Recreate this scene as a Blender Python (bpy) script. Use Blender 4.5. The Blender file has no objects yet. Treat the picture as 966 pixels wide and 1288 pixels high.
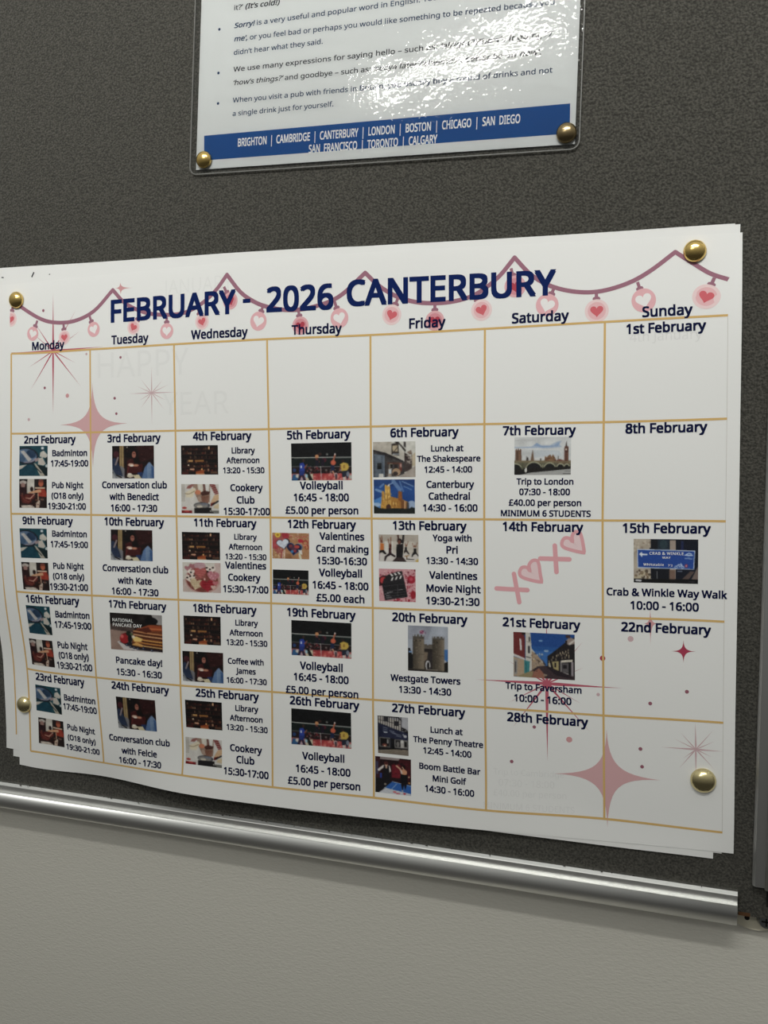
import bpy, math, random
import numpy as np
from mathutils import Matrix, Vector

# ------------------------------------------------------------------ units: millimetres in the data, metres in the scene
MM = 0.001
scene = bpy.context.scene
COL = scene.collection

# ------------------------------------------------------------------ camera, world, lights, exposure
CAM_LOC = [0.19352, -0.46491, 0.04945]
CAM_ROT = [[0.945669, 0.325102, 0.004385], [0.027113, -0.065414, -0.99749], [-0.323999, 0.943414, -0.070675]]
CAM_F = 1168.23

cam_data = bpy.data.cameras.new('camera')
cam_data.sensor_fit = 'VERTICAL'
cam_data.sensor_height = 36.0
cam_data.lens = CAM_F * 36.0 / 1288.0
cam_data.clip_start = 0.02
camera = bpy.data.objects.new('camera', cam_data)
COL.objects.link(camera)
_r = np.array(CAM_ROT)                       # rows: image right, image down, viewing direction
camera.matrix_world = Matrix((
    (_r[0][0], -_r[1][0], -_r[2][0], CAM_LOC[0]),
    (_r[0][1], -_r[1][1], -_r[2][1], CAM_LOC[1]),
    (_r[0][2], -_r[1][2], -_r[2][2], CAM_LOC[2]),
    (0, 0, 0, 1)))
scene.camera = camera

scene.view_settings.view_transform = 'Standard'
scene.view_settings.look = 'None'
scene.view_settings.gamma = 1.0
scene.view_settings.use_curve_mapping = False
scene.view_settings.exposure = 0.0

# the rest of the room: pale ceiling above, grey walls, darker carpet below
world = bpy.data.worlds.new('room')
scene.world = world
world.use_nodes = True
nt = world.node_tree
bg = nt.nodes['Background']
tc = nt.nodes.new('ShaderNodeTexCoord')
sep = nt.nodes.new('ShaderNodeSeparateXYZ')
mr = nt.nodes.new('ShaderNodeMapRange')
mr.inputs['From Min'].default_value = -1.0
mr.inputs['From Max'].default_value = 1.0
ramp = nt.nodes.new('ShaderNodeValToRGB')
e = ramp.color_ramp.elements
e[0].position = 0.30; e[0].color = (0.035, 0.034, 0.031, 1)
e[1].position = 0.80; e[1].color = (0.36, 0.365, 0.345, 1)
k = ramp.color_ramp.elements.new(0.52); k.color = (0.13, 0.13, 0.124, 1)
nt.links.new(tc.outputs['Generated'], sep.inputs[0])
nt.links.new(sep.outputs['Z'], mr.inputs['Value'])
nt.links.new(mr.outputs[0], ramp.inputs[0])
nt.links.new(ramp.outputs[0], bg.inputs['Color'])
bg.inputs['Strength'].default_value = 1.35


def ceiling_lamp(name, loc, target, sx, sy, power, col=(1.0, 1.0, 0.955)):
    d = bpy.data.lights.new(name, 'AREA')
    d.shape = 'RECTANGLE'; d.size = sx; d.size_y = sy
    d.energy = power; d.color = col
    o = bpy.data.objects.new(name, d)
    COL.objects.link(o)
    o.location = loc
    v = (Vector(target) - Vector(loc)).normalized()
    o.rotation_euler = v.to_track_quat('-Z', 'Y').to_euler()
    return o

LAMP_Z = 0.90
# a linear fitting, aim and narrow spread made up to dim the lower board, and a second one farther back, set at an angle
tube = ceiling_lamp('ceiling_tube', (0.10, -0.88, LAMP_Z), (0.10, 0.0, 0.32), 1.2, 0.05, 1.80)
tube.data.spread = math.radians(47)
back = ceiling_lamp('ceiling_tube_far', (-0.34, -1.59, LAMP_Z), (-0.34, -1.59, 0), 0.56, 0.06, 5.2)
back.rotation_euler = (0, 0, math.radians(26))

random.seed(7)
rng = np.random.default_rng(7)

# ------------------------------------------------------------------ helpers
def srgb(r, g, b):
    f = lambda c: (c / 255 / 12.92) if c / 255 <= 0.04045 else ((c / 255 + 0.055) / 1.055) ** 2.4
    return (f(r), f(g), f(b), 1.0)


def new_mat(name):
    m = bpy.data.materials.new(name)
    m.use_nodes = True
    t = m.node_tree
    return m, t, t.nodes['Principled BSDF']


def principled(name, color, rough=0.5, metal=0.0, spec=0.5, alpha=1.0):
    m, t, b = new_mat(name)
    b.inputs['Base Color'].default_value = color
    b.inputs['Roughness'].default_value = rough
    b.inputs['Metallic'].default_value = metal
    b.inputs['Specular IOR Level'].default_value = spec
    b.inputs['Alpha'].default_value = alpha
    return m


def add_noise_bump(m, scale, strength, distance=0.001, stretch=None, detail=4.0):
    t = m.node_tree
    b = t.nodes['Principled BSDF']
    tc = t.nodes.new('ShaderNodeTexCoord')
    mp = t.nodes.new('ShaderNodeMapping')
    if stretch:
        mp.inputs['Scale'].default_value = stretch
    n = t.nodes.new('ShaderNodeTexNoise')
    n.inputs['Scale'].default_value = scale
    n.inputs['Detail'].default_value = detail
    bp = t.nodes.new('ShaderNodeBump')
    bp.inputs['Strength'].default_value = strength
    bp.inputs['Distance'].default_value = distance
    t.links.new(tc.outputs['Object'], mp.inputs[0])
    t.links.new(mp.outputs[0], n.inputs['Vector'])
    t.links.new(n.outputs['Fac'], bp.inputs['Height'])
    t.links.new(bp.outputs[0], b.inputs['Normal'])
    return n, mp


def vary_color(m, noise, c0, c1, p0=0.35, p1=0.65):
    t = m.node_tree
    r = t.nodes.new('ShaderNodeValToRGB')
    r.color_ramp.elements[0].position = p0; r.color_ramp.elements[0].color = c0
    r.color_ramp.elements[1].position = p1; r.color_ramp.elements[1].color = c1
    t.links.new(noise.outputs['Fac'], r.inputs[0])
    t.links.new(r.outputs[0], t.nodes['Principled BSDF'].inputs['Base Color'])


def mesh_obj(name, verts, faces, mat=None, parent=None, smooth=False):
    """verts in millimetres, world frame"""
    me = bpy.data.meshes.new(name)
    v = np.asarray(verts, float) * MM
    if parent is not None:
        v = v - np.array(parent_world(parent))
    me.from_pydata(v.tolist(), [], [list(map(int, f)) for f in faces])
    me.update()
    if smooth:
        me.polygons.foreach_set('use_smooth', [True] * len(me.polygons))
    o = bpy.data.objects.new(name, me)
    COL.objects.link(o)
    if mat is not None:
        me.materials.append(mat)
    if parent is not None:
        o.parent = parent
    return o


def parent_world(p):
    x = Vector((0, 0, 0))
    while p is not None:
        x = x + p.location
        p = p.parent
    return x


def thing(name, label, cat, loc=(0, 0, 0), group=None):
    o = bpy.data.objects.new(name, None)
    o.empty_display_size = 0.02
    COL.objects.link(o)
    o.location = (loc[0] * MM, loc[1] * MM, loc[2] * MM)
    o['label'] = label
    o['category'] = cat
    if group:
        o['group'] = group
    return o


# ------------------------------------------------------------------ measured data
NODES = np.array([[[-211.51, -1.85, 145.59], [-203.46, -1.28, 145.88], [-146.16, -2.73, 147.1], [-89.17, -4.62, 148.4], [-31.53, -5.03, 149.96], [26.8, -2.94, 150.16], [87.03, -1.0, 149.63], [145.6, -0.55, 148.76], [201.04, -0.55, 148.21], [207.56, -0.55, 148.12]], [[-211.02, -4.04, 104.39], [-202.71, -3.71, 104.1], [-145.98, -4.27, 104.85], [-89.32, -5.37, 105.99], [-31.9, -4.73, 107.0], [26.67, -2.14, 107.51], [87.44, -0.6, 108.69], [146.55, -0.88, 109.81], [202.34, -1.73, 110.6], [208.34, -2.12, 110.62]], [[-210.57, -6.44, 55.94], [-202.18, -6.1, 55.99], [-145.41, -5.98, 56.77], [-88.62, -6.04, 57.67], [-31.15, -4.7, 58.48], [27.09, -2.33, 59.76], [87.79, -0.79, 60.87], [147.0, -0.71, 61.59], [203.33, -1.21, 62.96], [209.07, -1.57, 63.14]], [[-210.66, -7.89, 7.43], [-202.11, -7.83, 7.66], [-144.86, -7.58, 8.58], [-87.99, -6.93, 9.37], [-30.23, -4.99, 10.19], [27.85, -2.6, 11.2], [88.35, -1.0, 12.42], [147.45, -0.62, 13.61], [204.12, -0.69, 14.91], [209.85, -0.88, 14.98]], [[-210.22, -5.66, -39.86], [-201.08, -6.1, -40.02], [-144.69, -8.5, -38.86], [-86.94, -7.71, -38.17], [-29.62, -5.8, -37.08], [28.78, -2.96, -36.58], [89.25, -1.11, -35.41], [148.58, -0.59, -34.16], [204.88, -0.6, -32.82], [210.45, -0.7, -32.81]], [[-207.63, -0.83, -88.03], [-198.58, -1.24, -88.69], [-143.69, -7.1, -88.07], [-85.9, -8.24, -87.49], [-28.75, -6.97, -86.33], [29.44, -3.9, -86.07], [90.17, -1.57, -84.89], [149.87, -0.62, -83.54], [205.77, -0.57, -81.53], [211.1, -0.59, -81.44]], [[-206.35, -0.55, -140.72], [-197.82, -0.55, -140.77], [-141.55, -4.19, -140.48], [-85.49, -8.2, -140.0], [-28.04, -8.24, -139.73], [30.52, -4.96, -139.34], [91.49, -2.57, -139.02], [151.34, -0.59, -136.04], [206.89, -0.79, -135.06], [212.07, -0.97, -134.88]], [[-206.5, -0.55, -150.4], [-197.92, -0.55, -150.91], [-141.99, -3.11, -149.29], [-86.13, -9.18, -150.23], [-27.54, -9.26, -150.29], [30.79, -5.99, -150.41], [91.64, -3.25, -149.46], [151.62, -1.47, -147.17], [207.1, -0.74, -144.97], [212.2, -0.59, -144.89]]])
COLS = [0.0, 8.41, 65.3, 122.41, 180.14, 238.68, 298.95, 358.12, 414.49, 420.0]
ROWS = [0.0, 40.62, 88.69, 137.0, 184.66, 233.75, 286.79, 297.0]
TEXTS = [
    ('title', 'FEBRUARY', 120.57, 20.38, 81.63),
    ('title', '-', 167.95, 20.56, 4.56),
    ('title', '2026', 199.04, 20.72, 38.49),
    ('title', 'CANTERBURY', 280.16, 19.55, 109.04),
    ('weekday', 'Monday', 35.31, 36.6, 23.42),
    ('weekday', 'Tuesday', 92.89, 36.15, 25.39),
    ('weekday', 'Wednesday', 151.06, 36.21, 35.14),
    ('weekday', 'Thursday', 208.71, 36.54, 28.45),
    ('weekday', 'Friday', 269.12, 35.95, 19.12),
    ('weekday', 'Saturday', 326.74, 36.27, 28.26),
    ('weekday', 'Sunday', 387.84, 36.81, 23.57),
    ('date', '1st February', 386.92, 44.75, 37.06),
    ('date', '2nd February', 36.31, 92.52, 37.06),
    ('date', '3rd February', 94.83, 92.45, 35.85),
    ('date', '4th February', 151.63, 92.0, 36.23),
    ('date', '5th February', 209.07, 92.22, 36.51),
    ('date', '6th February', 267.53, 92.28, 36.37),
    ('date', '7th February', 326.6, 92.22, 36.39),
    ('date', '8th February', 387.28, 92.09, 37.62),
    ('date', '9th February', 34.54, 140.95, 36.08),
    ('date', '10th February', 94.39, 140.65, 39.92),
    ('date', '11th February', 152.63, 140.39, 38.38),
    ('date', '12th February', 210.13, 140.41, 39.53),
    ('date', '13th February', 270.07, 140.56, 39.49),
    ('date', '14th February', 328.65, 140.51, 40.35),
    ('date', '15th February', 387.93, 140.66, 40.45),
    ('date', '16th February', 35.56, 188.45, 41.01),
    ('date', '17th February', 95.75, 188.95, 37.8),
    ('date', '18th February', 151.54, 188.91, 39.67),
    ('date', '19th February', 209.31, 189.04, 39.58),
    ('date', '20th February', 269.67, 188.96, 40.46),
    ('date', '21st February', 327.67, 189.19, 38.99),
    ('date', '22nd February', 387.76, 189.11, 41.74),
    ('date', '23rd February', 35.12, 237.6, 41.17),
    ('date', '24th February', 95.49, 237.27, 38.79),
    ('date', '25th February', 152.21, 237.14, 39.93),
    ('date', '26th February', 210.9, 237.53, 40.26),
    ('date', '27th February', 268.86, 237.32, 39.34),
    ('date', '28th February', 330.45, 237.79, 40.43),
    ('event', 'Badminton', 50.53, 100.63, 24.6),
    ('event', '17:45-19:00', 50.41, 106.73, 26.32),
    ('event', 'Pub Night', 49.12, 119.66, 22.01),
    ('event', '(O18 only)', 48.89, 125.92, 22.38),
    ('event', '19:30-21:00', 48.49, 132.1, 26.54),
    ('event', 'Badminton', 49.95, 148.49, 24.65),
    ('event', '17:45-19:00', 49.73, 154.82, 26.71),
    ('event', 'Pub Night', 48.81, 167.67, 22.4),
    ('event', '(O18 only)', 48.58, 173.85, 23.16),
    ('event', '19:30-21:00', 48.52, 180.22, 28.49),
    ('event', 'Badminton', 49.85, 196.89, 26.38),
    ('event', '17:45-19:00', 49.69, 203.17, 28.6),
    ('event', 'Pub Night', 48.04, 215.64, 24.45),
    ('event', '(O18 only)', 48.22, 221.95, 24.78),
    ('event', '19:30-21:00', 48.18, 228.31, 29.26),
    ('event', 'Badminton', 50.16, 248.33, 25.62),
    ('event', '17:45-19:00', 49.87, 254.05, 27.25),
    ('event', 'Pub Night', 49.37, 266.94, 22.12),
    ('event', '(O18 only)', 49.23, 273.57, 22.04),
    ('event', '19:30-21:00', 49.65, 279.93, 26.06),
    ('event', 'Conversation club', 94.79, 119.32, 43.47),
    ('event', 'with Benedict', 94.63, 126.1, 33.13),
    ('event', '16:00 - 17:30', 94.47, 132.7, 31.01),
    ('event', 'Conversation club', 94.77, 167.91, 43.26),
    ('event', 'with Kate', 94.47, 174.9, 22.21),
    ('event', '16:00 - 17:30', 94.49, 181.29, 30.6),
    ('event', 'Pancake day!', 95.6, 221.86, 30.67),
    ('event', '15:30 - 16:30', 95.44, 228.8, 30.11),
    ('event', 'Conversation club', 92.28, 268.9, 42.69),
    ('event', 'with Felcie', 91.92, 276.42, 25.19),
    ('event', '16:00 - 17:30', 92.34, 282.78, 30.57),
    ('event', 'Library', 164.57, 100.13, 14.13),
    ('event', 'Afternoon', 164.21, 105.5, 20.0),
    ('event', '13:20 - 15:30', 164.58, 111.06, 25.08),
    ('event', 'Cookery', 166.08, 120.63, 19.58),
    ('event', 'Club', 165.45, 127.45, 10.8),
    ('event', '15:30-17:00', 166.01, 133.8, 28.06),
    ('event', 'Library', 165.03, 148.04, 13.72),
    ('event', 'Afternoon', 164.81, 153.65, 20.21),
    ('event', '13:20 - 15:30', 165.09, 159.18, 24.97),
    ('event', 'Valentines', 164.84, 164.06, 25.02),
    ('event', 'Cookery', 164.01, 170.83, 19.82),
    ('event', '15:30-17:00', 164.76, 177.41, 27.73),
    ('event', 'Library', 165.12, 196.26, 13.93),
    ('event', 'Afternoon', 164.62, 201.91, 20.37),
    ('event', '13:20 - 15:30', 165.05, 207.35, 25.14),
    ('event', 'Coffee with', 164.2, 217.86, 22.18),
    ('event', 'James', 164.2, 223.19, 12.31),
    ('event', '16:00 - 17:30', 164.65, 228.64, 24.77),
    ('event', 'Library', 164.55, 244.3, 14.31),
    ('event', 'Afternoon', 164.04, 250.05, 20.5),
    ('event', '13:20 - 15:30', 164.48, 255.61, 25.8),
    ('event', 'Cookery', 163.71, 267.34, 20.2),
    ('event', 'Club', 163.33, 273.71, 11.36),
    ('event', '15:30-17:00', 163.71, 280.86, 28.16),
    ('event', 'Volleyball', 210.21, 119.48, 24.76),
    ('event', '16:45 - 18:00', 210.11, 125.92, 31.87),
    ('event', '£5.00 per person', 210.23, 132.85, 42.1),
    ('event', 'Valentines', 221.65, 146.78, 25.55),
    ('event', 'Card making', 221.79, 153.55, 29.87),
    ('event', '15:30-16:30', 221.54, 160.04, 28.53),
    ('event', 'Volleyball', 220.6, 166.6, 24.54),
    ('event', '16:45 - 18:00', 220.52, 173.41, 31.84),
    ('event', '£5.00 each', 220.43, 180.38, 27.34),
    ('event', 'Volleyball', 209.24, 217.95, 24.78),
    ('event', '16:45 - 18:00', 209.14, 224.32, 31.76),
    ('event', '£5.00 per person', 209.47, 231.63, 41.99),
    ('event', 'Volleyball', 210.0, 267.91, 24.3),
    ('event', '16:45 - 18:00', 209.86, 275.22, 31.5),
    ('event', '£5.00 per person', 210.23, 282.04, 41.66),
    ('event', 'Lunch at', 279.68, 100.68, 17.0),
    ('event', 'The Shakespeare', 280.34, 105.98, 33.26),
    ('event', '12:45 - 14:00', 280.19, 111.55, 25.08),
    ('event', 'Canterbury', 281.2, 119.16, 25.14),
    ('event', 'Cathedral', 280.66, 125.2, 21.79),
    ('event', '14:30 - 16:00', 281.16, 131.24, 28.71),
    ('event', 'Yoga with', 282.04, 146.82, 20.63),
    ('event', 'Pri', 282.07, 152.91, 6.04),
    ('event', '13:30 - 14:30', 282.0, 158.68, 27.35),
    ('event', 'Valentines', 282.45, 166.22, 25.47),
    ('event', 'Movie Night', 282.54, 173.08, 28.73),
    ('event', '19:30-21:30', 282.13, 179.63, 28.29),
    ('event', 'Westgate Towers', 267.26, 221.17, 37.64),
    ('event', '13:30 - 14:30', 267.16, 227.16, 28.14),
    ('event', 'Lunch at', 278.52, 247.5, 17.09),
    ('event', 'The Penny Theatre', 279.09, 253.31, 37.11),
    ('event', '12:45 - 14:00', 278.72, 258.82, 25.57),
    ('event', 'Boom Battle Bar', 279.88, 267.33, 32.46),
    ('event', 'Mini Golf', 279.77, 273.17, 17.84),
    ('event', '14:30 - 16:00', 279.76, 278.81, 26.1),
    ('event', 'Trip to London', 329.67, 117.78, 28.42),
    ('event', '07:30 - 18:00', 329.57, 122.96, 25.4),
    ('event', '£40.00 per person', 329.68, 128.42, 36.22),
    ('event', 'MINIMUM 6 STUDENTS', 329.98, 133.76, 44.9),
    ('event', 'Trip to Faversham', 328.48, 221.78, 38.06),
    ('event', '10:00 - 16:00', 328.22, 227.78, 28.64),
    ('event', 'Crab & Winkle Way Walk', 387.75, 171.95, 55.63),
    ('event', '10:00 - 16:00', 387.18, 178.35, 31.72),
    ('ghost', 'JANUARY', 137.25, 10.05, 44.44),
    ('ghost', '4th January', 386.91, 48.73, 33.61),
    ('ghost', 'HAPPY', 101.27, 50.12, 61.2),
    ('ghost', 'YEAR', 135.34, 73.53, 41.82),
    ('ghost', 'Trip to Cambridge', 320.59, 266.41, 35.61),
    ('ghost', '07:30 - 18:00', 319.54, 271.9, 28.04),
    ('ghost', '£40.00 per person', 321.11, 277.17, 36.77),
    ('ghost', 'MINIMUM 6 STUDENTS', 320.52, 283.98, 45.97),
]
PICTURES = [
    ('badminton', 14.48, 96.15, 34.81, 114.19),
    ('pub', 14.55, 116.03, 34.31, 133.36),
    ('badminton', 14.06, 145.76, 33.77, 163.49),
    ('pub', 13.88, 166.09, 33.85, 182.83),
    ('badminton', 14.15, 192.61, 32.49, 210.04),
    ('pub', 12.79, 213.6, 31.51, 230.2),
    ('badminton', 13.76, 242.99, 34.52, 259.92),
    ('pub', 14.87, 264.24, 35.1, 280.93),
    ('conversation', 80.1, 96.83, 108.2, 115.6),
    ('conversation', 78.73, 145.32, 106.47, 163.15),
    ('pancake', 77.28, 194.15, 111.53, 215.73),
    ('conversation', 78.51, 243.92, 105.19, 262.55),
    ('library', 125.85, 97.03, 149.02, 113.38),
    ('cookery', 125.71, 118.73, 149.11, 135.18),
    ('library', 125.62, 145.85, 149.33, 161.41),
    ('biscuit', 125.56, 163.07, 149.49, 179.92),
    ('library', 125.49, 193.51, 148.93, 209.56),
    ('conversation', 124.22, 213.69, 150.16, 230.89),
    ('library', 125.08, 241.87, 148.8, 258.07),
    ('cookery', 124.34, 263.92, 148.32, 279.71),
    ('volleyball', 193.13, 96.7, 227.77, 116.74),
    ('card_making', 181.12, 145.38, 202.78, 159.63),
    ('volleyball', 181.29, 165.81, 202.29, 179.32),
    ('volleyball', 192.04, 193.41, 226.61, 212.57),
    ('volleyball', 191.65, 241.99, 226.21, 262.03),
    ('old_inn', 239.85, 96.85, 262.87, 115.32),
    ('cathedral', 240.02, 116.52, 262.44, 134.37),
    ('yoga', 242.46, 145.42, 264.14, 159.63),
    ('clapperboard', 242.34, 163.54, 262.4, 180.75),
    ('gate_tower', 258.05, 193.11, 279.55, 216.96),
    ('theatre_pub', 241.13, 242.1, 257.9, 262.85),
    ('golf_bar', 239.51, 264.71, 259.17, 283.78),
    ('riverside', 314.35, 95.55, 342.5, 114.42),
    ('town_street', 313.65, 194.11, 344.3, 216.92),
    ('footpath_sign', 372.92, 145.92, 402.62, 167.15),
]
CORD = [
    [[11.05, 10.68], [15.35, 13.65], [28.67, 20.79], [39.84, 23.88], [53.98, 24.0], [67.86, 19.41], [81.1, 8.74]],
    [[81.1, 8.74], [90.19, 16.8], [103.53, 22.49], [117.51, 24.57], [129.33, 24.12], [140.01, 20.15], [148.78, 14.07], [155.9, 6.44]],
    [[155.9, 6.44], [164.3, 15.87], [172.76, 21.32], [180.95, 24.32], [192.39, 26.36], [205.24, 25.65], [220.97, 21.07], [235.81, 10.0]],
    [[235.81, 10.0], [244.06, 17.16], [254.59, 22.94], [266.48, 26.02], [281.1, 26.36], [294.06, 23.36], [305.5, 15.74], [313.99, 6.36]],
    [[313.99, 6.36], [322.3, 15.27], [332.01, 21.36], [344.3, 24.92], [356.38, 25.29], [369.88, 21.89], [380.9, 16.22], [392.44, 7.92]],
    [[392.44, 7.92], [400.49, 14.24], [407.51, 19.64], [414.71, 23.1]],
]
BULBS = [
    (7.89, 20.46, 4.4, 1, 1.0, -5.17),
    (24.03, 29.41, 4.05, 0, 2.65, -5.77),
    (46.97, 32.75, 4.05, 1, -0.41, -5.39),
    (67.82, 29.48, 4.2, 0, -2.56, -6.66),
    (95.4, 29.85, 4.15, 1, 3.43, -4.65),
    (117.72, 33.26, 4.27, 0, 0.0, -5.7),
    (140.38, 29.51, 4.25, 1, -1.77, -4.79),
    (158.0, 19.86, 4.46, 2, -3.12, -5.92),
    (175.04, 31.18, 4.86, 0, 1.84, -5.16),
    (199.6, 34.5, 4.66, 2, -0.79, -5.51),
    (221.58, 31.51, 4.94, 0, -2.02, -6.3),
    (250.24, 31.09, 5.09, 1, 2.1, -5.11),
    (273.08, 35.21, 4.97, 2, -0.0, -5.25),
    (297.23, 31.23, 5.3, 1, -2.15, -5.08),
    (314.25, 20.55, 5.4, 2, -1.4, -6.13),
    (330.19, 30.66, 5.58, 0, 2.21, -5.41),
    (354.24, 34.97, 5.72, 1, -0.13, -6.52),
    (376.84, 31.09, 5.9, 0, -1.96, -6.24),
    (405.54, 30.97, 6.07, 1, 2.46, -6.22),
]
BURSTS = [
    ('deep', [38.85, 40.0], [[38.83, 7.31], [38.76, 77.76], [7.27, 40.03], [75.07, 39.54]], [[22.55, 62.19], [58.86, 61.83], [55.35, 17.84], [25.59, 23.49]], [[20.5, 49.25], [54.95, 47.82], [58.16, 29.87], [24.16, 29.32]], (0.75, 0.5, 0.35)),
    ('deep', [330.44, 219.51], [[330.36, 185.98], [330.3, 259.76], [294.03, 219.69], [367.36, 219.47]], [[313.07, 243.09], [351.63, 242.76], [348.26, 197.37], [315.04, 200.2]], [[310.89, 230.58], [347.24, 228.57], [348.73, 210.19], [310.43, 208.76]], (0.95, 0.6, 0.4)),
    ('pale', [107.26, 67.03], [[107.54, 51.77], [107.09, 85.28], [91.8, 66.99], [123.77, 67.08]], [[100.09, 59.01], [114.81, 59.89], [99.8, 75.55], [115.55, 76.76]], [[97.19, 62.71], [119.16, 62.39], [98.74, 71.21], [117.12, 71.75]], (0.38, 0.28, 0.25)),
    ('pale', [401.8, 247.62], [[401.51, 234.44], [401.85, 260.53], [385.15, 247.8], [414.85, 247.57]], [[394.47, 239.71], [409.96, 237.63], [393.96, 257.55], [410.74, 256.64]], [[391.59, 243.09], [410.65, 242.97], [395.66, 252.69], [409.39, 250.73]], (0.5, 0.32, 0.28)),
]
SPARKLES = [
    ('muted', [67.11, 83.85], [[66.65, 59.58], [66.8, 109.21], [43.79, 83.95], [90.5, 83.95]]),
    ('muted', [359.87, 265.07], [[359.56, 240.71], [359.65, 290.52], [333.43, 265.89], [385.1, 264.46]]),
    ('red', [396.09, 199.97], [[396.1, 194.37], [396.09, 205.71], [390.53, 200.22], [401.74, 199.81]]),
    ('rose', [380.77, 187.04], [[380.65, 179.51], [380.73, 198.02], [377.61, 187.15], [383.92, 186.93]]),
    ('rose', [86.33, 8.05], [[86.21, 4.81], [86.56, 11.82], [82.53, 7.86], [94.85, 8.56]]),
]
DOTS = [
    ('dark', 31.74, 16.71, 0.85),
    ('dark', 32.71, 61.48, 0.81),
    ('rose', 49.05, 66.72, 1.22),
    ('pale', 21.15, 80.29, 0.91),
    ('pale', 62.72, 43.07, 0.72),
    ('dark', 86.49, 46.08, 0.76),
    ('dark', 82.17, 69.25, 0.83),
    ('dark', 83.2, 78.2, 0.78),
    ('pale', 371.33, 194.94, 1.41),
    ('red', 357.86, 205.17, 1.34),
    ('dark', 397.62, 219.74, 0.94),
    ('dark', 380.49, 226.44, 0.91),
    ('pale', 355.6, 223.35, 0.84),
    ('dark', 323.9, 242.18, 0.87),
    ('rose', 341.22, 247.52, 1.51),
    ('dark', 312.25, 260.8, 0.9),
    ('dark', 375.75, 249.6, 0.94),
    ('dark', 376.5, 258.63, 0.9),
]
XOXO = {'X': [[[[305.14, 172.24], [320.87, 172.59]], [[314.1, 164.55], [316.71, 178.85]]], [[[327.47, 156.43], [341.94, 156.53]], [[334.77, 149.82], [335.53, 162.98]]]], 'H': [[[328.23, 168.4], [323.03, 167.56], [318.08, 166.0], [316.96, 163.76], [318.11, 161.31], [320.67, 161.11], [322.35, 163.19], [321.81, 159.95], [323.52, 157.64], [325.92, 157.59], [326.89, 159.97], [327.42, 164.19]], [[349.35, 153.17], [344.02, 152.16], [339.21, 150.58], [338.25, 148.5], [339.5, 146.1], [341.98, 146.06], [343.62, 147.99], [343.36, 144.93], [344.73, 142.82], [346.92, 143.07], [348.01, 145.56], [348.81, 149.71]]]}
PINS = [
    (-199.3, -1.74, 135.98, 5.03),
    (186.99, -0.66, 140.85, 5.2),
    (-201.6, -0.4, -111.68, 5.12),
    (197.48, -0.34, -110.65, 5.99),
    (-71.19, -1.3, 206.36, 4.65),
    (126.67, -1.3, 200.5, 4.95),
]
LAM = np.array([[-76.81, 201.62], [130.62, 195.21], [0.04888, 0.98705], [0.02034, 0.98805]])
NOTICE_TEXT = [
    ('k', 'it?’ *(It’s cold!)*', 20.76, 84.7, 48.42, 84.67),
    ('n', '*Sorry!* is a very useful and popular word in English. You can', 21.13, 75.24, 146.15, 77.0),
    ('n', '*me’,* or you feel bad or perhaps you would like something to be repeated because you', 21.41, 68.22, 197.5, 68.03),
    ('n', 'didn’t hear what they said.', 21.44, 61.06, 74.53, 61.73),
    ('k', 'We use many expressions for saying hello – such as: _‘alright?’/‘how’s it going?’/_', 21.54, 52.14, 197.7, 53.09),
    ('k', '_‘how’s things?’_ and goodbye – such as: _‘seeya later’/‘cheerio’/‘I better be off now’._', 21.82, 45.04, 191.74, 44.94),
    ('n', 'When you visit a pub with friends in Britain, you usually buy a round of drinks and not', 21.78, 35.75, 197.77, 35.83),
    ('n', 'a single drink just for yourself.', 21.91, 28.62, 81.94, 29.05),
    ('w', 'BRIGHTON  |  CAMBRIDGE  |  CANTERBURY  |  LONDON  |  BOSTON  |  CHICAGO  |  SAN  DIEGO', 25.85, 13.14, 182.63, 14.14),
    ('w', 'SAN  FRANCISCO  |  TORONTO  |  CALGARY', 68.54, 6.84, 140.08, 7.3),
]
NOTICE_BULLETS = [[11.92, 74.52], [12.23, 51.34], [12.61, 35.05]]
NOTICE_BAND = [[4.35, 18.21], [206.93, 19.44], [207.69, 5.07], [5.36, 5.0]]

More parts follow.
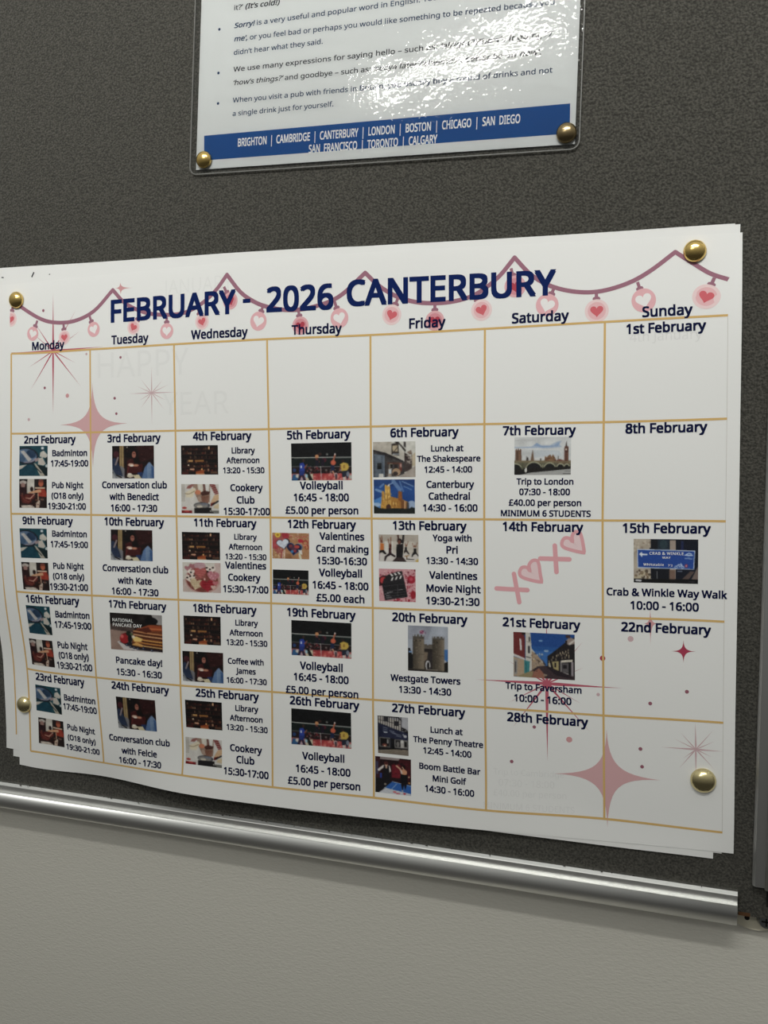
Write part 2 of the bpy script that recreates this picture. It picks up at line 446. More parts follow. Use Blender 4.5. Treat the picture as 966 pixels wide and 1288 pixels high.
GLYPHS = {
 'A': (512, '437 0 368 177 141 177 73 0 0 0 224 575 289 575 512 0 282 415 279 424 274 438 269 455 263 473 259 489 255 500 251 484 247 468 242 452 238 438 234 425 230 415 165 241 346 241', '4 6 5 4 14 6 14 7 6 4 15 14 13 7 14 12 7 13 4 16 15 11 7 12 4 17 16 10 7 11 4 18 17 4 19 18 9 7 10 4 20 19 8 7 9 4 21 20 22 7 8 4 2 21 2 22 21 2 1 22 1 7 22 4 3 2 0 7 1'),
 'B': (521, '241 573 336 565 404 541 445 497 459 431 456 399 446 371 431 347 409 328 382 313 350 304 350 300 384 292 415 279 441 261 461 236 474 203 478 163 472 115 454 74 425 42 385 19 337 5 279 0 78 0 78 573 256 329 318 335 357 352 377 382 384 423 376 463 351 490 308 506 245 511 150 511 150 329 150 269 150 61 265 61 330 68 371 91 394 125 401 168 398 197 388 221 370 241 344 256 307 266 260 269', '24 35 25 35 0 25 35 1 0 35 2 1 35 34 2 34 3 2 24 36 35 33 3 34 32 3 33 32 4 3 31 4 32 30 4 31 30 5 4 29 5 30 29 6 5 28 6 29 28 7 6 27 7 28 27 8 7 26 8 27 24 37 36 37 26 36 37 8 26 37 9 8 37 10 9 37 11 10 37 12 11 37 13 12 37 49 13 49 14 13 24 38 37 48 14 49 47 14 48 47 15 14 46 15 47 45 15 46 45 16 15 44 16 45 44 17 16 43 17 44 42 17 43 42 18 17 41 18 42 41 19 18 40 19 41 40 20 19 39 20 40 24 39 38 24 20 39 24 21 20 24 22 21 24 23 22'),
 'C': (507, '323 517 280 513 241 502 206 482 178 456 155 423 139 383 129 337 125 286 131 220 147 164 175 117 213 83 262 62 322 55 359 57 394 62 427 69 460 78 460 15 427 5 393 -2 356 -7 312 -8 232 1 166 28 115 72 78 131 56 203 49 287 53 349 67 406 89 456 120 499 159 534 206 559 261 575 324 581 367 578 409 572 448 561 482 547 453 486 425 497 394 508 360 515', '36 38 37 36 39 38 35 39 36 35 40 39 35 41 40 34 41 35 34 45 41 45 44 41 44 43 41 43 42 41 33 1 34 1 0 34 0 45 34 33 2 1 33 3 2 32 3 33 32 4 3 31 4 32 31 5 4 31 6 5 30 6 31 30 7 6 29 7 30 29 8 7 28 8 29 28 9 8 28 10 9 27 10 28 27 11 10 26 11 27 26 12 11 26 13 12 17 19 18 25 13 26 16 19 17 25 14 13 15 19 16 14 19 15 25 19 14 24 19 25 24 20 19 24 21 20 23 21 24 23 22 21'),
 'D': (585, '536 292 528 203 501 131 457 74 399 33 325 8 237 0 78 0 78 573 254 573 335 565 404 540 460 501 502 446 528 377 460 289 454 359 435 415 404 457 361 487 308 505 244 511 150 511 150 62 228 62 329 76 402 119 446 190', '7 22 8 22 9 8 22 10 9 22 11 10 22 21 11 21 12 11 7 23 22 20 12 21 19 12 20 19 13 12 18 13 19 17 13 18 17 14 13 16 14 17 16 0 14 15 0 16 15 1 0 27 1 15 27 2 1 26 2 27 26 3 2 25 3 26 24 3 25 24 4 3 7 24 23 7 4 24 7 5 4 7 6 5'),
 'E': (446, '398 0 78 0 78 573 398 573 398 509 150 509 150 330 383 330 383 268 150 268 150 63 398 63', '1 5 2 5 3 2 5 4 3 1 6 5 1 9 6 9 7 6 9 8 7 1 10 9 1 11 10 1 0 11'),
 'F': (416, '150 0 78 0 78 573 398 573 398 509 150 509 150 306 383 306 383 243 150 243', '1 5 2 5 3 2 5 4 3 1 6 5 1 9 6 9 7 6 9 8 7 1 0 9'),
 'G': (584, '326 302 524 302 524 22 478 8 431 -1 380 -6 323 -8 241 1 173 28 120 71 81 130 57 202 49 286 58 370 84 442 127 500 186 544 259 571 346 581 392 578 437 572 478 561 516 547 489 484 457 497 421 508 382 515 342 517 278 510 225 489 181 455 150 409 131 353 124 286 130 222 146 166 175 119 216 84 270 62 340 55 375 56 404 59 429 63 452 68 452 238 326 238', '17 19 18 17 20 19 17 21 20 16 21 17 16 22 21 16 26 22 26 25 22 25 24 22 24 23 22 15 27 16 27 26 16 15 28 27 15 29 28 14 29 15 14 30 29 14 31 30 13 31 14 13 32 31 12 32 13 12 33 32 45 1 0 45 44 1 44 2 1 11 33 12 11 34 33 43 2 44 11 35 34 10 35 11 10 36 35 9 36 10 9 37 36 9 38 37 8 38 9 42 2 43 41 2 42 8 39 38 40 2 41 39 2 40 8 2 39 7 2 8 7 3 2 7 4 3 6 4 7 6 5 4'),
 'H': (594, '516 0 443 0 443 267 150 267 150 0 78 0 78 573 150 573 150 330 443 330 443 573 516 573', '5 7 6 5 8 7 9 11 10 9 0 11 5 3 8 3 9 8 3 2 9 2 0 9 5 4 3 1 0 2'),
 'I': (272, '239 0 32 0 32 42 99 57 99 515 32 531 32 573 239 573 239 531 172 515 172 57 239 42', '5 7 6 5 8 7 4 8 5 4 9 8 3 9 4 3 10 9 2 10 3 2 11 10 1 11 2 1 0 11'),
 'J': (219, '-3 -152 -21 -152 -37 -150 -51 -146 -63 -142 -63 -81 -49 -84 -35 -87 -20 -88 -5 -89 15 -87 33 -81 50 -70 63 -53 71 -29 74 3 74 573 146 573 146 9 141 -42 128 -82 105 -113 75 -135 39 -148', '15 17 16 15 18 17 15 19 18 14 19 15 13 19 14 13 20 19 12 20 13 11 20 12 4 6 5 10 20 11 10 21 20 4 7 6 4 8 7 9 21 10 4 9 8 4 21 9 4 22 21 4 23 22 3 23 4 2 23 3 2 0 23 1 0 2'),
 'K': (496, '496 0 411 0 209 273 150 222 150 0 78 0 78 573 150 573 150 290 174 318 199 345 224 372 249 399 403 573 488 573 261 323', '5 7 6 5 8 7 12 14 13 12 15 14 11 15 12 10 15 11 9 15 10 9 0 15 8 2 9 2 0 9 5 3 8 3 2 8 1 0 2 5 4 3'),
 'L': (420, '78 0 78 573 150 573 150 64 400 64 400 0', '0 2 1 0 3 2 0 4 3 0 5 4'),
 'M': (727, '330 0 142 502 139 502 140 484 142 461 143 435 144 407 144 377 144 347 144 0 78 0 78 573 184 573 361 103 364 103 544 573 650 573 650 0 578 0 578 352 578 380 579 408 580 435 581 460 583 482 584 501 581 501 390 0', '10 2 11 2 12 11 2 1 12 1 13 12 14 26 15 26 16 15 26 25 16 25 17 16 10 3 2 0 13 1 14 27 26 24 17 25 10 4 3 23 17 24 10 5 4 22 17 23 10 6 5 21 17 22 20 17 21 10 7 6 19 17 20 10 8 7 18 17 19 10 9 8 0 14 13 0 27 14'),
 'N': (609, '532 0 447 0 141 476 138 476 139 455 141 432 142 406 143 378 144 349 144 320 144 0 78 0 78 573 161 573 467 99 470 99 469 115 468 137 467 164 466 193 465 223 464 249 464 573 532 573', '11 3 12 3 13 12 3 2 13 2 14 13 21 23 22 21 0 23 11 4 3 1 14 2 11 5 4 11 6 5 11 7 6 11 8 7 11 9 8 11 10 9 20 0 21 19 0 20 18 0 19 17 0 18 16 0 17 15 0 16 1 15 14 1 0 15'),
 'O': (626, '577 287 573 224 561 166 540 116 510 73 473 38 428 13 375 -3 314 -8 251 -3 196 13 151 39 114 73 85 116 65 167 53 224 49 288 56 370 78 442 114 500 166 545 232 572 314 581 393 572 459 545 510 501 547 442 570 370 125 287 130 220 145 163 171 117 207 83 255 62 314 55 373 62 420 83 456 117 481 163 496 220 501 287 490 384 456 457 398 503 314 518 255 511 207 490 171 457 145 411 130 354', '21 23 22 21 24 23 20 24 21 20 25 24 19 44 20 44 25 20 19 45 44 43 25 44 19 46 45 42 25 43 42 26 25 18 46 19 18 47 46 18 48 47 41 26 42 41 27 26 17 48 18 17 49 48 40 27 41 16 49 17 40 0 27 16 28 49 15 28 16 15 29 28 39 0 40 39 1 0 14 29 15 39 2 1 14 30 29 38 2 39 13 30 14 38 3 2 13 31 30 37 3 38 36 3 37 13 32 31 12 32 13 36 4 3 12 33 32 35 4 36 11 33 12 35 5 4 11 34 33 34 5 35 11 5 34 10 5 11 10 6 5 9 6 10 9 7 6 8 7 9'),
 'P': (485, '229 573 326 562 393 528 431 475 444 404 441 370 433 336 417 306 395 278 364 255 324 238 275 227 216 223 150 223 150 0 78 0 78 573 223 511 150 511 150 285 208 285 258 288 298 296 330 311 352 334 365 363 370 401 361 449 334 484 289 504', '15 18 16 18 0 16 18 1 0 18 2 1 18 17 2 17 29 2 29 3 2 15 19 18 28 3 29 27 3 28 27 4 3 26 4 27 26 5 4 25 5 26 25 6 5 24 6 25 24 7 6 23 7 24 22 7 23 22 8 7 21 8 22 20 8 21 15 13 19 13 20 19 13 8 20 13 9 8 13 10 9 13 11 10 13 12 11 15 14 13'),
 'Q': (626, '577 287 573 221 559 160 535 108 503 64 461 30 411 6 548 -136 444 -136 334 -7 329 -7 324 -8 318 -8 314 -8 251 -3 196 13 151 39 114 73 85 116 65 167 53 224 49 288 56 370 78 442 114 500 166 545 232 572 314 581 393 572 459 545 510 501 547 442 570 370 125 287 130 220 145 163 171 117 207 83 255 62 314 55 373 62 420 83 456 117 481 163 496 220 501 287 490 384 456 457 398 503 314 518 255 511 207 490 171 457 145 411 130 354', '26 28 27 26 29 28 25 29 26 25 30 29 24 49 25 49 30 25 24 50 49 48 30 49 24 51 50 47 30 48 47 31 30 23 51 24 23 52 51 23 53 52 46 31 47 46 32 31 22 53 23 22 54 53 45 32 46 21 54 22 45 0 32 21 33 54 20 33 21 20 34 33 44 0 45 44 1 0 19 34 20 44 2 1 19 35 34 43 2 44 18 35 19 18 36 35 42 2 43 42 3 2 41 3 42 18 37 36 17 37 18 41 4 3 17 38 37 40 4 41 16 38 17 40 5 4 16 39 38 39 5 40 16 5 39 15 5 16 15 6 5 14 6 15 14 9 6 9 7 6 13 10 14 10 9 14 8 7 9 13 11 10 13 12 11'),
 'R': (499, '236 573 301 568 353 555 393 532 422 500 439 460 444 410 440 368 427 334 408 306 385 285 358 269 330 257 487 0 403 0 264 237 150 237 150 0 78 0 78 573 232 510 150 510 150 298 236 298 296 304 338 325 362 359 370 407 366 440 355 467 336 486 310 500 275 507', '18 21 19 21 0 19 21 1 0 21 2 1 21 3 2 21 20 3 20 4 3 18 22 21 32 4 20 31 4 32 31 5 4 30 5 31 29 5 30 28 5 29 28 6 5 27 6 28 27 7 6 26 7 27 26 8 7 25 8 26 25 9 8 24 9 25 24 10 9 23 10 24 18 16 22 16 23 22 16 10 23 16 11 10 16 12 11 16 15 12 15 13 12 18 17 16 14 13 15'),
 'S': (440, '403 153 396 106 378 66 348 35 307 11 257 -3 198 -8 167 -7 137 -5 109 -1 83 4 61 11 41 19 41 88 73 76 113 65 156 57 201 55 240 57 273 66 298 79 316 98 327 120 330 147 327 173 318 194 302 213 277 230 242 247 196 265 161 279 131 294 106 311 85 330 69 351 57 375 50 403 48 435 54 477 71 513 99 542 136 563 180 576 231 581 276 578 318 572 355 562 389 549 366 487 336 499 302 508 266 515 229 517 196 515 169 507 148 494 133 478 124 457 121 434 124 407 133 386 149 367 172 351 204 335 246 318 293 299 332 279 362 255 385 228 398 194', '42 44 43 42 45 44 41 45 42 41 46 45 40 46 41 40 47 46 40 51 47 51 50 47 50 49 47 49 48 47 39 52 40 52 51 40 39 53 52 39 54 53 38 54 39 38 55 54 38 56 55 38 57 56 37 57 38 37 58 57 36 58 37 36 59 58 36 60 59 35 60 36 35 61 60 34 61 35 34 62 61 34 63 62 33 63 34 33 64 63 32 64 33 32 65 64 31 65 32 31 66 65 30 66 31 29 66 30 29 67 66 28 67 29 28 68 67 27 68 28 26 68 27 26 69 68 25 69 26 25 0 69 24 0 25 23 0 24 23 1 0 22 1 23 21 1 22 21 2 1 20 2 21 12 14 13 19 2 20 12 15 14 19 3 2 18 3 19 12 16 15 17 3 18 12 17 16 12 3 17 12 4 3 11 4 12 11 5 4 10 5 11 9 5 10 8 5 9 8 6 5 7 6 8'),
 'T': (446, '259 0 187 0 187 509 8 509 8 573 437 573 437 509 259 509', '3 5 4 3 6 5 2 6 3 1 7 2 7 6 2 1 0 7'),
 'U': (586, '513 202 507 146 489 95 459 52 416 20 360 -1 290 -8 196 7 128 50 86 118 72 204 72 573 144 573 144 201 154 139 182 93 228 64 294 55 342 59 379 73 407 96 427 126 438 161 442 202 442 573 513 573', '10 12 11 10 13 12 23 25 24 23 0 25 9 13 10 22 0 23 22 1 0 9 14 13 21 1 22 21 2 1 9 15 14 20 2 21 8 15 9 19 2 20 19 3 2 8 16 15 18 3 19 8 17 16 17 3 18 8 3 17 8 4 3 7 4 8 7 5 4 6 5 7'),
 'V': (481, '481 573 277 0 204 0 0 573 75 573 204 205 213 182 220 160 226 139 231 119 236 100 241 80 245 100 250 119 255 140 262 161 269 183 277 207 405 573', '2 4 3 2 5 4 17 0 18 17 1 0 16 1 17 2 6 5 15 1 16 2 7 6 14 1 15 2 8 7 13 1 14 2 9 8 12 1 13 2 10 9 11 1 12 2 11 10 2 1 11'),
 'W': (746, '735 573 583 0 510 0 399 375 394 392 389 410 384 427 380 443 376 458 373 471 371 481 370 488 369 481 367 471 364 458 361 443 357 427 352 409 348 391 342 373 234 0 161 0 10 573 85 573 174 223 179 205 183 186 187 169 190 151 194 134 196 118 199 102 201 87 204 103 206 119 210 137 213 154 218 173 222 191 227 209 232 227 333 573 407 573 512 225 518 206 523 187 527 169 532 151 535 133 538 117 541 101 544 87 547 107 550 129 555 151 560 175 566 199 572 224 660 573', '21 23 22 21 24 23 40 42 41 40 11 42 11 43 42 57 0 58 57 1 0 40 12 11 10 43 11 40 13 12 9 43 10 40 14 13 8 43 9 40 15 14 7 43 8 40 16 15 6 43 7 5 43 6 40 17 16 4 43 5 40 18 17 3 43 4 40 19 18 2 43 3 40 20 19 39 20 40 2 44 43 56 1 57 21 25 24 38 20 39 2 45 44 21 26 25 55 1 56 37 20 38 2 46 45 21 27 26 54 1 55 36 20 37 2 47 46 21 28 27 35 20 36 53 1 54 21 29 28 2 48 47 34 20 35 21 30 29 2 49 48 52 1 53 33 20 34 21 31 30 2 50 49 51 1 52 32 20 33 21 32 31 2 51 50 21 20 32 2 1 51'),
 'X': (470, '467 0 385 0 233 249 79 0 3 0 193 298 15 573 95 573 236 348 377 573 453 573 276 300', '5 7 6 5 8 7 8 10 9 8 11 10 5 11 8 5 0 11 4 2 5 2 0 5 4 3 2 1 0 2'),
 'Y': (454, '227 291 376 573 454 573 263 222 263 0 191 0 191 219 0 573 79 573', '6 8 7 6 0 8 0 2 1 0 3 2 6 3 0 6 4 3 5 4 6'),
 'Z': (459, '427 0 30 0 30 55 332 508 40 508 40 573 419 573 419 518 118 64 427 64', '4 6 5 4 7 6 4 3 7 3 8 7 2 8 3 2 9 8 2 0 9 1 0 2'),
 'a': (450, '231 437 299 428 347 403 376 358 385 293 385 0 334 0 320 61 317 61 298 40 279 22 258 9 234 -1 206 -6 172 -8 136 -5 103 6 75 23 55 48 41 80 37 119 50 176 87 219 152 245 243 257 316 259 316 285 310 330 293 359 265 375 227 380 194 378 163 370 133 359 106 347 84 400 115 414 151 426 190 434 252 208 184 200 141 182 118 155 110 119 115 87 132 66 157 53 188 49 238 56 279 79 306 117 315 172 315 210', '38 1 0 37 1 38 37 2 1 36 2 37 35 2 36 35 29 2 29 3 2 34 33 35 33 32 35 32 31 35 31 30 35 30 29 35 28 3 29 27 3 28 27 4 3 26 4 27 26 5 4 25 5 26 24 52 25 52 5 25 23 52 24 22 52 23 21 40 22 40 39 22 39 52 22 51 5 52 21 41 40 21 42 41 20 42 21 50 5 51 20 43 42 19 43 20 19 44 43 49 7 50 7 5 50 19 45 44 18 45 19 48 8 49 8 7 49 18 46 45 48 9 8 6 5 7 47 9 48 18 47 46 18 9 47 17 9 18 17 10 9 16 10 17 16 11 10 16 12 11 15 12 16 15 13 12 14 13 15'),
 'b': (493, '139 461 138 435 138 410 136 389 135 373 139 373 161 398 189 419 226 432 272 437 344 423 401 381 437 312 449 215 444 147 427 91 400 48 365 17 322 -2 272 -8 226 -3 189 10 161 31 139 55 133 55 119 0 68 0 68 609 139 609 260 379 219 374 188 361 165 339 150 308 142 268 139 217 139 214 145 144 165 93 202 61 261 51 312 61 348 93 369 145 376 216 369 287 348 338 311 368', '26 28 27 26 0 28 26 1 0 8 10 9 26 2 1 7 10 8 7 11 10 6 11 7 26 3 2 5 29 6 29 11 6 26 4 3 29 47 11 47 12 11 5 30 29 5 31 30 26 5 4 26 33 5 33 32 5 32 31 5 46 12 47 45 12 46 45 13 12 26 34 33 44 13 45 26 35 34 26 36 35 43 13 44 43 14 13 26 37 36 43 15 14 42 15 43 26 38 37 41 15 42 26 24 38 24 39 38 41 16 15 40 16 41 24 23 39 23 40 39 26 25 24 22 40 23 22 16 40 22 17 16 21 17 22 21 18 17 20 18 21 20 19 18'),
 'c': (385, '241 -8 187 -2 139 15 99 45 69 87 50 143 44 213 51 284 71 342 102 385 142 415 191 432 245 438 278 436 309 431 336 424 358 415 337 356 316 363 292 370 267 374 244 376 204 371 172 358 148 335 131 303 120 263 117 213 120 166 131 126 148 94 172 71 202 58 240 53 273 55 302 60 328 68 351 78 351 15 328 5 304 -2 275 -7', '11 13 12 11 14 13 10 14 11 10 15 14 10 16 15 9 16 10 9 21 16 21 20 16 20 19 16 19 18 16 18 17 16 8 22 9 22 21 9 8 23 22 8 24 23 7 24 8 7 25 24 7 26 25 6 26 7 6 27 26 6 28 27 5 28 6 5 29 28 4 29 5 4 30 29 4 31 30 3 31 4 36 38 37 3 32 31 35 38 36 34 38 35 3 33 32 33 38 34 3 38 33 2 38 3 1 38 2 1 39 38 1 40 39 1 41 40 0 41 1'),
 'd': (493, '221 -8 148 6 92 48 56 117 44 214 56 311 93 381 149 424 221 438 253 436 280 429 303 420 323 407 340 391 354 374 359 374 358 387 356 405 355 424 354 438 354 609 425 609 425 0 368 0 358 58 354 58 340 40 323 24 303 11 279 1 252 -6 232 51 290 60 328 88 348 135 355 200 355 213 349 284 329 336 291 369 231 379 181 368 146 334 124 281 117 213 124 144 146 93 181 61', '19 21 20 19 22 21 7 9 8 18 22 19 7 10 9 7 11 10 6 11 7 17 22 18 6 12 11 6 13 12 16 22 17 6 40 13 40 14 13 15 22 16 5 41 6 41 40 6 39 14 40 39 15 14 39 38 15 38 37 15 37 22 15 5 42 41 5 43 42 4 43 5 36 22 37 4 44 43 3 44 4 35 22 36 3 45 44 34 22 35 3 46 45 33 22 34 2 46 3 2 47 46 32 24 33 24 22 33 2 31 47 31 25 32 25 24 32 31 26 25 23 22 24 2 26 31 1 26 2 1 27 26 1 28 27 1 29 28 0 29 1 0 30 29'),
 'e': (452, '234 438 286 432 329 414 364 385 390 346 406 299 411 244 411 201 117 201 127 137 154 90 197 62 254 52 293 54 327 60 359 69 392 82 392 20 359 8 327 -1 292 -6 251 -8 194 -2 143 17 101 48 70 91 51 146 44 212 50 277 68 333 96 378 134 411 181 431 233 380 188 372 154 348 130 309 119 257 338 257 335 292 326 322 312 346 292 364 266 376', '32 1 0 32 2 1 31 2 32 31 3 2 30 3 31 30 33 3 33 43 3 43 4 3 30 34 33 29 34 30 42 4 43 29 35 34 41 4 42 29 36 35 41 5 4 40 5 41 28 36 29 39 5 40 28 37 36 39 6 5 38 6 39 27 37 28 27 38 37 27 6 38 27 7 6 26 8 27 8 7 27 26 9 8 25 9 26 25 10 9 24 10 25 24 11 10 15 17 16 14 17 15 24 12 11 13 17 14 12 17 13 24 17 12 23 17 24 23 18 17 22 18 23 22 19 18 22 20 19 21 20 22'),
 'f': (276, '266 375 158 375 158 0 87 0 87 375 12 375 12 408 87 432 87 457 92 507 104 547 124 577 152 597 186 609 227 613 252 612 274 609 294 604 310 599 292 544 278 548 262 552 245 555 228 556 197 550 175 532 162 502 158 458 158 430 266 430', '13 15 14 13 16 15 12 16 13 12 17 16 12 18 17 12 19 18 11 21 12 21 20 12 20 19 12 10 23 11 23 22 11 22 21 11 10 24 23 10 25 24 9 25 10 9 26 25 8 26 9 8 27 26 8 28 27 7 28 8 6 28 7 6 29 28 6 0 29 5 0 6 4 0 5 3 1 4 1 0 4 3 2 1'),
 'g': (493, '221 438 261 434 297 422 329 402 355 373 359 373 369 430 425 430 425 -7 420 -63 404 -109 378 -146 341 -172 293 -187 233 -192 188 -191 147 -186 110 -177 78 -165 78 -100 111 -114 149 -125 191 -132 237 -134 286 -126 324 -101 347 -63 355 -13 355 4 355 16 356 32 357 47 358 57 354 57 329 28 299 8 263 -4 221 -8 147 7 91 51 56 121 44 214 56 306 91 377 147 423 230 379 197 374 169 359 147 336 130 303 120 262 117 213 124 143 146 92 182 60 232 50 262 52 288 58 309 69 326 85 340 105 349 131 354 161 356 197 356 214 353 267 343 309 326 340 302 362 270 374', '44 1 0 44 2 1 5 7 6 5 8 7 43 2 44 43 3 2 43 45 3 45 4 3 43 46 45 69 4 45 42 46 43 68 4 69 42 47 46 68 5 4 68 67 5 67 66 5 66 8 5 42 48 47 42 49 48 65 8 66 41 49 42 41 50 49 64 8 65 41 51 50 40 51 41 63 8 64 40 52 51 62 8 63 61 8 62 40 53 52 60 8 61 39 53 40 59 32 60 32 8 60 39 54 53 58 32 59 57 32 58 39 55 54 56 33 57 33 32 57 56 34 33 31 8 32 55 34 56 38 55 39 38 34 55 30 8 31 29 8 30 38 35 34 28 8 29 38 36 35 37 36 38 27 8 28 27 9 8 26 9 27 25 9 26 25 10 9 18 20 19 24 10 25 24 11 10 18 21 20 18 22 21 23 11 24 18 23 22 18 11 23 18 12 11 17 12 18 17 13 12 16 13 17 15 13 16 15 14 13'),
 'h': (495, '139 431 138 415 138 399 136 384 135 370 140 370 155 391 174 407 196 420 221 429 247 435 273 437 321 433 360 421 391 400 413 370 426 330 431 280 431 0 361 0 361 275 355 321 338 353 308 372 265 379 222 374 189 360 166 338 150 308 142 269 139 222 139 0 68 0 68 609 139 609', '32 34 33 32 0 34 10 12 11 9 12 10 9 13 12 32 1 0 8 13 9 8 14 13 7 14 8 32 2 1 6 14 7 6 15 14 32 3 2 5 24 6 24 15 6 32 4 3 5 25 24 23 15 24 5 26 25 22 15 23 32 5 4 32 28 5 28 27 5 27 26 5 22 16 15 21 16 22 21 17 16 20 17 21 32 29 28 20 18 17 19 18 20 32 30 29 32 31 30'),
 'i': (207, '104 591 119 588 133 580 142 566 145 546 142 526 133 512 119 504 104 501 88 504 75 512 66 526 63 546 66 566 75 580 88 588 139 430 139 0 68 0 68 430', '18 16 19 18 17 16 15 1 0 14 1 15 14 2 1 13 2 14 13 3 2 12 3 13 12 4 3 11 4 12 11 5 4 10 5 11 10 6 5 9 6 10 9 7 6 8 7 9'),
 'j': (207, '63 546 66 566 75 580 88 588 104 591 119 588 133 580 142 566 145 546 142 526 133 512 119 504 104 501 88 504 75 512 66 526 18 -192 -1 -192 -18 -190 -32 -187 -44 -183 -44 -126 -32 -129 -19 -132 -6 -133 9 -134 32 -130 51 -120 64 -100 68 -67 68 430 139 430 139 -64 136 -101 126 -133 110 -159 87 -177 56 -189', '29 31 30 29 32 31 29 33 32 28 33 29 27 33 28 27 34 33 26 34 27 20 22 21 20 23 22 25 34 26 20 24 23 25 35 34 20 25 24 20 35 25 20 36 35 20 37 36 19 37 20 18 37 19 18 16 37 17 16 18 3 5 4 2 5 3 2 6 5 1 6 2 1 7 6 0 7 1 0 8 7 15 8 0 15 9 8 14 9 15 14 10 9 13 10 14 13 11 10 12 11 13'),
 'k': (428, '138 291 138 276 137 257 136 238 135 221 138 221 144 229 152 240 162 252 172 264 181 276 189 285 326 430 409 430 235 246 421 0 336 0 187 200 138 158 138 0 68 0 68 609 138 609', '20 22 21 20 0 22 11 13 12 11 14 13 20 1 0 10 14 11 20 2 1 9 14 10 8 14 9 20 3 2 7 14 8 7 15 14 6 17 7 17 15 7 20 4 3 5 17 6 20 5 4 20 18 5 18 17 5 16 15 17 20 19 18'),
 'l': (207, '139 0 68 0 68 609 139 609', '1 3 2 1 0 3'),
 'm': (750, '540 438 603 429 649 401 676 352 685 280 685 0 615 0 615 277 610 321 594 353 567 372 528 379 474 369 438 342 418 298 411 237 411 0 342 0 342 277 339 308 332 333 320 353 303 367 281 376 253 379 215 374 185 360 164 338 150 308 141 269 139 223 139 0 68 0 68 430 125 430 136 371 140 371 155 392 173 409 194 422 217 431 241 436 266 438 312 433 349 420 378 398 398 366 402 366 427 398 461 420 499 433', '41 43 42 50 1 0 40 43 41 40 44 43 49 1 50 39 44 40 32 34 33 32 35 34 49 2 1 38 44 39 38 45 44 48 2 49 37 45 38 48 10 2 10 3 2 37 46 45 47 11 48 11 10 48 36 24 37 24 46 37 36 25 24 23 46 24 47 12 11 22 46 23 36 26 25 9 3 10 32 36 35 32 28 36 28 27 36 27 26 36 47 13 12 21 46 22 21 47 46 21 13 47 20 13 21 8 3 9 8 4 3 20 14 13 19 14 20 7 4 8 32 29 28 18 14 19 18 15 14 7 5 4 17 15 18 6 5 7 32 30 29 17 16 15 32 31 30'),
 'n': (495, '275 438 343 429 391 401 421 352 431 280 431 0 361 0 361 275 355 321 338 353 308 372 265 379 204 368 166 338 146 289 139 223 139 0 68 0 68 430 125 430 136 371 140 371 156 392 175 409 198 422 222 431 248 436', '26 1 0 25 1 26 24 1 25 17 19 18 17 20 19 24 2 1 23 2 24 22 2 23 22 11 2 11 10 2 10 3 2 21 11 22 21 12 11 9 3 10 17 21 20 17 14 21 14 13 21 13 12 21 8 3 9 8 4 3 7 4 8 17 15 14 7 5 4 6 5 7 17 16 15'),
 'o': (485, '442 216 438 165 428 121 411 82 388 51 359 25 324 7 285 -4 241 -8 200 -4 163 7 129 25 100 51 77 82 59 121 48 165 44 216 50 282 68 336 97 380 137 412 186 431 244 438 299 431 347 412 387 380 417 336 436 282 117 216 120 169 130 128 147 95 172 71 203 56 243 51 282 56 314 71 339 95 356 128 366 169 369 216 365 263 355 303 338 335 314 359 282 374 242 379 185 368 147 335 124 284', '21 23 22 20 23 21 20 24 23 19 24 20 19 25 24 18 47 19 47 46 19 46 25 19 46 45 25 45 26 25 44 26 45 18 48 47 43 26 44 17 48 18 43 27 26 17 49 48 42 27 43 41 27 42 17 28 49 16 28 17 41 0 27 40 0 41 15 28 16 15 29 28 39 0 40 39 1 0 15 30 29 38 1 39 14 30 15 38 2 1 14 31 30 37 2 38 13 31 14 37 3 2 13 32 31 36 3 37 12 32 13 36 4 3 12 33 32 35 4 36 12 34 33 34 4 35 11 34 12 11 4 34 11 5 4 10 5 11 10 6 5 9 6 10 9 7 6 8 7 9'),
 'p': (493, '273 438 344 424 401 383 437 313 449 216 444 148 427 93 401 49 365 17 322 -2 272 -8 241 -6 213 1 190 11 170 24 153 38 139 55 134 55 136 39 137 20 138 1 139 -16 139 -192 68 -192 68 430 126 430 136 371 139 371 153 389 170 405 189 419 213 429 240 436 260 379 221 374 190 362 167 342 152 313 142 275 139 229 139 216 142 167 150 126 165 93 188 70 220 55 261 51 297 56 326 72 348 98 364 131 373 171 376 217 369 283 348 334 311 367', '32 1 0 31 1 32 23 25 24 23 26 25 30 1 31 30 2 1 29 2 30 28 2 29 27 33 28 33 2 28 33 55 2 55 3 2 27 34 33 27 35 34 23 27 26 23 38 27 38 37 27 37 36 27 36 35 27 54 3 55 53 3 54 53 4 3 52 4 53 23 39 38 23 40 39 51 4 52 23 41 40 51 5 4 50 5 51 23 42 41 50 6 5 49 6 50 23 17 42 17 43 42 48 6 49 17 44 43 48 7 6 47 7 48 17 45 44 46 7 47 17 16 45 16 46 45 23 18 17 15 46 16 15 7 46 15 8 7 23 19 18 14 8 15 13 8 14 23 20 19 13 9 8 12 9 13 11 9 12 23 21 20 11 10 9 23 22 21'),
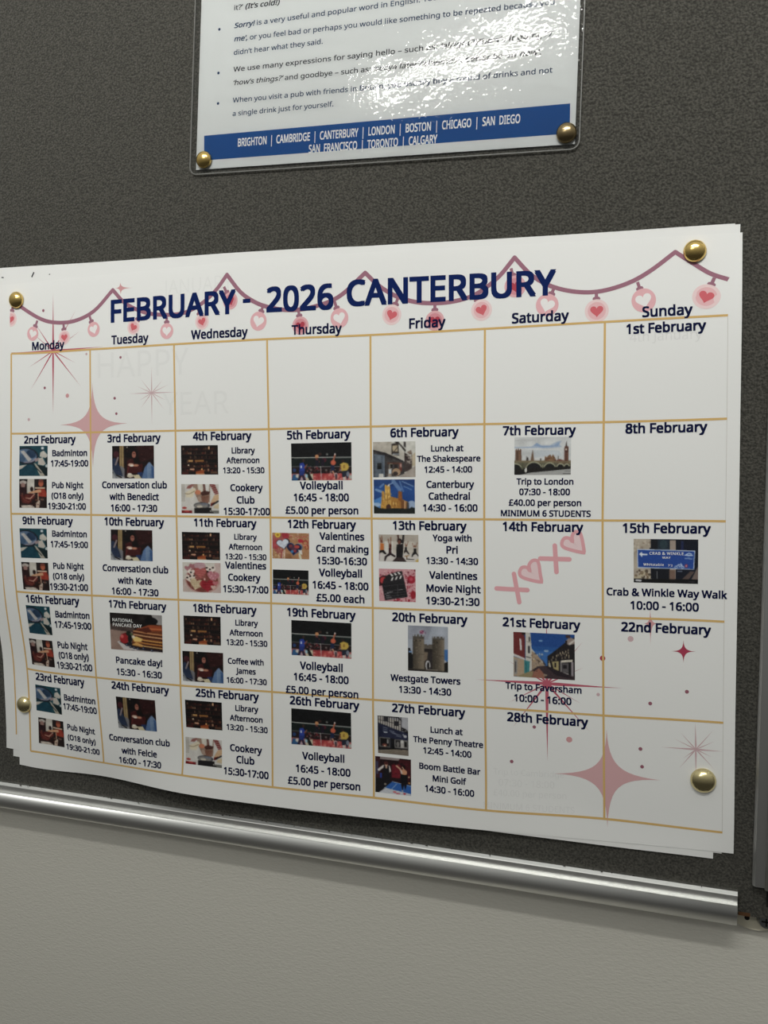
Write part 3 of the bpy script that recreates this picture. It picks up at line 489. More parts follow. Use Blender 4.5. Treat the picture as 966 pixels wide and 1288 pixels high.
 'q': (493, '354 -9 355 7 355 25 356 43 358 58 354 58 332 32 303 11 266 -3 219 -8 148 6 93 48 56 117 44 214 50 282 67 338 93 381 129 413 172 432 221 438 267 433 304 419 333 397 355 371 358 371 369 430 425 430 425 -192 354 -192 233 51 272 55 304 67 327 87 342 116 352 153 355 199 355 213 348 285 328 337 290 369 231 379 181 368 145 334 124 281 117 213 124 145 146 93 182 61', '18 20 19 18 21 20 17 21 18 24 26 25 24 27 26 17 22 21 16 22 17 16 40 22 40 23 22 15 41 16 41 40 16 39 23 40 39 24 23 39 38 24 38 37 24 37 27 24 15 42 41 14 42 15 14 43 42 36 27 37 13 43 14 13 44 43 12 44 13 35 27 36 12 45 44 34 27 35 33 4 34 4 27 34 12 46 45 11 46 12 32 4 33 11 47 46 31 4 32 30 5 31 5 4 31 11 29 47 30 6 5 3 27 4 29 6 30 11 6 29 10 6 11 2 27 3 10 7 6 1 27 2 10 8 7 0 27 1 9 8 10 28 27 0'),
 'r': (331, '269 438 281 438 295 437 308 435 319 433 310 368 299 370 287 372 275 373 264 374 240 371 217 363 195 351 176 334 161 313 149 289 141 261 139 229 139 0 68 0 68 430 126 430 134 351 137 351 152 374 170 395 191 413 214 426 240 435', '28 1 0 28 2 1 28 3 2 28 4 3 27 4 28 27 5 4 19 21 20 19 22 21 26 5 27 25 6 26 6 5 26 24 9 25 9 8 25 8 7 25 7 6 25 23 10 24 10 9 24 23 11 10 23 12 11 19 23 22 19 15 23 15 14 23 14 13 23 13 12 23 19 16 15 19 17 16 19 18 17'),
 's': (384, '348 119 343 80 327 49 302 24 268 6 226 -4 176 -8 135 -6 99 -1 68 8 42 19 42 83 70 71 104 60 141 52 178 49 224 53 256 66 274 86 280 112 278 128 271 141 259 154 239 167 212 180 174 196 135 212 103 228 76 245 57 266 45 292 41 324 52 372 85 408 137 430 202 438 240 436 275 430 308 421 339 409 315 353 287 363 258 372 228 378 197 380 159 377 131 366 114 350 108 328 111 312 119 298 133 286 154 274 182 261 219 246 257 231 289 215 314 197 333 176 344 150', '34 36 35 34 37 36 33 37 34 33 38 37 33 39 38 33 42 39 42 41 39 41 40 39 32 44 33 44 43 33 43 42 33 32 45 44 32 46 45 31 46 32 31 47 46 31 48 47 31 49 48 30 49 31 30 50 49 30 51 50 29 51 30 29 52 51 29 53 52 28 53 29 28 54 53 28 55 54 27 55 28 27 56 55 26 56 27 26 57 56 25 57 26 25 58 57 24 58 25 23 58 24 23 59 58 22 59 23 21 59 22 21 0 59 20 0 21 19 0 20 19 1 0 18 1 19 17 1 18 10 12 11 17 2 1 10 13 12 16 2 17 10 14 13 15 2 16 10 15 14 10 2 15 10 3 2 10 4 3 9 4 10 8 4 9 8 5 4 7 5 8 7 6 5'),
 't': (289, '212 50 228 50 245 53 260 55 272 59 272 5 258 0 240 -4 219 -7 200 -8 167 -5 138 4 112 20 91 44 78 79 74 125 74 375 13 375 13 409 75 437 103 528 144 528 144 430 269 430 269 375 144 375 144 127 149 93 163 69 185 54', '19 21 20 19 22 21 18 22 19 18 23 22 18 24 23 17 24 18 16 24 17 15 25 16 25 24 16 15 26 25 15 27 26 14 27 15 14 28 27 13 28 14 13 29 28 3 5 4 2 5 3 13 0 29 1 5 2 0 5 1 13 5 0 12 5 13 11 5 12 11 6 5 10 6 11 10 7 6 10 8 7 9 8 10'),
 'u': (495, '427 430 427 0 370 0 359 57 356 57 340 36 321 20 298 8 273 -1 247 -6 220 -8 173 -4 134 8 103 29 81 59 68 99 63 148 63 430 135 430 135 153 141 108 158 76 188 57 230 51 273 55 306 69 330 91 345 121 354 160 357 206 357 430', '16 18 17 16 19 18 29 0 30 29 1 0 28 1 29 27 1 28 16 20 19 15 20 16 26 1 27 15 21 20 14 21 15 25 3 26 3 1 26 14 22 21 24 4 25 4 3 25 13 22 14 13 23 22 24 5 4 2 1 3 23 5 24 13 5 23 13 6 5 12 6 13 12 7 6 11 7 12 11 8 7 11 9 8 10 9 11'),
 'v': (407, '163 0 0 430 75 430 167 176 173 158 180 137 187 116 193 96 198 78 201 63 204 63 208 78 214 96 220 117 227 138 234 158 241 176 332 430 407 430 244 0', '0 2 1 0 3 2 16 18 17 16 19 18 0 4 3 15 19 16 14 19 15 0 5 4 13 19 14 0 6 5 12 19 13 0 7 6 11 19 12 0 8 7 10 19 11 0 9 8 0 10 9 0 19 10'),
 'w': (630, '346 243 341 260 336 276 331 292 328 308 324 322 321 335 318 347 316 357 313 357 311 347 308 335 305 322 302 307 298 292 294 275 289 259 284 242 207 1 127 1 9 431 82 431 141 201 147 178 153 154 158 131 163 109 167 90 169 73 172 73 175 84 178 97 181 112 185 128 189 144 193 160 197 175 201 188 277 431 354 431 428 188 434 169 440 149 446 129 451 109 455 90 457 74 460 74 463 89 466 108 471 129 477 153 483 177 489 201 549 431 621 431 502 1 419 1', '19 21 20 19 22 21 37 39 38 37 9 39 9 8 39 8 40 39 53 55 54 53 56 55 37 10 9 7 40 8 37 11 10 6 40 7 37 12 11 5 40 6 4 40 5 37 13 12 3 40 4 37 14 13 2 40 3 37 15 14 1 40 2 37 16 15 0 40 1 37 17 16 57 40 0 37 18 17 19 23 22 52 56 53 36 18 37 57 41 40 19 24 23 51 56 52 35 18 36 57 42 41 34 18 35 19 25 24 50 56 51 57 43 42 33 18 34 19 26 25 49 56 50 57 44 43 32 18 33 31 18 32 19 27 26 57 45 44 48 56 49 30 18 31 57 46 45 19 28 27 47 56 48 29 18 30 57 47 46 57 56 47 19 29 28 19 18 29'),
 'x': (424, '170 220 22 430 102 430 213 268 322 430 402 430 253 220 410 0 330 0 213 172 94 0 14 0', '0 2 1 0 3 2 3 5 4 3 6 5 0 6 3 11 6 0 11 9 6 9 7 6 11 10 9 8 7 9'),
 'y': (409, '1 430 76 430 169 185 177 164 184 144 191 124 196 105 201 86 205 68 209 68 215 91 224 121 234 153 245 186 333 430 409 430 224 -59 207 -97 188 -130 165 -156 138 -176 106 -188 67 -192 49 -192 34 -190 20 -188 9 -186 9 -130 19 -132 30 -133 43 -134 56 -135 79 -132 99 -126 116 -114 130 -99 142 -80 152 -59 174 -2', '38 1 0 38 2 1 13 15 14 13 16 15 12 16 13 38 3 2 38 4 3 11 16 12 38 5 4 38 6 5 10 16 11 38 7 6 9 16 10 38 8 7 38 9 8 38 16 9 37 16 38 36 16 37 36 17 16 35 17 36 35 18 17 34 18 35 33 18 34 32 18 33 32 19 18 26 28 27 26 29 28 31 19 32 26 30 29 26 31 30 26 19 31 26 20 19 26 21 20 25 21 26 24 21 25 24 22 21 23 22 24'),
 'z': (377, '346 0 31 0 31 47 262 375 45 375 45 430 340 430 340 377 112 55 346 55', '4 6 5 4 7 6 4 3 7 3 8 7 2 8 3 2 9 8 2 0 9 1 0 2'),
 '0': (459, '419 287 417 221 409 163 395 112 376 70 349 37 316 12 276 -3 229 -8 170 1 122 27 86 70 60 129 44 201 39 287 44 373 58 446 83 504 119 547 167 573 229 581 287 573 335 547 372 504 399 446 414 373 110 287 113 215 121 156 137 111 159 78 190 59 229 52 268 59 298 78 320 110 336 156 345 215 348 287 345 359 336 417 320 463 298 495 268 515 229 521 190 515 159 495 137 463 121 417 113 359', '19 21 20 18 21 19 18 22 21 17 22 18 17 44 22 44 23 22 17 45 44 43 23 44 17 46 45 42 23 43 16 46 17 42 24 23 16 47 46 41 24 42 16 48 47 40 24 41 15 48 16 40 25 24 15 49 48 39 25 40 14 49 15 39 0 25 14 26 49 38 0 39 13 26 14 13 27 26 37 0 38 37 1 0 37 2 1 13 28 27 36 2 37 12 28 13 36 3 2 12 29 28 35 3 36 11 29 12 35 4 3 11 30 29 34 4 35 11 31 30 33 4 34 10 31 11 33 5 4 10 32 31 32 5 33 10 5 32 10 6 5 9 6 10 9 7 6 8 7 9'),
 '1': (459, '285 0 216 0 216 400 216 422 216 439 217 455 217 470 218 484 219 499 207 487 196 477 184 467 169 455 108 405 71 452 226 573 285 573', '14 16 15 14 8 16 8 0 16 14 9 8 7 0 8 14 10 9 6 0 7 14 11 10 5 0 6 14 12 11 4 0 5 14 13 12 3 0 4 2 0 3 1 0 2'),
 '2': (459, '417 0 38 0 38 59 188 210 228 251 261 287 287 320 306 353 318 387 322 424 315 466 294 496 261 514 221 520 181 517 147 506 115 489 83 466 45 513 68 531 94 548 122 561 153 572 186 578 221 581 270 576 313 562 347 540 372 510 388 472 394 428 389 385 375 344 353 305 324 267 288 227 247 185 128 67 128 64 417 64', '23 25 24 22 25 23 22 26 25 21 26 22 21 27 26 20 27 21 19 27 20 19 28 27 18 13 19 13 28 19 18 14 13 12 28 13 18 15 14 11 28 12 17 16 18 16 15 18 11 29 28 10 29 11 10 30 29 9 30 10 9 31 30 8 31 9 7 31 8 7 32 31 6 32 7 6 33 32 5 33 6 5 34 33 4 34 5 4 35 34 3 35 4 3 36 35 2 36 3 2 37 36 2 38 37 2 39 38 2 0 39 1 0 2'),
 '3': (459, '395 439 392 403 381 372 363 347 340 326 310 311 277 302 277 298 337 283 379 255 405 214 413 163 407 116 390 74 360 40 318 14 263 -3 193 -8 150 -6 110 -1 72 8 36 23 36 89 74 73 114 61 155 54 194 51 260 59 305 81 331 117 339 164 335 197 320 223 297 242 265 255 226 263 179 265 123 265 123 326 180 326 223 329 259 339 286 356 307 377 319 404 323 434 316 471 295 498 262 516 219 521 190 520 164 515 140 508 117 498 96 487 75 473 39 521 73 544 115 563 163 576 218 581 296 571 352 540 384 495', '59 61 60 58 61 59 58 62 61 57 62 58 56 62 57 56 49 62 49 48 62 48 63 62 55 54 56 54 53 56 53 52 56 52 51 56 51 50 56 50 49 56 47 63 48 46 63 47 46 0 63 45 0 46 45 1 0 44 1 45 43 1 44 43 2 1 42 2 43 42 3 2 41 3 42 41 4 3 40 4 41 39 4 40 39 5 4 37 39 38 37 5 39 37 6 5 37 7 6 37 8 7 37 36 8 36 9 8 35 9 36 34 9 35 33 9 34 33 10 9 32 10 33 31 10 32 31 11 10 30 11 31 29 11 30 29 12 11 28 12 29 28 13 12 21 23 22 27 13 28 27 14 13 21 24 23 21 25 24 26 14 27 21 26 25 21 14 26 21 15 14 20 15 21 20 16 15 19 16 20 18 16 19 18 17 16'),
 '4': (459, '443 130 359 130 359 0 291 0 291 130 17 130 17 190 286 576 359 576 359 193 443 193 291 374 291 394 291 412 292 429 293 444 293 459 294 474 294 487 295 500 292 500 285 485 276 468 266 451 257 438 86 193 291 193', '6 20 7 20 8 7 20 19 8 19 9 8 6 21 20 18 9 19 17 9 18 6 22 21 16 9 17 6 23 22 15 9 16 6 24 23 14 9 15 6 25 24 13 9 14 12 9 13 11 9 12 26 9 11 6 26 25 6 9 26 6 10 9 6 0 10 5 0 6 4 0 5 3 1 4 1 0 4 3 2 1'),
 '5': (459, '221 351 275 346 322 331 361 307 389 274 407 232 413 183 407 128 387 81 356 43 314 15 261 -2 199 -8 156 -6 116 0 80 10 51 23 51 90 82 74 121 62 161 55 200 52 239 55 274 65 302 82 323 106 336 137 341 176 332 225 306 262 262 284 197 292 173 291 146 288 120 284 99 280 64 302 86 573 373 573 373 508 146 508 132 342 148 345 169 348 194 350', '36 40 37 40 38 37 40 39 38 36 41 40 44 1 0 43 1 44 42 1 43 42 2 1 41 2 42 36 2 41 36 3 2 36 31 3 31 4 3 35 34 36 34 33 36 33 32 36 32 31 36 30 4 31 29 4 30 29 5 4 28 5 29 28 6 5 27 6 28 27 7 6 26 7 27 25 7 26 25 8 7 24 8 25 16 18 17 23 8 24 23 9 8 16 19 18 22 9 23 16 20 19 21 9 22 16 21 20 16 9 21 16 10 9 15 10 16 15 11 10 14 11 15 13 11 14 13 12 11'),
 '6': (459, '44 245 46 294 51 342 60 389 75 433 95 474 121 510 155 539 196 562 246 576 306 581 324 580 344 579 362 577 377 573 377 513 362 517 344 520 326 522 308 523 257 518 216 504 183 483 158 454 139 419 127 380 119 337 115 291 119 291 133 309 150 326 170 339 194 350 223 356 255 358 302 353 342 338 375 313 400 279 416 236 421 184 415 129 399 82 372 44 336 15 291 -2 239 -8 199 -4 163 7 130 26 101 54 77 89 59 133 48 185 238 51 284 59 320 84 343 125 351 184 344 233 324 271 289 295 241 303 205 299 175 287 150 270 131 248 119 223 115 198 117 172 123 146 133 121 146 99 164 79 185 64 210 55', '9 11 10 9 12 11 9 13 12 9 14 13 8 14 9 8 16 14 16 15 14 7 18 8 18 17 8 17 16 8 6 19 7 19 18 7 6 20 19 6 21 20 5 21 6 5 22 21 5 23 22 4 23 5 4 24 23 3 24 4 3 25 24 2 25 3 2 26 25 33 35 34 32 35 33 32 36 35 31 36 32 1 26 2 30 36 31 30 37 36 1 27 26 29 37 30 29 62 37 62 38 37 28 62 29 28 63 62 61 38 62 28 64 63 60 38 61 0 27 1 0 28 27 0 64 28 0 65 64 60 39 38 59 39 60 0 66 65 0 67 66 53 67 0 59 40 39 58 40 59 53 68 67 53 69 68 52 69 53 57 40 58 57 41 40 52 70 69 52 71 70 51 71 52 57 42 41 56 42 57 51 72 71 51 73 72 50 73 51 55 42 56 55 43 42 50 74 73 50 75 74 54 43 55 50 54 75 49 54 50 49 43 54 49 44 43 48 44 49 48 45 44 47 45 48 47 46 45'),
 '7': (459, '109 0 344 508 35 508 35 573 419 573 419 518 187 0', '2 4 3 2 5 4 2 1 5 1 6 5 0 6 1'),
 '8': (459, '229 581 276 577 318 565 352 546 378 519 395 485 400 443 396 411 385 383 368 359 346 338 320 319 291 303 325 285 355 265 381 242 401 216 414 185 419 148 413 104 395 65 367 34 330 11 284 -3 231 -8 174 -3 126 10 89 33 61 63 45 101 39 146 43 183 56 214 75 241 99 264 128 283 158 299 131 316 107 336 87 358 71 383 61 411 58 444 63 485 80 518 107 545 141 565 182 577 108 145 116 107 138 76 176 55 229 48 281 55 319 76 342 108 350 148 346 174 335 197 317 217 293 235 264 251 229 265 217 270 184 254 157 237 136 219 121 197 111 173 228 524 188 518 155 502 134 476 127 441 130 414 141 391 157 373 179 357 204 344 232 330 258 343 282 357 302 373 317 392 327 414 330 441 323 476 302 502 270 518', '47 1 0 47 2 1 46 2 47 46 3 2 45 3 46 45 4 3 44 69 45 69 4 45 44 70 69 88 4 69 88 5 4 43 70 44 43 71 70 87 5 88 43 72 71 86 5 87 42 72 43 86 6 5 42 73 72 85 6 86 41 73 42 85 7 6 41 74 73 84 7 85 83 7 84 41 75 74 40 75 41 83 8 7 82 8 83 40 76 75 82 9 8 39 76 40 39 77 76 81 9 82 81 10 9 38 77 39 38 78 77 80 10 81 38 79 78 79 10 80 79 11 10 37 79 38 37 11 79 37 12 11 36 12 37 36 13 12 35 13 36 35 14 13 34 63 35 63 14 35 34 64 63 62 14 63 61 14 62 61 15 14 33 64 34 33 65 64 60 15 61 60 16 15 32 65 33 32 66 65 59 16 60 32 67 66 58 16 59 58 17 16 31 67 32 31 68 67 57 17 58 57 18 17 30 68 31 56 18 57 30 48 68 56 19 18 55 19 56 29 48 30 29 49 48 54 19 55 29 50 49 54 20 19 28 50 29 28 51 50 53 20 54 53 21 20 27 51 28 27 52 51 52 21 53 27 21 52 27 22 21 26 22 27 26 23 22 25 23 26 25 24 23'),
 '9': (459, '417 328 415 279 410 231 401 183 387 139 366 99 340 63 306 33 265 11 214 -3 154 -8 137 -8 117 -6 97 -4 82 0 82 60 97 56 115 53 134 50 152 50 204 54 245 68 278 90 303 118 322 153 334 192 342 235 346 281 341 281 327 263 310 247 290 233 266 223 237 216 204 214 158 219 118 235 85 260 61 294 45 336 40 387 46 443 63 491 90 529 127 557 171 575 223 581 262 577 299 565 332 545 361 518 384 483 402 439 413 388 223 521 178 513 142 488 118 447 110 388 117 339 137 301 171 277 220 269 256 273 286 285 311 303 330 325 342 349 346 374 344 400 338 426 328 451 315 474 298 493 277 508 252 518', '45 47 46 45 48 47 44 48 45 44 49 48 43 49 44 43 50 49 42 55 43 55 54 43 54 50 43 75 50 54 74 50 75 74 51 50 42 56 55 73 51 74 72 51 73 41 56 42 41 57 56 72 52 51 71 52 72 70 52 71 41 58 57 40 58 41 70 53 52 69 53 70 68 53 69 40 59 58 68 0 53 39 59 40 67 0 68 66 0 67 39 60 59 38 60 39 66 1 0 65 1 66 64 1 65 38 61 60 37 61 38 63 28 64 28 27 64 27 1 64 63 29 28 26 1 27 26 2 1 37 62 61 62 29 63 37 29 62 37 30 29 36 30 37 36 31 30 25 2 26 35 31 36 35 32 31 25 3 2 35 33 32 34 33 35 24 3 25 24 4 3 23 4 24 23 5 4 22 5 23 22 6 5 21 6 22 20 6 21 20 7 6 14 16 15 14 17 16 19 7 20 14 18 17 14 19 18 14 7 19 14 8 7 14 9 8 13 9 14 13 10 9 12 10 13 11 10 12'),
 '£': (459, '268 580 310 577 347 570 381 560 410 547 385 491 360 502 332 512 301 519 269 521 229 515 200 498 182 467 176 421 176 310 339 310 339 257 176 257 176 173 174 144 168 120 159 101 148 86 135 74 121 64 429 64 429 0 26 0 26 59 48 67 67 78 82 94 95 114 102 140 105 172 105 257 28 257 28 310 105 310 105 428 110 473 125 510 149 540 182 562 222 575', '44 1 0 44 2 1 43 2 44 43 3 2 42 3 43 42 4 3 42 8 4 8 7 4 7 6 4 6 5 4 41 9 42 9 8 42 41 10 9 41 11 10 40 11 41 40 12 11 39 12 40 39 13 12 38 13 39 38 14 13 36 38 37 36 14 38 36 15 14 36 16 15 35 16 36 34 17 35 17 16 35 34 18 17 34 19 18 33 19 34 33 20 19 32 20 33 32 21 20 31 21 32 31 22 21 30 22 31 30 23 22 29 23 30 29 24 23 28 24 29 28 25 24 28 26 25 27 26 28'),
 ':': (215, '58 387 61 412 72 429 88 438 107 441 126 438 142 429 153 412 157 387 153 362 142 345 126 335 107 332 88 335 72 345 61 362 58 43 61 69 72 85 88 94 107 97 126 94 142 85 153 69 157 43 153 18 142 2 126 -8 107 -11 88 -8 72 2 61 18', '19 21 20 18 21 19 18 22 21 17 22 18 17 23 22 16 23 17 16 24 23 31 24 16 31 25 24 30 25 31 30 26 25 29 26 30 29 27 26 28 27 29 3 5 4 2 5 3 2 6 5 1 6 2 1 7 6 0 7 1 0 8 7 15 8 0 15 9 8 14 9 15 14 10 9 13 10 14 13 11 10 12 11 13'),
 '-': (258, '32 184 32 246 226 246 226 184', '0 2 1 0 3 2'),
 '.': (215, '58 43 61 69 72 85 88 94 107 97 126 94 142 85 153 69 157 43 153 18 142 2 126 -8 107 -11 88 -8 72 2 61 18', '3 5 4 2 5 3 2 6 5 1 6 2 1 7 6 0 7 1 0 8 7 15 8 0 15 9 8 14 9 15 14 10 9 13 10 14 13 11 10 12 11 13'),
 ',': (215, '154 84 146 55 136 23 124 -10 111 -42 98 -74 85 -103 33 -103 41 -72 49 -38 56 -3 63 31 68 63 73 93 148 93', '12 14 13 12 0 14 12 1 0 11 1 12 11 2 1 10 2 11 10 3 2 9 3 10 9 4 3 8 4 9 8 5 4 7 5 8 7 6 5'),
 '!': (216, '58 43 61 69 72 85 88 94 107 97 126 94 142 85 153 69 157 43 153 18 142 2 126 -8 107 -11 88 -8 72 2 61 18 131 161 85 161 65 573 151 573', '17 19 18 17 16 19 3 5 4 2 5 3 2 6 5 1 6 2 1 7 6 0 7 1 0 8 7 15 8 0 15 9 8 14 9 15 14 10 9 13 10 14 13 11 10 12 11 13'),
 '?': (348, '94 43 97 69 108 85 124 94 144 97 162 94 178 85 189 69 192 43 189 18 178 2 162 -8 144 -11 124 -8 108 2 97 18 112 183 114 211 118 235 127 257 139 277 157 298 180 319 207 343 228 363 243 381 253 398 258 416 260 439 254 473 235 498 204 514 163 519 126 516 93 509 63 498 34 485 10 541 43 557 81 569 122 578 168 581 235 571 285 543 317 498 327 440 324 407 316 379 302 355 283 332 260 310 233 287 209 266 192 248 180 231 173 215 170 196 168 175 168 161 112 161', '40 42 41 39 42 40 39 43 42 38 43 39 37 43 38 37 44 43 36 35 37 35 34 37 34 33 37 33 32 37 32 31 37 31 44 37 30 44 31 30 45 44 29 45 30 28 45 29 28 46 45 27 46 28 26 46 27 26 47 46 25 47 26 24 47 25 24 48 47 23 48 24 23 49 48 22 49 23 22 50 49 21 50 22 21 51 50 20 51 21 20 52 51 19 52 20 19 53 52 18 53 19 18 54 53 17 54 18 17 55 54 17 56 55 16 56 17 16 57 56 59 57 16 59 58 57 3 5 4 2 5 3 2 6 5 1 6 2 1 7 6 0 7 1 0 8 7 15 8 0 15 9 8 14 9 15 14 10 9 13 10 14 13 11 10 12 11 13'),
 "'": (180, '128 573 112 366 68 366 52 573', '2 0 3 2 1 0'),
 '(': (240, '32 220 35 285 45 348 60 409 83 468 113 522 150 573 217 573 167 493 132 407 111 315 103 221 107 159 116 98 132 38 154 -20 182 -75 216 -127 150 -127 113 -77 83 -24 60 34 45 94 35 156', '5 7 6 5 8 7 4 8 5 4 9 8 3 9 4 2 9 3 2 10 9 1 10 2 1 11 10 0 11 1 0 12 11 23 12 0 23 13 12 22 13 23 22 14 13 21 14 22 21 15 14 20 15 21 20 16 15 19 16 20 19 17 16 18 17 19'),
 ')': (240, '209 220 205 156 196 94 180 34 158 -24 128 -77 91 -127 25 -127 59 -75 87 -20 108 38 124 98 134 159 137 221 134 283 124 346 108 406 87 465 59 521 24 573 91 573 128 522 158 468 180 409 196 348 205 285', '18 20 19 18 21 20 18 22 21 17 22 18 17 23 22 16 23 17 16 24 23 15 24 16 15 25 24 14 25 15 14 0 25 13 0 14 12 0 13 12 1 0 11 1 12 11 2 1 10 2 11 10 3 2 9 3 10 9 4 3 8 4 9 8 5 4 7 5 8 7 6 5'),
 '/': (298, '290 573 77 0 8 0 221 573', '2 0 3 2 1 0'),
 '&': (587, '244 581 284 578 318 567 345 549 366 524 378 494 383 458 374 411 350 372 313 338 268 308 423 159 442 186 457 216 469 250 479 286 550 286 536 237 518 191 496 150 468 114 585 0 490 0 420 67 394 46 366 28 336 13 303 2 265 -6 223 -8 171 -4 127 10 91 32 65 63 48 102 43 149 46 187 57 220 75 248 100 273 131 296 166 318 149 337 133 358 118 379 107 403 99 429 96 456 101 493 114 524 135 548 165 567 201 578 209 273 182 257 159 239 141 221 128 201 119 178 116 152 124 112 146 81 181 61 225 55 273 59 314 71 347 90 375 111 241 524 211 519 186 506 171 485 165 457 169 429 180 404 199 378 225 350 265 376 292 401 308 428 313 458 308 484 294 505 271 519', '52 1 0 51 1 52 51 2 1 50 2 51 50 3 2 50 4 3 49 4 50 49 68 4 68 83 4 83 5 4 48 69 49 69 68 49 48 70 69 82 5 83 48 71 70 81 5 82 81 6 5 47 71 48 47 72 71 80 6 81 79 6 80 79 7 6 47 73 72 46 73 47 46 74 73 45 74 46 78 7 79 78 8 7 45 75 74 44 75 45 77 8 78 43 75 44 43 76 75 76 8 77 76 9 8 42 76 43 42 9 76 42 10 9 41 10 42 40 10 41 40 53 10 53 11 10 39 53 40 14 16 15 14 17 16 39 54 53 67 11 53 38 54 39 38 55 54 13 17 14 37 55 38 37 56 55 13 18 17 37 57 56 36 57 37 12 18 13 36 58 57 12 19 18 35 58 36 11 19 12 35 59 58 67 19 11 35 60 59 67 20 19 34 60 35 67 21 20 34 61 60 66 23 67 23 21 67 33 61 34 65 23 66 33 62 61 64 23 65 64 24 23 22 21 23 32 62 33 32 63 62 63 24 64 32 24 63 32 25 24 31 25 32 31 26 25 31 27 26 30 27 31 30 28 27 29 28 30'),
 '|': (442, '192 609 250 609 250 -193 192 -193', '3 1 0 3 2 1'),
 '–': (401, '32 184 32 246 369 246 369 184', '0 2 1 0 3 2'),
 '‘': (140, '10 385 18 414 28 446 40 479 53 512 66 543 79 573 131 573 123 541 115 507 108 473 101 438 95 406 91 376 14 376', '5 7 6 5 8 7 4 8 5 4 9 8 3 9 4 3 10 9 2 10 3 2 11 10 1 11 2 1 12 11 0 12 1 0 13 12 14 13 0'),
 '’': (140, '131 564 122 534 112 503 101 470 88 437 75 406 62 376 10 376 15 399 21 424 27 450 32 476 37 502 42 527 46 551 50 573 125 573', '14 16 15 14 0 16 14 1 0 13 1 14 13 2 1 12 2 13 12 3 2 11 3 12 10 3 11 10 4 3 9 4 10 9 5 4 8 5 9 8 6 5 7 6 8'),
 ' ': (208, '', ''),
}

COLS = np.array(COLS); ROWS = np.array(ROWS)


def _slopes(x, Y):
    h = np.diff(x)[:, None, None]
    d = np.diff(Y, axis=0) / h
    m = np.empty_like(Y)
    m[0] = d[0]; m[-1] = d[-1]
    m[1:-1] = (h[1:] * d[:-1] + h[:-1] * d[1:]) / (h[1:] + h[:-1])
    return m


NODES_T = _slopes(ROWS, NODES)


def _span(x, q):
    i = np.clip(np.searchsorted(x, q) - 1, 0, len(x) - 2)
    h = x[i + 1] - x[i]
    u = (q - x[i]) / h
    return i, h, np.clip(u, 0, 1), np.minimum(u, 0), np.maximum(u - 1, 0)


def sheet(s, t, lift=0.0):
    """Curved calendar sheet: s mm from its left edge, t mm down from its top edge -> world point (mm)."""
    s = np.atleast_1d(np.asarray(s, float)); t = np.atleast_1d(np.asarray(t, float))
    i, h, u, lo, hi = [a if a.ndim == 1 and k == 0 else a[:, None, None] for k, a in enumerate(_span(ROWS, t))]
    A = (2*u**3 - 3*u**2 + 1) * NODES[i] + (u**3 - 2*u**2 + u) * h * NODES_T[i] \
        + (3*u**2 - 2*u**3) * NODES[i+1] + (u**3 - u**2) * h * NODES_T[i+1] + lo*h*NODES_T[i] + hi*h*NODES_T[i+1]
    A = np.swapaxes(A, 0, 1)
    m = _slopes(COLS, A)
    j, h, u, lo, hi = _span(COLS, s)
    k = np.arange(len(s))
    h, u, lo, hi = h[:, None], u[:, None], lo[:, None], hi[:, None]
    r = (2*u**3 - 3*u**2 + 1) * A[j, k] + (u**3 - 2*u**2 + u) * h * m[j, k] \
        + (3*u**2 - 2*u**3) * A[j+1, k] + (u**3 - u**2) * h * m[j+1, k] + lo*h*m[j, k] + hi*h*m[j+1, k]
    # the sheets never dip into the felt
    r[:, 1] = -(0.5 + 0.12 * np.logaddexp(0, (-r[:, 1] - 0.5) / 0.12)) - lift
    return r


def notice(u, w, lift=0.0):
    """Laminated notice: u mm from the left edge of its paper, w mm up from the bottom edge -> world point (mm)."""
    u = np.atleast_1d(np.asarray(u, float))[:, None]; w = np.atleast_1d(np.asarray(w, float))[:, None]
    q = (1 - u/210) * (LAM[0] + w * LAM[2]) + u/210 * (LAM[1] + w * LAM[3])
    return np.stack([q[:, 0], np.full(len(q), -1.0 - lift), q[:, 1]], 1)


for _k in list(GLYPHS):
    a, v, f = GLYPHS[_k]
    GLYPHS[_k] = (a, np.array(v.split(), float).reshape(-1, 2) / 1000, np.array(f.split(), int).reshape(-1, 3))


def text_shape(runs, bold_default=18, track=0.0):
    """runs: [(string, bold, shear)] -> flat verts (baseline at 0, em units), faces, width"""
    V, F, Z, x, n = [], [], [], 0.0, 0
    for s, bold, shear in runs:
        for ch in s:
            adv, v, f = GLYPHS[ch]
            if len(v):
                b = bold / 1000
                offs = [(0, 0)] if b == 0 else [(-b, -b), (b, -b), (-b, b), (b, b)]
                for layer, (dx, dy) in enumerate(offs):
                    q = v.copy()
                    q[:, 0] += shear * q[:, 1] + x + dx
                    q[:, 1] += dy
                    V.append(q); F.append(f + n); n += len(q)
                    Z.append(np.full(len(q), 0.006 * layer))     # ink strokes lie on one another, never in the same plane
            x += adv / 1000 + track
    return np.concatenate(V), np.concatenate(F), np.concatenate(Z)


# ------------------------------------------------------------------ materials
felt = principled('grey felt', srgb(84, 82, 77), rough=1.0, spec=0.1)
_n, _ = add_noise_bump(felt, 900, 0.9, 0.0012, detail=6)
vary_color(felt, _n, srgb(56, 55, 51), srgb(87, 85, 79), 0.36, 0.66)
felt.node_tree.nodes['Principled BSDF'].inputs['Sheen Weight'].default_value = 0.15

wall_paint = principled('grey wall paint', srgb(216, 213, 203), rough=0.75, spec=0.25)
add_noise_bump(wall_paint, 800, 0.48, 0.0006, stretch=(0.55, 1, 1.3), detail=5)

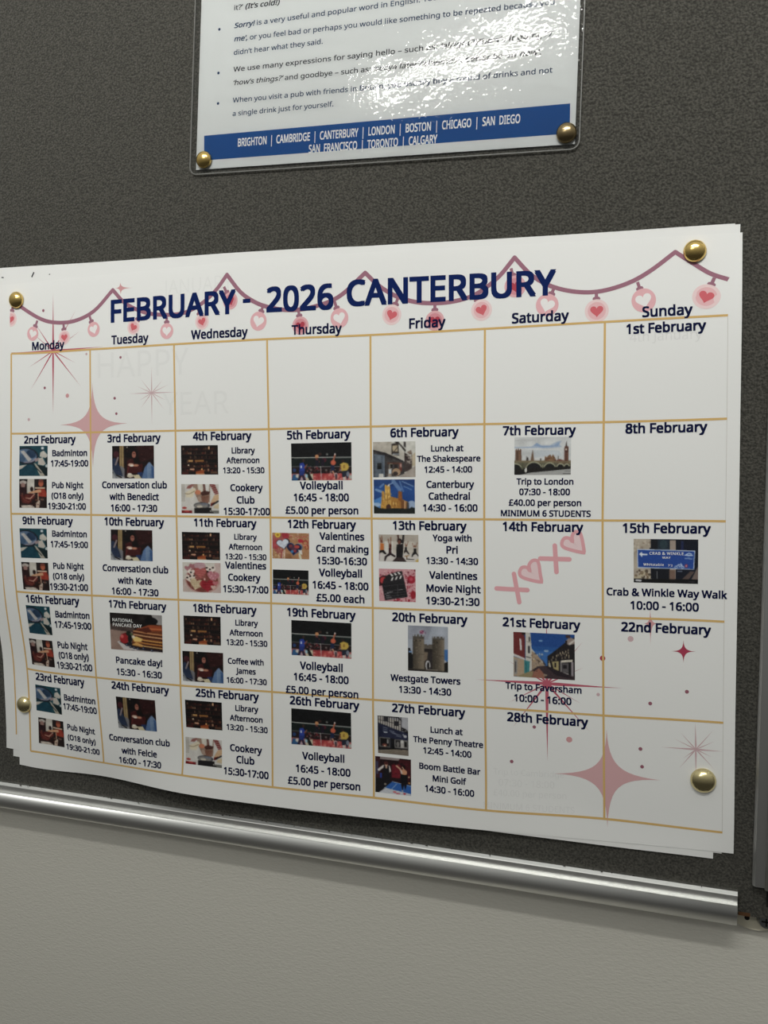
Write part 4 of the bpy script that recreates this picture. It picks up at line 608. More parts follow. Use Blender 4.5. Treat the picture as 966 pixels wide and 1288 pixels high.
aluminium = principled('brushed aluminium', (0.88, 0.88, 0.86, 1), rough=0.37, metal=1.0)
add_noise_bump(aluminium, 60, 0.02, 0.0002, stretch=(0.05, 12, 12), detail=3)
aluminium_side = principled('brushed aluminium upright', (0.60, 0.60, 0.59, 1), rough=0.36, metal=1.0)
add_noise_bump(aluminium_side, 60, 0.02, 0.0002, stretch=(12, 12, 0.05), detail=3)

paper = principled('white printer paper', srgb(236, 236, 234), rough=0.72, spec=0.25)
add_noise_bump(paper, 500, 0.10, 0.0004, detail=3)
back_paper = principled('white printer paper behind', srgb(234, 234, 232), rough=0.72, spec=0.25)

INK = {
    'navy': principled('navy print', srgb(16, 22, 60), 0.7, spec=0.08),
    'title': principled('blue title print', srgb(14, 34, 88), 0.7, spec=0.08),
    'gold': principled('gold rule print', srgb(214, 178, 116), 0.7, spec=0.08),
    'cord': principled('mauve print', srgb(158, 112, 128), 0.7, spec=0.08),
    'pink_pale': principled('pale pink print', srgb(238, 212, 212), 0.7, spec=0.08),
    'pink_mid': principled('pink ring print', srgb(230, 180, 185), 0.7, spec=0.08),
    'heart': principled('red heart print', srgb(212, 106, 114), 0.7, spec=0.08),
    'paperwhite': principled('unprinted heart', srgb(240, 236, 235), 0.7, spec=0.08),
    'dark_pink': principled('overlapped pink print', srgb(224, 176, 180), 0.7, spec=0.08),
    'dark_heart': principled('overlapped heart print', srgb(178, 70, 84), 0.7, spec=0.08),
    'deep': principled('crimson print', srgb(186, 96, 112), 0.7, spec=0.08),
    'muted': principled('dusty rose print', srgb(214, 172, 174), 0.7, spec=0.08),
    'red': principled('small star print', srgb(170, 66, 88), 0.7, spec=0.08),
    'rose': principled('rose print', srgb(218, 162, 164), 0.7, spec=0.08, alpha=0.9),
    'pale': principled('pale rose print', srgb(216, 184, 188), 0.7, spec=0.08, alpha=0.85),
    'dark': principled('plum dot print', srgb(152, 98, 112), 0.7, spec=0.08),
    'kiss': principled('pink brush print', srgb(226, 168, 174), 0.7, spec=0.08),
    'kiss_pale': principled('pale pink brush print', srgb(236, 210, 212), 0.7, spec=0.08),
    'ghost': principled('faint print showing through', srgb(150, 150, 158), 0.7, spec=0.08, alpha=0.07),
    'glow': principled('pink glow print', srgb(232, 186, 189), 0.7, spec=0.08),
    'dark_glow': principled('overlapped glow print', srgb(214, 146, 154), 0.7, spec=0.08),
    'ghost_faint': principled('fainter print showing through', srgb(150, 150, 158), 0.7, spec=0.08, alpha=0.035),
    'white': principled('white print', srgb(232, 232, 230), 0.7, spec=0.08),
    'black': principled('charcoal print', srgb(40, 42, 50), 0.7, spec=0.08),
    'slate': principled('slate blue print', srgb(34, 56, 88), 0.7, spec=0.08),
    'band': principled('royal blue print', srgb(22, 74, 136), 0.7, spec=0.08),
    'mark': principled('pencil mark', srgb(70, 70, 74), 0.7, spec=0.08),
}

brass = principled('polished brass', (0.78, 0.56, 0.20, 1), rough=0.20, metal=1.0)
add_noise_bump(brass, 250, 0.10, 0.0006, detail=2)
brass_pale = principled('pale brass', (0.72, 0.62, 0.34, 1), rough=0.22, metal=1.0)
add_noise_bump(brass_pale, 250, 0.10, 0.0006, detail=2)
brass_dark = principled('tarnished brass', (0.33, 0.25, 0.13, 1), rough=0.24, metal=1.0)
add_noise_bump(brass_dark, 250, 0.12, 0.0006, detail=2)
steel = principled('zinc plated steel', (0.35, 0.37, 0.38, 1), rough=0.28, metal=1.0)
beige_plastic = principled('beige plastic', srgb(206, 200, 180), rough=0.5)
hollow_shade = principled('painted hollow shade', srgb(22, 20, 18), rough=0.9)  # near-black colour stands in for the shade inside openings
fibre = principled('brown fibreboard edge', srgb(92, 66, 46), rough=0.95, spec=0.1)

# clear laminating film: mostly transparent with a glossy, slightly dimpled surface
film = bpy.data.materials.new('clear laminating film')
film.use_nodes = True
_t = film.node_tree
_t.nodes.clear()
_out = _t.nodes.new('ShaderNodeOutputMaterial')
_mix = _t.nodes.new('ShaderNodeMixShader')
_tr = _t.nodes.new('ShaderNodeBsdfTransparent'); _tr.inputs[0].default_value = (0.955, 0.96, 0.955, 1)
_gl = _t.nodes.new('ShaderNodeBsdfGlossy'); _gl.inputs['Roughness'].default_value = 0.05
_fr = _t.nodes.new('ShaderNodeFresnel'); _fr.inputs['IOR'].default_value = 1.5
_tc = _t.nodes.new('ShaderNodeTexCoord')
_no = _t.nodes.new('ShaderNodeTexNoise'); _no.inputs['Scale'].default_value = 500; _no.inputs['Detail'].default_value = 0.6
_no2 = _t.nodes.new('ShaderNodeTexNoise'); _no2.inputs['Scale'].default_value = 45; _no2.inputs['Detail'].default_value = 2
_b1 = _t.nodes.new('ShaderNodeBump'); _b1.inputs['Strength'].default_value = 0.25; _b1.inputs['Distance'].default_value = 0.0002
_b2 = _t.nodes.new('ShaderNodeBump'); _b2.inputs['Strength'].default_value = 0.25; _b2.inputs['Distance'].default_value = 0.001
_t.links.new(_tc.outputs['Object'], _no.inputs['Vector']); _t.links.new(_tc.outputs['Object'], _no2.inputs['Vector'])
_t.links.new(_no.outputs['Fac'], _b1.inputs['Height']); _t.links.new(_no2.outputs['Fac'], _b2.inputs['Height'])
_t.links.new(_b2.outputs[0], _b1.inputs['Normal'])
_t.links.new(_b1.outputs[0], _gl.inputs['Normal']); _t.links.new(_b1.outputs[0], _fr.inputs['Normal'])
_t.links.new(_fr.outputs[0], _mix.inputs[0]); _t.links.new(_tr.outputs[0], _mix.inputs[1]); _t.links.new(_gl.outputs[0], _mix.inputs[2])
_t.links.new(_mix.outputs[0], _out.inputs[0])

# printed photographs: colours come from the print itself (one colour per mesh corner of the picture)
photo_print = principled('colour photograph print', (1, 1, 1, 1), 0.6, spec=0.25)
_at = photo_print.node_tree.nodes.new('ShaderNodeAttribute'); _at.attribute_name = 'print'
photo_print.node_tree.links.new(_at.outputs['Color'], photo_print.node_tree.nodes['Principled BSDF'].inputs['Base Color'])


# ------------------------------------------------------------------ the wall
def box_mesh(x0, x1, y0, y1, z0, z1):
    v = [(x, y, z) for x in (x0, x1) for y in (y0, y1) for z in (z0, z1)]
    f = [(0, 1, 3, 2), (4, 6, 7, 5), (0, 4, 5, 1), (2, 3, 7, 6), (0, 2, 6, 4), (1, 5, 7, 3)]
    return v, f


WALL_Y = 12.0
v, f = box_mesh(-1600, 1400, WALL_Y, WALL_Y + 80, -1400, 1300)
wall = mesh_obj('wall_back', v, f, wall_paint)
wall['kind'] = 'structure'

# ------------------------------------------------------------------ notice board (felt panel, aluminium rails, corner fitting)
RAIL_Z = -162.55          # top of the bottom rail's lip
RAIL_X = 220.8            # inner edge of the right-hand rail
board = thing('notice_board', 'large grey felt notice board with brushed aluminium edging, one corner cover missing', 'notice board', (0, WALL_Y, RAIL_Z))
v, f = box_mesh(-900, 231, 0, WALL_Y - 0.05, -174.8, 640)
mesh_obj('felt_panel', v, f, felt, board)


def rail_profile():
    """(out from the felt, down from the lip) in mm: flat lip, flat face, rounded nose, return to the wall"""
    p = [(0.0, 0.0), (2.3, 0.05), (3.75, 1.15), (3.9, 1.5), (3.9, 5.3)]
    bot = 16.6
    # rounded nose: a satin half-oval that starts steeply and rolls under
    a0, a1 = math.radians(36), math.radians(-74)
    cd, ro, rd = 5.3 + math.sin(a0) * 7.4, 7.4, 7.4
    for i in range(0, 25):
        a = a0 + (a1 - a0) * i / 24
        p.append((6.0 + (math.cos(a) - math.cos(a0)) * ro, cd - math.sin(a) * rd))
    bot = p[-1][1]
    p += [(-WALL_Y + 0.1, bot), (-WALL_Y + 0.1, bot - 1.2), (2.6, bot - 1.2), (2.6, 1.4), (0.0, 1.4)]
    return p


def extrude(prof_pts_a, prof_pts_b):
    n = len(prof_pts_a)
    v = list(prof_pts_a) + list(prof_pts_b)
    f = [(i, (i + 1) % n, n + (i + 1) % n, n + i) for i in range(n)]
    return v, f + [list(range(n))[::-1], [n + i for i in range(n)]]


prof = rail_profile()
v, f = extrude([(-900, -o, RAIL_Z - d) for o, d in prof], [(214.5, -o, RAIL_Z - d) for o, d in prof])
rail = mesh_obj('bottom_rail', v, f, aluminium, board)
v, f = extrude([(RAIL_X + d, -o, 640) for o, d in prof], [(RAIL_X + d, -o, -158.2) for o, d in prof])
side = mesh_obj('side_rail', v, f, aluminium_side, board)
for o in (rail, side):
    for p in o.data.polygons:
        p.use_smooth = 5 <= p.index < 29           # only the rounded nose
# dents and lint along the thin lip
dents_v, dents_f = [], []
for i in range(46):
    x = random.uniform(-215, 208); w = random.uniform(0.3, 1.6); d = random.uniform(0.5, 2.2)
    n = len(dents_v)
    y = random.uniform(-3.4, -1.8)
    dents_v += [(x, y, RAIL_Z + 0.03), (x + w, y - 0.2, RAIL_Z + 0.03), (x + w * 0.7, y + d * 0.6, RAIL_Z + 0.22), (x + w * 0.2, y + d * 0.5, RAIL_Z + 0.03)]
    dents_f += [(n, n + 1, n + 2, n + 3)]
lint = mesh_obj('lint', dents_v, dents_f, felt, rail)
lint['kind'] = 'stuff'
lint['label'] = 'specks of dark felt lint caught on the rail lip'

# exposed corner fitting: plastic tab under the felt edge, screw hole and cross-head screw
def disc(c, r0, r1, y0, y1, n=24):
    v, f = [], []
    for i in range(n):
        a = 2 * math.pi * i / n
        v.append((c[0] + r0 * math.cos(a), y0, c[1] + r0 * math.sin(a)))
    for i in range(n):
        a = 2 * math.pi * i / n
        v.append((c[0] + r1 * math.cos(a), y1, c[1] + r1 * math.sin(a)))
    f = [(i, (i + 1) % n, n + (i + 1) % n, n + i) for i in range(n)] + [list(range(n))[::-1], [n + i for i in range(n)]]
    return v, f


tab = [(213, -181.5), (213, -174.85), (238, -174.85), (238, -182.6), (233.5, -184.0), (229.5, -184.2), (225, -185.3), (222, -185.2), (219, -184.7), (215.8, -183.6)]
v = [(x, 8.0, z) for x, z in tab] + [(x, WALL_Y - 0.05, z) for x, z in tab]
n = len(tab)
f = [list(range(n)), [n + i for i in range(n)][::-1]] + [(i, n + i, n + (i + 1) % n, (i + 1) % n) for i in range(n)]
tabo = mesh_obj('corner_bracket', v, f, beige_plastic, board)
tabo['label'] = 'beige plastic corner bracket'
v, f = disc((219.6, -179.6), 1.2, 1.2, 7.9, 8.4)
mesh_obj('screw_hole_shade', v, f, hollow_shade, tabo)  # solid dark disc painted as the shade in the hole
v, f = disc((228.2, -178.9), 3.2, 4.3, 5.0, 7.95, 28)
sc = mesh_obj('corner_screw', v, f, steel, tabo)
v1, f1 = box_mesh(226.0, 230.4, 4.7, 5.05, -179.25, -178.55)
v2, f2 = box_mesh(227.85, 228.55, 4.7, 5.05, -181.1, -176.7)
mesh_obj('screw_hole_shade', v1 + v2, f1 + [tuple(i + 8 for i in q) for q in f2], hollow_shade, tabo)  # dark bars paint the shade of the cross recess
v, f = box_mesh(215.2, 220.5, -0.25, 0.6, -175.0, -173.3)
mesh_obj('torn_edge', v, f, fibre, board)
v, f = box_mesh(227.4, 231.05, -0.05, 3, -169.0, -158.3)
mesh_obj('corner_slot_shade', v, f, hollow_shade, board)  # solid dark box painted in place of the shaded gap


# ------------------------------------------------------------------ calendar sheets
def sheet_mesh(fn, ns, nt_, thick, mat, parent, name='paper'):
    S, T = np.meshgrid(np.linspace(0, 420, ns), np.linspace(0, 297, nt_))
    a = fn(S.ravel(), T.ravel())
    b = a.copy(); b[:, 1] += thick
    n = ns * nt_
    F = []
    for j in range(nt_ - 1):
        for i in range(ns - 1):
            p = j * ns + i
            F.append((p, p + ns, p + ns + 1, p + 1))
            F.append((n + p, n + p + 1, n + p + ns + 1, n + p + ns))
    rim = [i for i in range(ns)] + [j * ns + ns - 1 for j in range(1, nt_)] + [(nt_ - 1) * ns + i for i in range(ns - 2, -1, -1)] + [j * ns for j in range(nt_ - 2, 0, -1)]
    for k in range(len(rim)):
        p, q = rim[k], rim[(k + 1) % len(rim)]
        F.append((p, q, n + q, n + p))
    return mesh_obj(name, np.concatenate([a, b]), F, mat, parent, smooth=False)


def smooth_sheet(o):
    o.data.polygons.foreach_set('use_smooth', [True] * len(o.data.polygons))
    o.data.set_sharp_from_angle(angle=math.radians(40))


def strip(fn, pts, width, lift, closed=False, taper=None, step=3.0):
    """A printed line of given width (mm) along pts in sheet coordinates."""
    P = [np.array(p, float) for p in pts]
    if closed:
        P.append(P[0])
    Q = []
    for a, b in zip(P[:-1], P[1:]):
        n = max(1, int(np.linalg.norm(b - a) / step))
        for i in range(n):
            Q.append(a + (b - a) * i / n)
    Q.append(P[-1])
    Q = np.array(Q)
    d = np.gradient(Q, axis=0)
    if closed:
        d[0] = d[-1] = Q[1] - Q[-2]
    d /= np.linalg.norm(d, axis=1)[:, None] + 1e-12
    nrm = np.stack([-d[:, 1], d[:, 0]], 1)
    w = np.full(len(Q), width / 2)
    if taper is not None:
        w = w * taper(np.linspace(0, 1, len(Q)))
    L = Q + nrm * w[:, None]; R = Q - nrm * w[:, None]
    m = len(Q)
    rise = np.tile(np.linspace(0, 0.015, m), 2) if closed else 0.0   # a closed stroke lies over its own start
    V = fn(np.concatenate([L[:, 0], R[:, 0]]), np.concatenate([L[:, 1], R[:, 1]]), lift + rise)
    return V, [(i, i + 1, m + i + 1, m + i) for i in range(m - 1)]


def merge(parts):
    V, F, n = [], [], 0
    for v, f in parts:
        V.append(np.asarray(v, float)); F += [tuple(int(i) + n for i in q) for q in f]; n += len(v)
    return np.concatenate(V), F


def smooth_curve(pts, n=6):
    """Catmull-Rom through the points"""
    P = [np.array(p, float) for p in pts]
    P = [2 * P[0] - P[1]] + P + [2 * P[-1] - P[-2]]
    out = []
    for i in range(1, len(P) - 2):
        p0, p1, p2, p3 = P[i-1:i+3]
        for k in range(n):
            u = k / n
            out.append(0.5 * ((2*p1) + (-p0 + p2)*u + (2*p0 - 5*p1 + 4*p2 - p3)*u*u + (-p0 + 3*p1 - 3*p2 + p3)*u**3))
    out.append(P[-2])
    return out


def closed_curve(pts, n=5, sharp=()):
    P = [np.array(p, float) for p in pts]; m = len(P); out = []
    for i in range(m):
        p1, p2 = P[i], P[(i + 1) % m]
        p0 = P[i - 1] if i not in sharp else 2 * p1 - p2
        p3 = P[(i + 2) % m] if (i + 1) % m not in sharp else 2 * p2 - p1
        for k in range(n):
            u = k / n
            out.append(0.5 * ((2*p1) + (-p0 + p2)*u + (2*p0 - 5*p1 + 4*p2 - p3)*u*u + (-p0 + 3*p1 - 3*p2 + p3)*u**3))
    return out


def blob(fn, outline, lift, center=None):
    O = np.array(outline); c = O.mean(0) if center is None else np.array(center)
    m = len(O)
    nr = max(1, int(np.linalg.norm(O - c, axis=1).max() / 2.5))
    P = np.concatenate([[c]] + [c + (O - c) * (k + 1) / nr for k in range(nr)])
    V = fn(P[:, 0], P[:, 1], lift)
    F = [(0, 1 + i, 1 + (i + 1) % m) for i in range(m)]
    for k in range(nr - 1):
        a, b = 1 + k * m, 1 + (k + 1) * m
        F += [(a + i, b + i, b + (i + 1) % m, a + (i + 1) % m) for i in range(m)]
    return V, F


def ring(fn, c, r0, r1, lift, a0=0, a1=360, clip=None, n=40):
    A = np.radians(np.linspace(a0, a1, n + 1))
    pts = np.concatenate([np.stack([c[0] + r0*np.cos(A), c[1] + r0*np.sin(A)], 1), np.stack([c[0] + r1*np.cos(A), c[1] + r1*np.sin(A)], 1)])
    if clip is not None:
        pts[:, 0] = np.maximum(pts[:, 0], clip)
    return fn(pts[:, 0], pts[:, 1], lift), [(i, i + 1, n + 2 + i, n + 1 + i) for i in range(n)]


# the front calendar
cal = thing('calendar_sheet', 'February calendar poster with navy title, gold grid, activity pictures and pink heart garland', 'calendar', tuple(sheet(210, 148.5)[0]), 'pinned calendar sheets')
smooth_sheet(sheet_mesh(lambda s, t: sheet(s, t), 127, 90, 0.08, paper, cal))

# sheets behind it, each slightly askew
TOP_S = [0, 65, 183, 240, 300, 420]
def sheet_middle(s, t, lift=0.0):
    a, b = s / 420, t / 297
    top_dx = -5 + 2.3 * a; top_dt = -np.interp(s, TOP_S, [10.3, 7.8, 3.9, 3.0, 3.2, 4.6])
    bot_dx = -10.0 - 0.0 * a; bot_dt = -10.0 + 13.8 * a
    r = sheet(s + top_dx * (1-b) + bot_dx * b, t + top_dt * (1-b) + bot_dt * b)
    r[:, 1] = np.minimum(r[:, 1] * 0.965 + 0.17, -0.32) - lift
    return r

def sheet_rear(s, t, lift=0.0):
    a, b = s / 420, t / 297
    top_dx = -3 + 2.2 * a; top_dt = -np.interp(s, TOP_S, [4.0, 3.0, 1.8, 1.6, 2.2, 4.2])
    bot_dx = -5 - 0.8 * a; bot_dt = -4.9 + 5.7 * a
    r = sheet(s + top_dx * (1-b) + bot_dx * b, t + top_dt * (1-b) + bot_dt * b)
    r[:, 1] = np.minimum(r[:, 1] * 0.925 + 0.32, -0.17) - lift
    return r

middle_sheet = thing('calendar_sheet', 'white sheet just behind the front calendar, its gold margin line beside the lower left pin', 'calendar', tuple(sheet_middle(np.array([210.]), np.array([148.5]))[0]), 'pinned calendar sheets')
smooth_sheet(sheet_mesh(sheet_middle, 85, 60, 0.10, back_paper, middle_sheet))
rear_sheet = thing('calendar_sheet', 'rearmost white sheet in the calendar stack, only thin strips of its edges showing', 'calendar', tuple(sheet_rear(np.array([210.]), np.array([148.5]))[0]), 'pinned calendar sheets')
smooth_sheet(sheet_mesh(sheet_rear, 85, 60, 0.10, back_paper, rear_sheet))
v, f = strip(sheet_middle, [(7.6, 41), (7.6, 287)], 0.9, 0.05)
mesh_obj('grid_line', v, f, INK['gold'], middle_sheet)
v, f = merge([strip(sheet_middle, [(28, 6.4), (29.6, 3.6)], 0.9, 0.05), strip(sheet_middle, [(6, 5.6), (7.6, 5.8)], 0.6, 0.05), strip(sheet_middle, [(40.5, 5.4), (41.4, 5.2)], 0.5, 0.05)])
mesh_obj('pen_mark', v, f, INK['mark'], middle_sheet)

# star bursts, sparkles and dots (printed first, the grid runs over them)
def ray(c, tip, w, lift):
    c = np.array(c); tip = np.array(tip)
    return strip(sheet, [tuple(c), tuple(tip)], w * 2, lift, taper=lambda u: (1 - u) ** 1.15 * (0.5 + 0.5 * np.minimum(1, u * 8)), step=2.0)

L_STAR, L_GRID, L_CORD, L_BULB, L_HEART, L_PIC, L_TEXT = 0.05, 0.08, 0.06, 0.075, 0.09, 0.07, 0.12
for col, c, A, B, D, w in BURSTS:
    w = [q * 1.05 for q in w]
    parts = [ray(c, q, w[0], L_STAR) for q in A] + [ray(c, q, w[1], L_STAR + 0.002) for q in B] + [ray(c, q, w[2], L_STAR + 0.004) for q in D]
    v, f = merge(parts)
    mesh_obj('starburst', v, f, INK[col], cal)
for col, c, tips in SPARKLES:
    c = np.array(c); up, dn, lf, rt = [np.array(q) for q in tips]
    out = []
    for a, b in ((up, rt), (rt, dn), (dn, lf), (lf, up)):
        ctrl = c + 0.07 * (a - c) + 0.07 * (b - c)
        for k in range(12):
            u = k / 12
            # a deep inward curve between neighbouring points
            out.append((1-u)**3 * a + 3*(1-u)**2*u * (c + 0.22*(a - c) + 0.03*(b - c)) + 3*(1-u)*u*u * (c + 0.03*(a - c) + 0.22*(b - c)) + u**3 * b)
    v, f = blob(sheet, out, L_STAR + 0.006, c)
    mesh_obj('sparkle_star', v, f, INK[col], cal)
for col, x, y, r in DOTS:
    v, f = ring(sheet, (x, y), 0, r, L_STAR + 0.008, n=20)
    mesh_obj('printed_dot', v, f, INK[col], cal)

# garland
parts = []
for seg in CORD:
    parts.append(strip(sheet, smooth_curve(seg), 2.15, L_CORD, step=1.5))
for seg in CORD[1:]:
    parts.append(ring(sheet, seg[0], 0, 1.07, L_CORD + 0.001, n=16))
v, f = merge(parts)
mesh_obj('garland_cord', v, f, INK['cord'], cal)


def heart_outline(c, size, rot=0.0, n=40):
    A = np.linspace(0, 2 * np.pi, n, endpoint=False)
    x = 16 * np.sin(A) ** 3 / 17
    y = -(13 * np.cos(A) - 5 * np.cos(2*A) - 2 * np.cos(3*A) - np.cos(4*A)) / 17
    cr, sr = math.cos(rot), math.sin(rot)
    return np.stack([c[0] + size * (x * cr - y * sr), c[1] + size * (x * sr + y * cr)], 1)


CLIP = COLS[1] - 1.0
for x, y, r, kind, dx, dy in BULBS:
    clip = CLIP if x < 12 else None
    rot = math.atan2(dx, -dy) * 0.8
    ln = math.hypot(dx, dy)
    ux, uy = dx / ln, dy / ln
    px, py = -uy, ux
    # cap: narrow neck above a wider collar
    cap = []
    for along, half in ((r * 0.86, 0.9), (r * 0.86 + 0.9, 1.9), (r * 0.86 + 1.8, 1.6), (r * 0.86 + 2.1, 0.8), (r * 0.86 + 4.6, 0.75)):
        cap.append((along, half))
    outl = [(x + ux*a + px*h, y + uy*a + py*h) for a, h in cap] + [(x + ux*a - px*h, y + uy*a - py*h) for a, h in cap[::-1]]
    col_ring = 'pink_mid' if kind == 0 else ('dark_pink' if kind == 2 else 'pink_pale')
    if kind == 0:
        v, f = ring(sheet, (x, y), 0, r, L_BULB)
        b = mesh_obj('garland_bulb', v, f, INK['pink_mid'], cal)
        h = heart_outline((x, y - 0.1), r * 0.70, rot)
        v, f = blob(sheet, h, L_HEART, (x, y + 0.1))
        mesh_obj('bulb_heart', v, f, INK['paperwhite'], b)
    else:
        v, f = ring(sheet, (x, y), 0, r, L_BULB, clip=clip)
        b = mesh_obj('garland_bulb', v, f, INK['pink_pale' if kind == 1 else 'dark_pink'], cal)
        v, f = ring(sheet, (x, y), 0, r * 0.76, L_BULB + 0.006, clip=clip)
        mesh_obj('bulb_glow', v, f, INK['glow' if kind == 1 else 'dark_glow'], b)
        h = heart_outline((x, y), r * 0.58, rot)
        if clip is not None:
            h[:, 0] = np.maximum(h[:, 0], clip)
        v, f = blob(sheet, h, L_HEART, (max(x, clip + 0.2) if clip else x, y + 0.1))
        mesh_obj('bulb_heart', v, f, INK['heart' if kind == 1 else 'dark_heart'], b)
    if clip is not None:
        outl = [(max(p[0], clip), p[1]) for p in outl]
    v, f = blob(sheet, outl, L_CORD + 0.003, (x + ux * (r * 0.86 + 1.3), y + uy * (r * 0.86 + 1.3)))
    mesh_obj('bulb_cap', v, f, INK['cord'], b)

# gold grid
gx, gy = COLS[1:9], ROWS[1:7]
parts = []
for k, x in enumerate(gx[:-1]):
    v, f = strip(sheet, [(x, gy[0]), (x, gy[-1])], 1.05, L_GRID)
    mesh_obj('grid_line', v, f, INK['gold'], cal)
for y in gy:
    v, f = strip(sheet, [(gx[0], y), (gx[-1], y)], 1.1, L_GRID + 0.004)
    mesh_obj('grid_line', v, f, INK['gold'], cal)
v, f = strip(sheet, [(gx[-1] - 0.1, gy[0]), (gx[-1] - 0.1, gy[-1])], 0.16, L_GRID)
mesh_obj('print_edge', v, f, principled('faint print edge', srgb(196, 192, 186), 0.7), cal)

# kisses and hearts in the fourteenth's box
for strokes in XOXO['X']:
    v, f = merge([strip(sheet, [tuple(a), tuple(b)], 2.3, L_STAR + 0.003 * k, step=2) for k, (a, b) in enumerate(strokes)]
                 + [ring(sheet, q, 0, 1.15, L_STAR + 0.008 + 0.003 * k, n=14) for k, s_ in enumerate(strokes) for q in s_])
    mesh_obj('letter_x', v, f, INK['kiss'], cal)
for H in XOXO['H']:
    c = closed_curve(H, 5, sharp=(0, 6))
    v, f = strip(sheet, c, 1.7, L_STAR + 0.01, closed=True, step=1.0)
    h = mesh_obj('heart_outline', v, f, INK['kiss'], cal)
    H_ = np.array(H)
    cc = (H_[0] + H_[6]) / 2
    v, f = blob(sheet, c, L_STAR, cc)
    mesh_obj('heart_fill', v, f, INK['kiss_pale'], h)

# lettering
KIND = {'title': ('title_text', 'title', 25, 0.96), 'weekday': ('weekday_text', 'navy', 25, 1.0), 'date': ('date_text', 'navy', 28, 1.0),
        'event': ('event_text', 'navy', 26, 1.0), 'ghost': ('show_through_text', 'ghost', 0, 1.0)}
for kind, s, cx_, cy_, w in TEXTS:
    name, ink, bold, vs = KIND[kind]
    V, F, Z = text_shape([(s, bold, 0.0)])
    x0, x1 = V[:, 0].min(), V[:, 0].max()
    k = w / (x1 - x0)
    S = cx_ + (V[:, 0] - (x0 + x1) / 2) * k
    ch = 0.573 if s != '-' else 0.42
    T = cy_ - (V[:, 1] - ch / 2) * k * vs
    lift = 0.03 if kind == 'ghost' else L_TEXT
    if s in ('JANUARY', 'HAPPY', 'YEAR'):
        ink = 'ghost_faint'
    mesh_obj(name, sheet(S, T, lift + Z), F, INK[ink], cal)

# ------------------------------------------------------------------ the small printed photographs
class Print:
    """A small colour print, drawn at 3x and averaged down; coordinates run 0..1 across and down."""
    def __init__(self, w, h, base, seed=1):
        self.w, self.h, self.k = w, h, 3
        W, H = w * 3, h * 3
        self.X, self.Y = np.meshgrid((np.arange(W) + 0.5) / W, (np.arange(H) + 0.5) / H)
        self.a = np.empty((H, W, 3)); self.a[:] = base
        self.r = np.random.default_rng(seed)
        self.asp = h / w

    def put(self, m, col, op=1.0):
        self.a[m] = self.a[m] * (1 - op) + np.array(col, float) * op

    def rect(self, x0, y0, x1, y1, col, op=1.0):
        self.put((self.X >= x0) & (self.X < x1) & (self.Y >= y0) & (self.Y < y1), col, op)

    def ell(self, cx, cy, rx, ry, col, op=1.0, rot=0.0):
        c, s = math.cos(rot), math.sin(rot)
        dx, dy = self.X - cx, self.Y - cy
        self.put(((dx*c + dy*s) / rx) ** 2 + ((-dx*s + dy*c) / ry) ** 2 < 1, col, op)

    def inside(self, pts):
        m = np.zeros(self.X.shape, bool); n = len(pts)
        for i in range(n):
            (x0, y0), (x1, y1) = pts[i], pts[(i + 1) % n]
            c = (y0 > self.Y) != (y1 > self.Y)
            with np.errstate(divide='ignore', invalid='ignore'):
                xi = (x1 - x0) * (self.Y - y0) / (y1 - y0 + 1e-12) + x0
            m ^= c & (self.X < xi)
        return m

    def poly(self, pts, col, op=1.0):
        self.put(self.inside(pts), col, op)

    def line(self, pts, wd, col, op=1.0):
        for (x0, y0), (x1, y1) in zip(pts[:-1], pts[1:]):
            dx, dy = x1 - x0, (y1 - y0) * self.asp
            px, py = self.X - x0, (self.Y - y0) * self.asp
            u = np.clip((px*dx + py*dy) / (dx*dx + dy*dy + 1e-12), 0, 1)
            self.put((px - u*dx) ** 2 + (py - u*dy) ** 2 < (wd / 2) ** 2, col, op)

    def heart(self, cx, cy, s, col, rot=0.0, op=1.0):
        o = heart_outline((0, 0), s, rot)
        self.poly([(cx + p[0], cy + p[1] / self.asp) for p in o], col, op)

    def specks(self, n, box, size, cols, op=0.9):
        for _ in range(n):
            x = self.r.uniform(box[0], box[2]); y = self.r.uniform(box[1], box[3])
            s = size * self.r.uniform(0.5, 1.3)
            self.ell(x, y, s, s / self.asp, cols[self.r.integers(len(cols))], op)

    def grain(self, amp):
        g = self.r.normal(0, amp, (self.h, self.w, 1)).repeat(3, 0).repeat(3, 1)
        self.a += g

    def mottle(self, amp, cells=8, where=None):
        n = self.r.normal(0, amp, (cells + 2, cells + 2))
        gx = self.X * cells; gy = self.Y * cells
        ix, iy = gx.astype(int), gy.astype(int); fx, fy = gx - ix, gy - iy
        v = (n[iy, ix] * (1-fx) + n[iy, ix+1] * fx) * (1-fy) + (n[iy+1, ix] * (1-fx) + n[iy+1, ix+1] * fx) * fy
        if where is None:
            self.a += v[..., None]
        else:
            self.a[where] += v[where][:, None]

    def colours(self):
        a = self.a.reshape(self.h, 3, self.w, 3, 3).mean((1, 3))
        # the print is a little soft
        p = np.pad(a, ((1, 1), (1, 1), (0, 0)), mode='edge')
        a = a * 0.76 + 0.06 * (p[:-2, 1:-1] + p[2:, 1:-1] + p[1:-1, :-2] + p[1:-1, 2:])
        a = np.clip(a, 8, 250) / 255
        a = np.where(a <= 0.04045, a / 12.92, ((a + 0.055) / 1.055) ** 2.4)
        g = a.mean(-1, keepdims=True)
        return np.clip(g + (a - g) * 0.92, 0.002, 1)


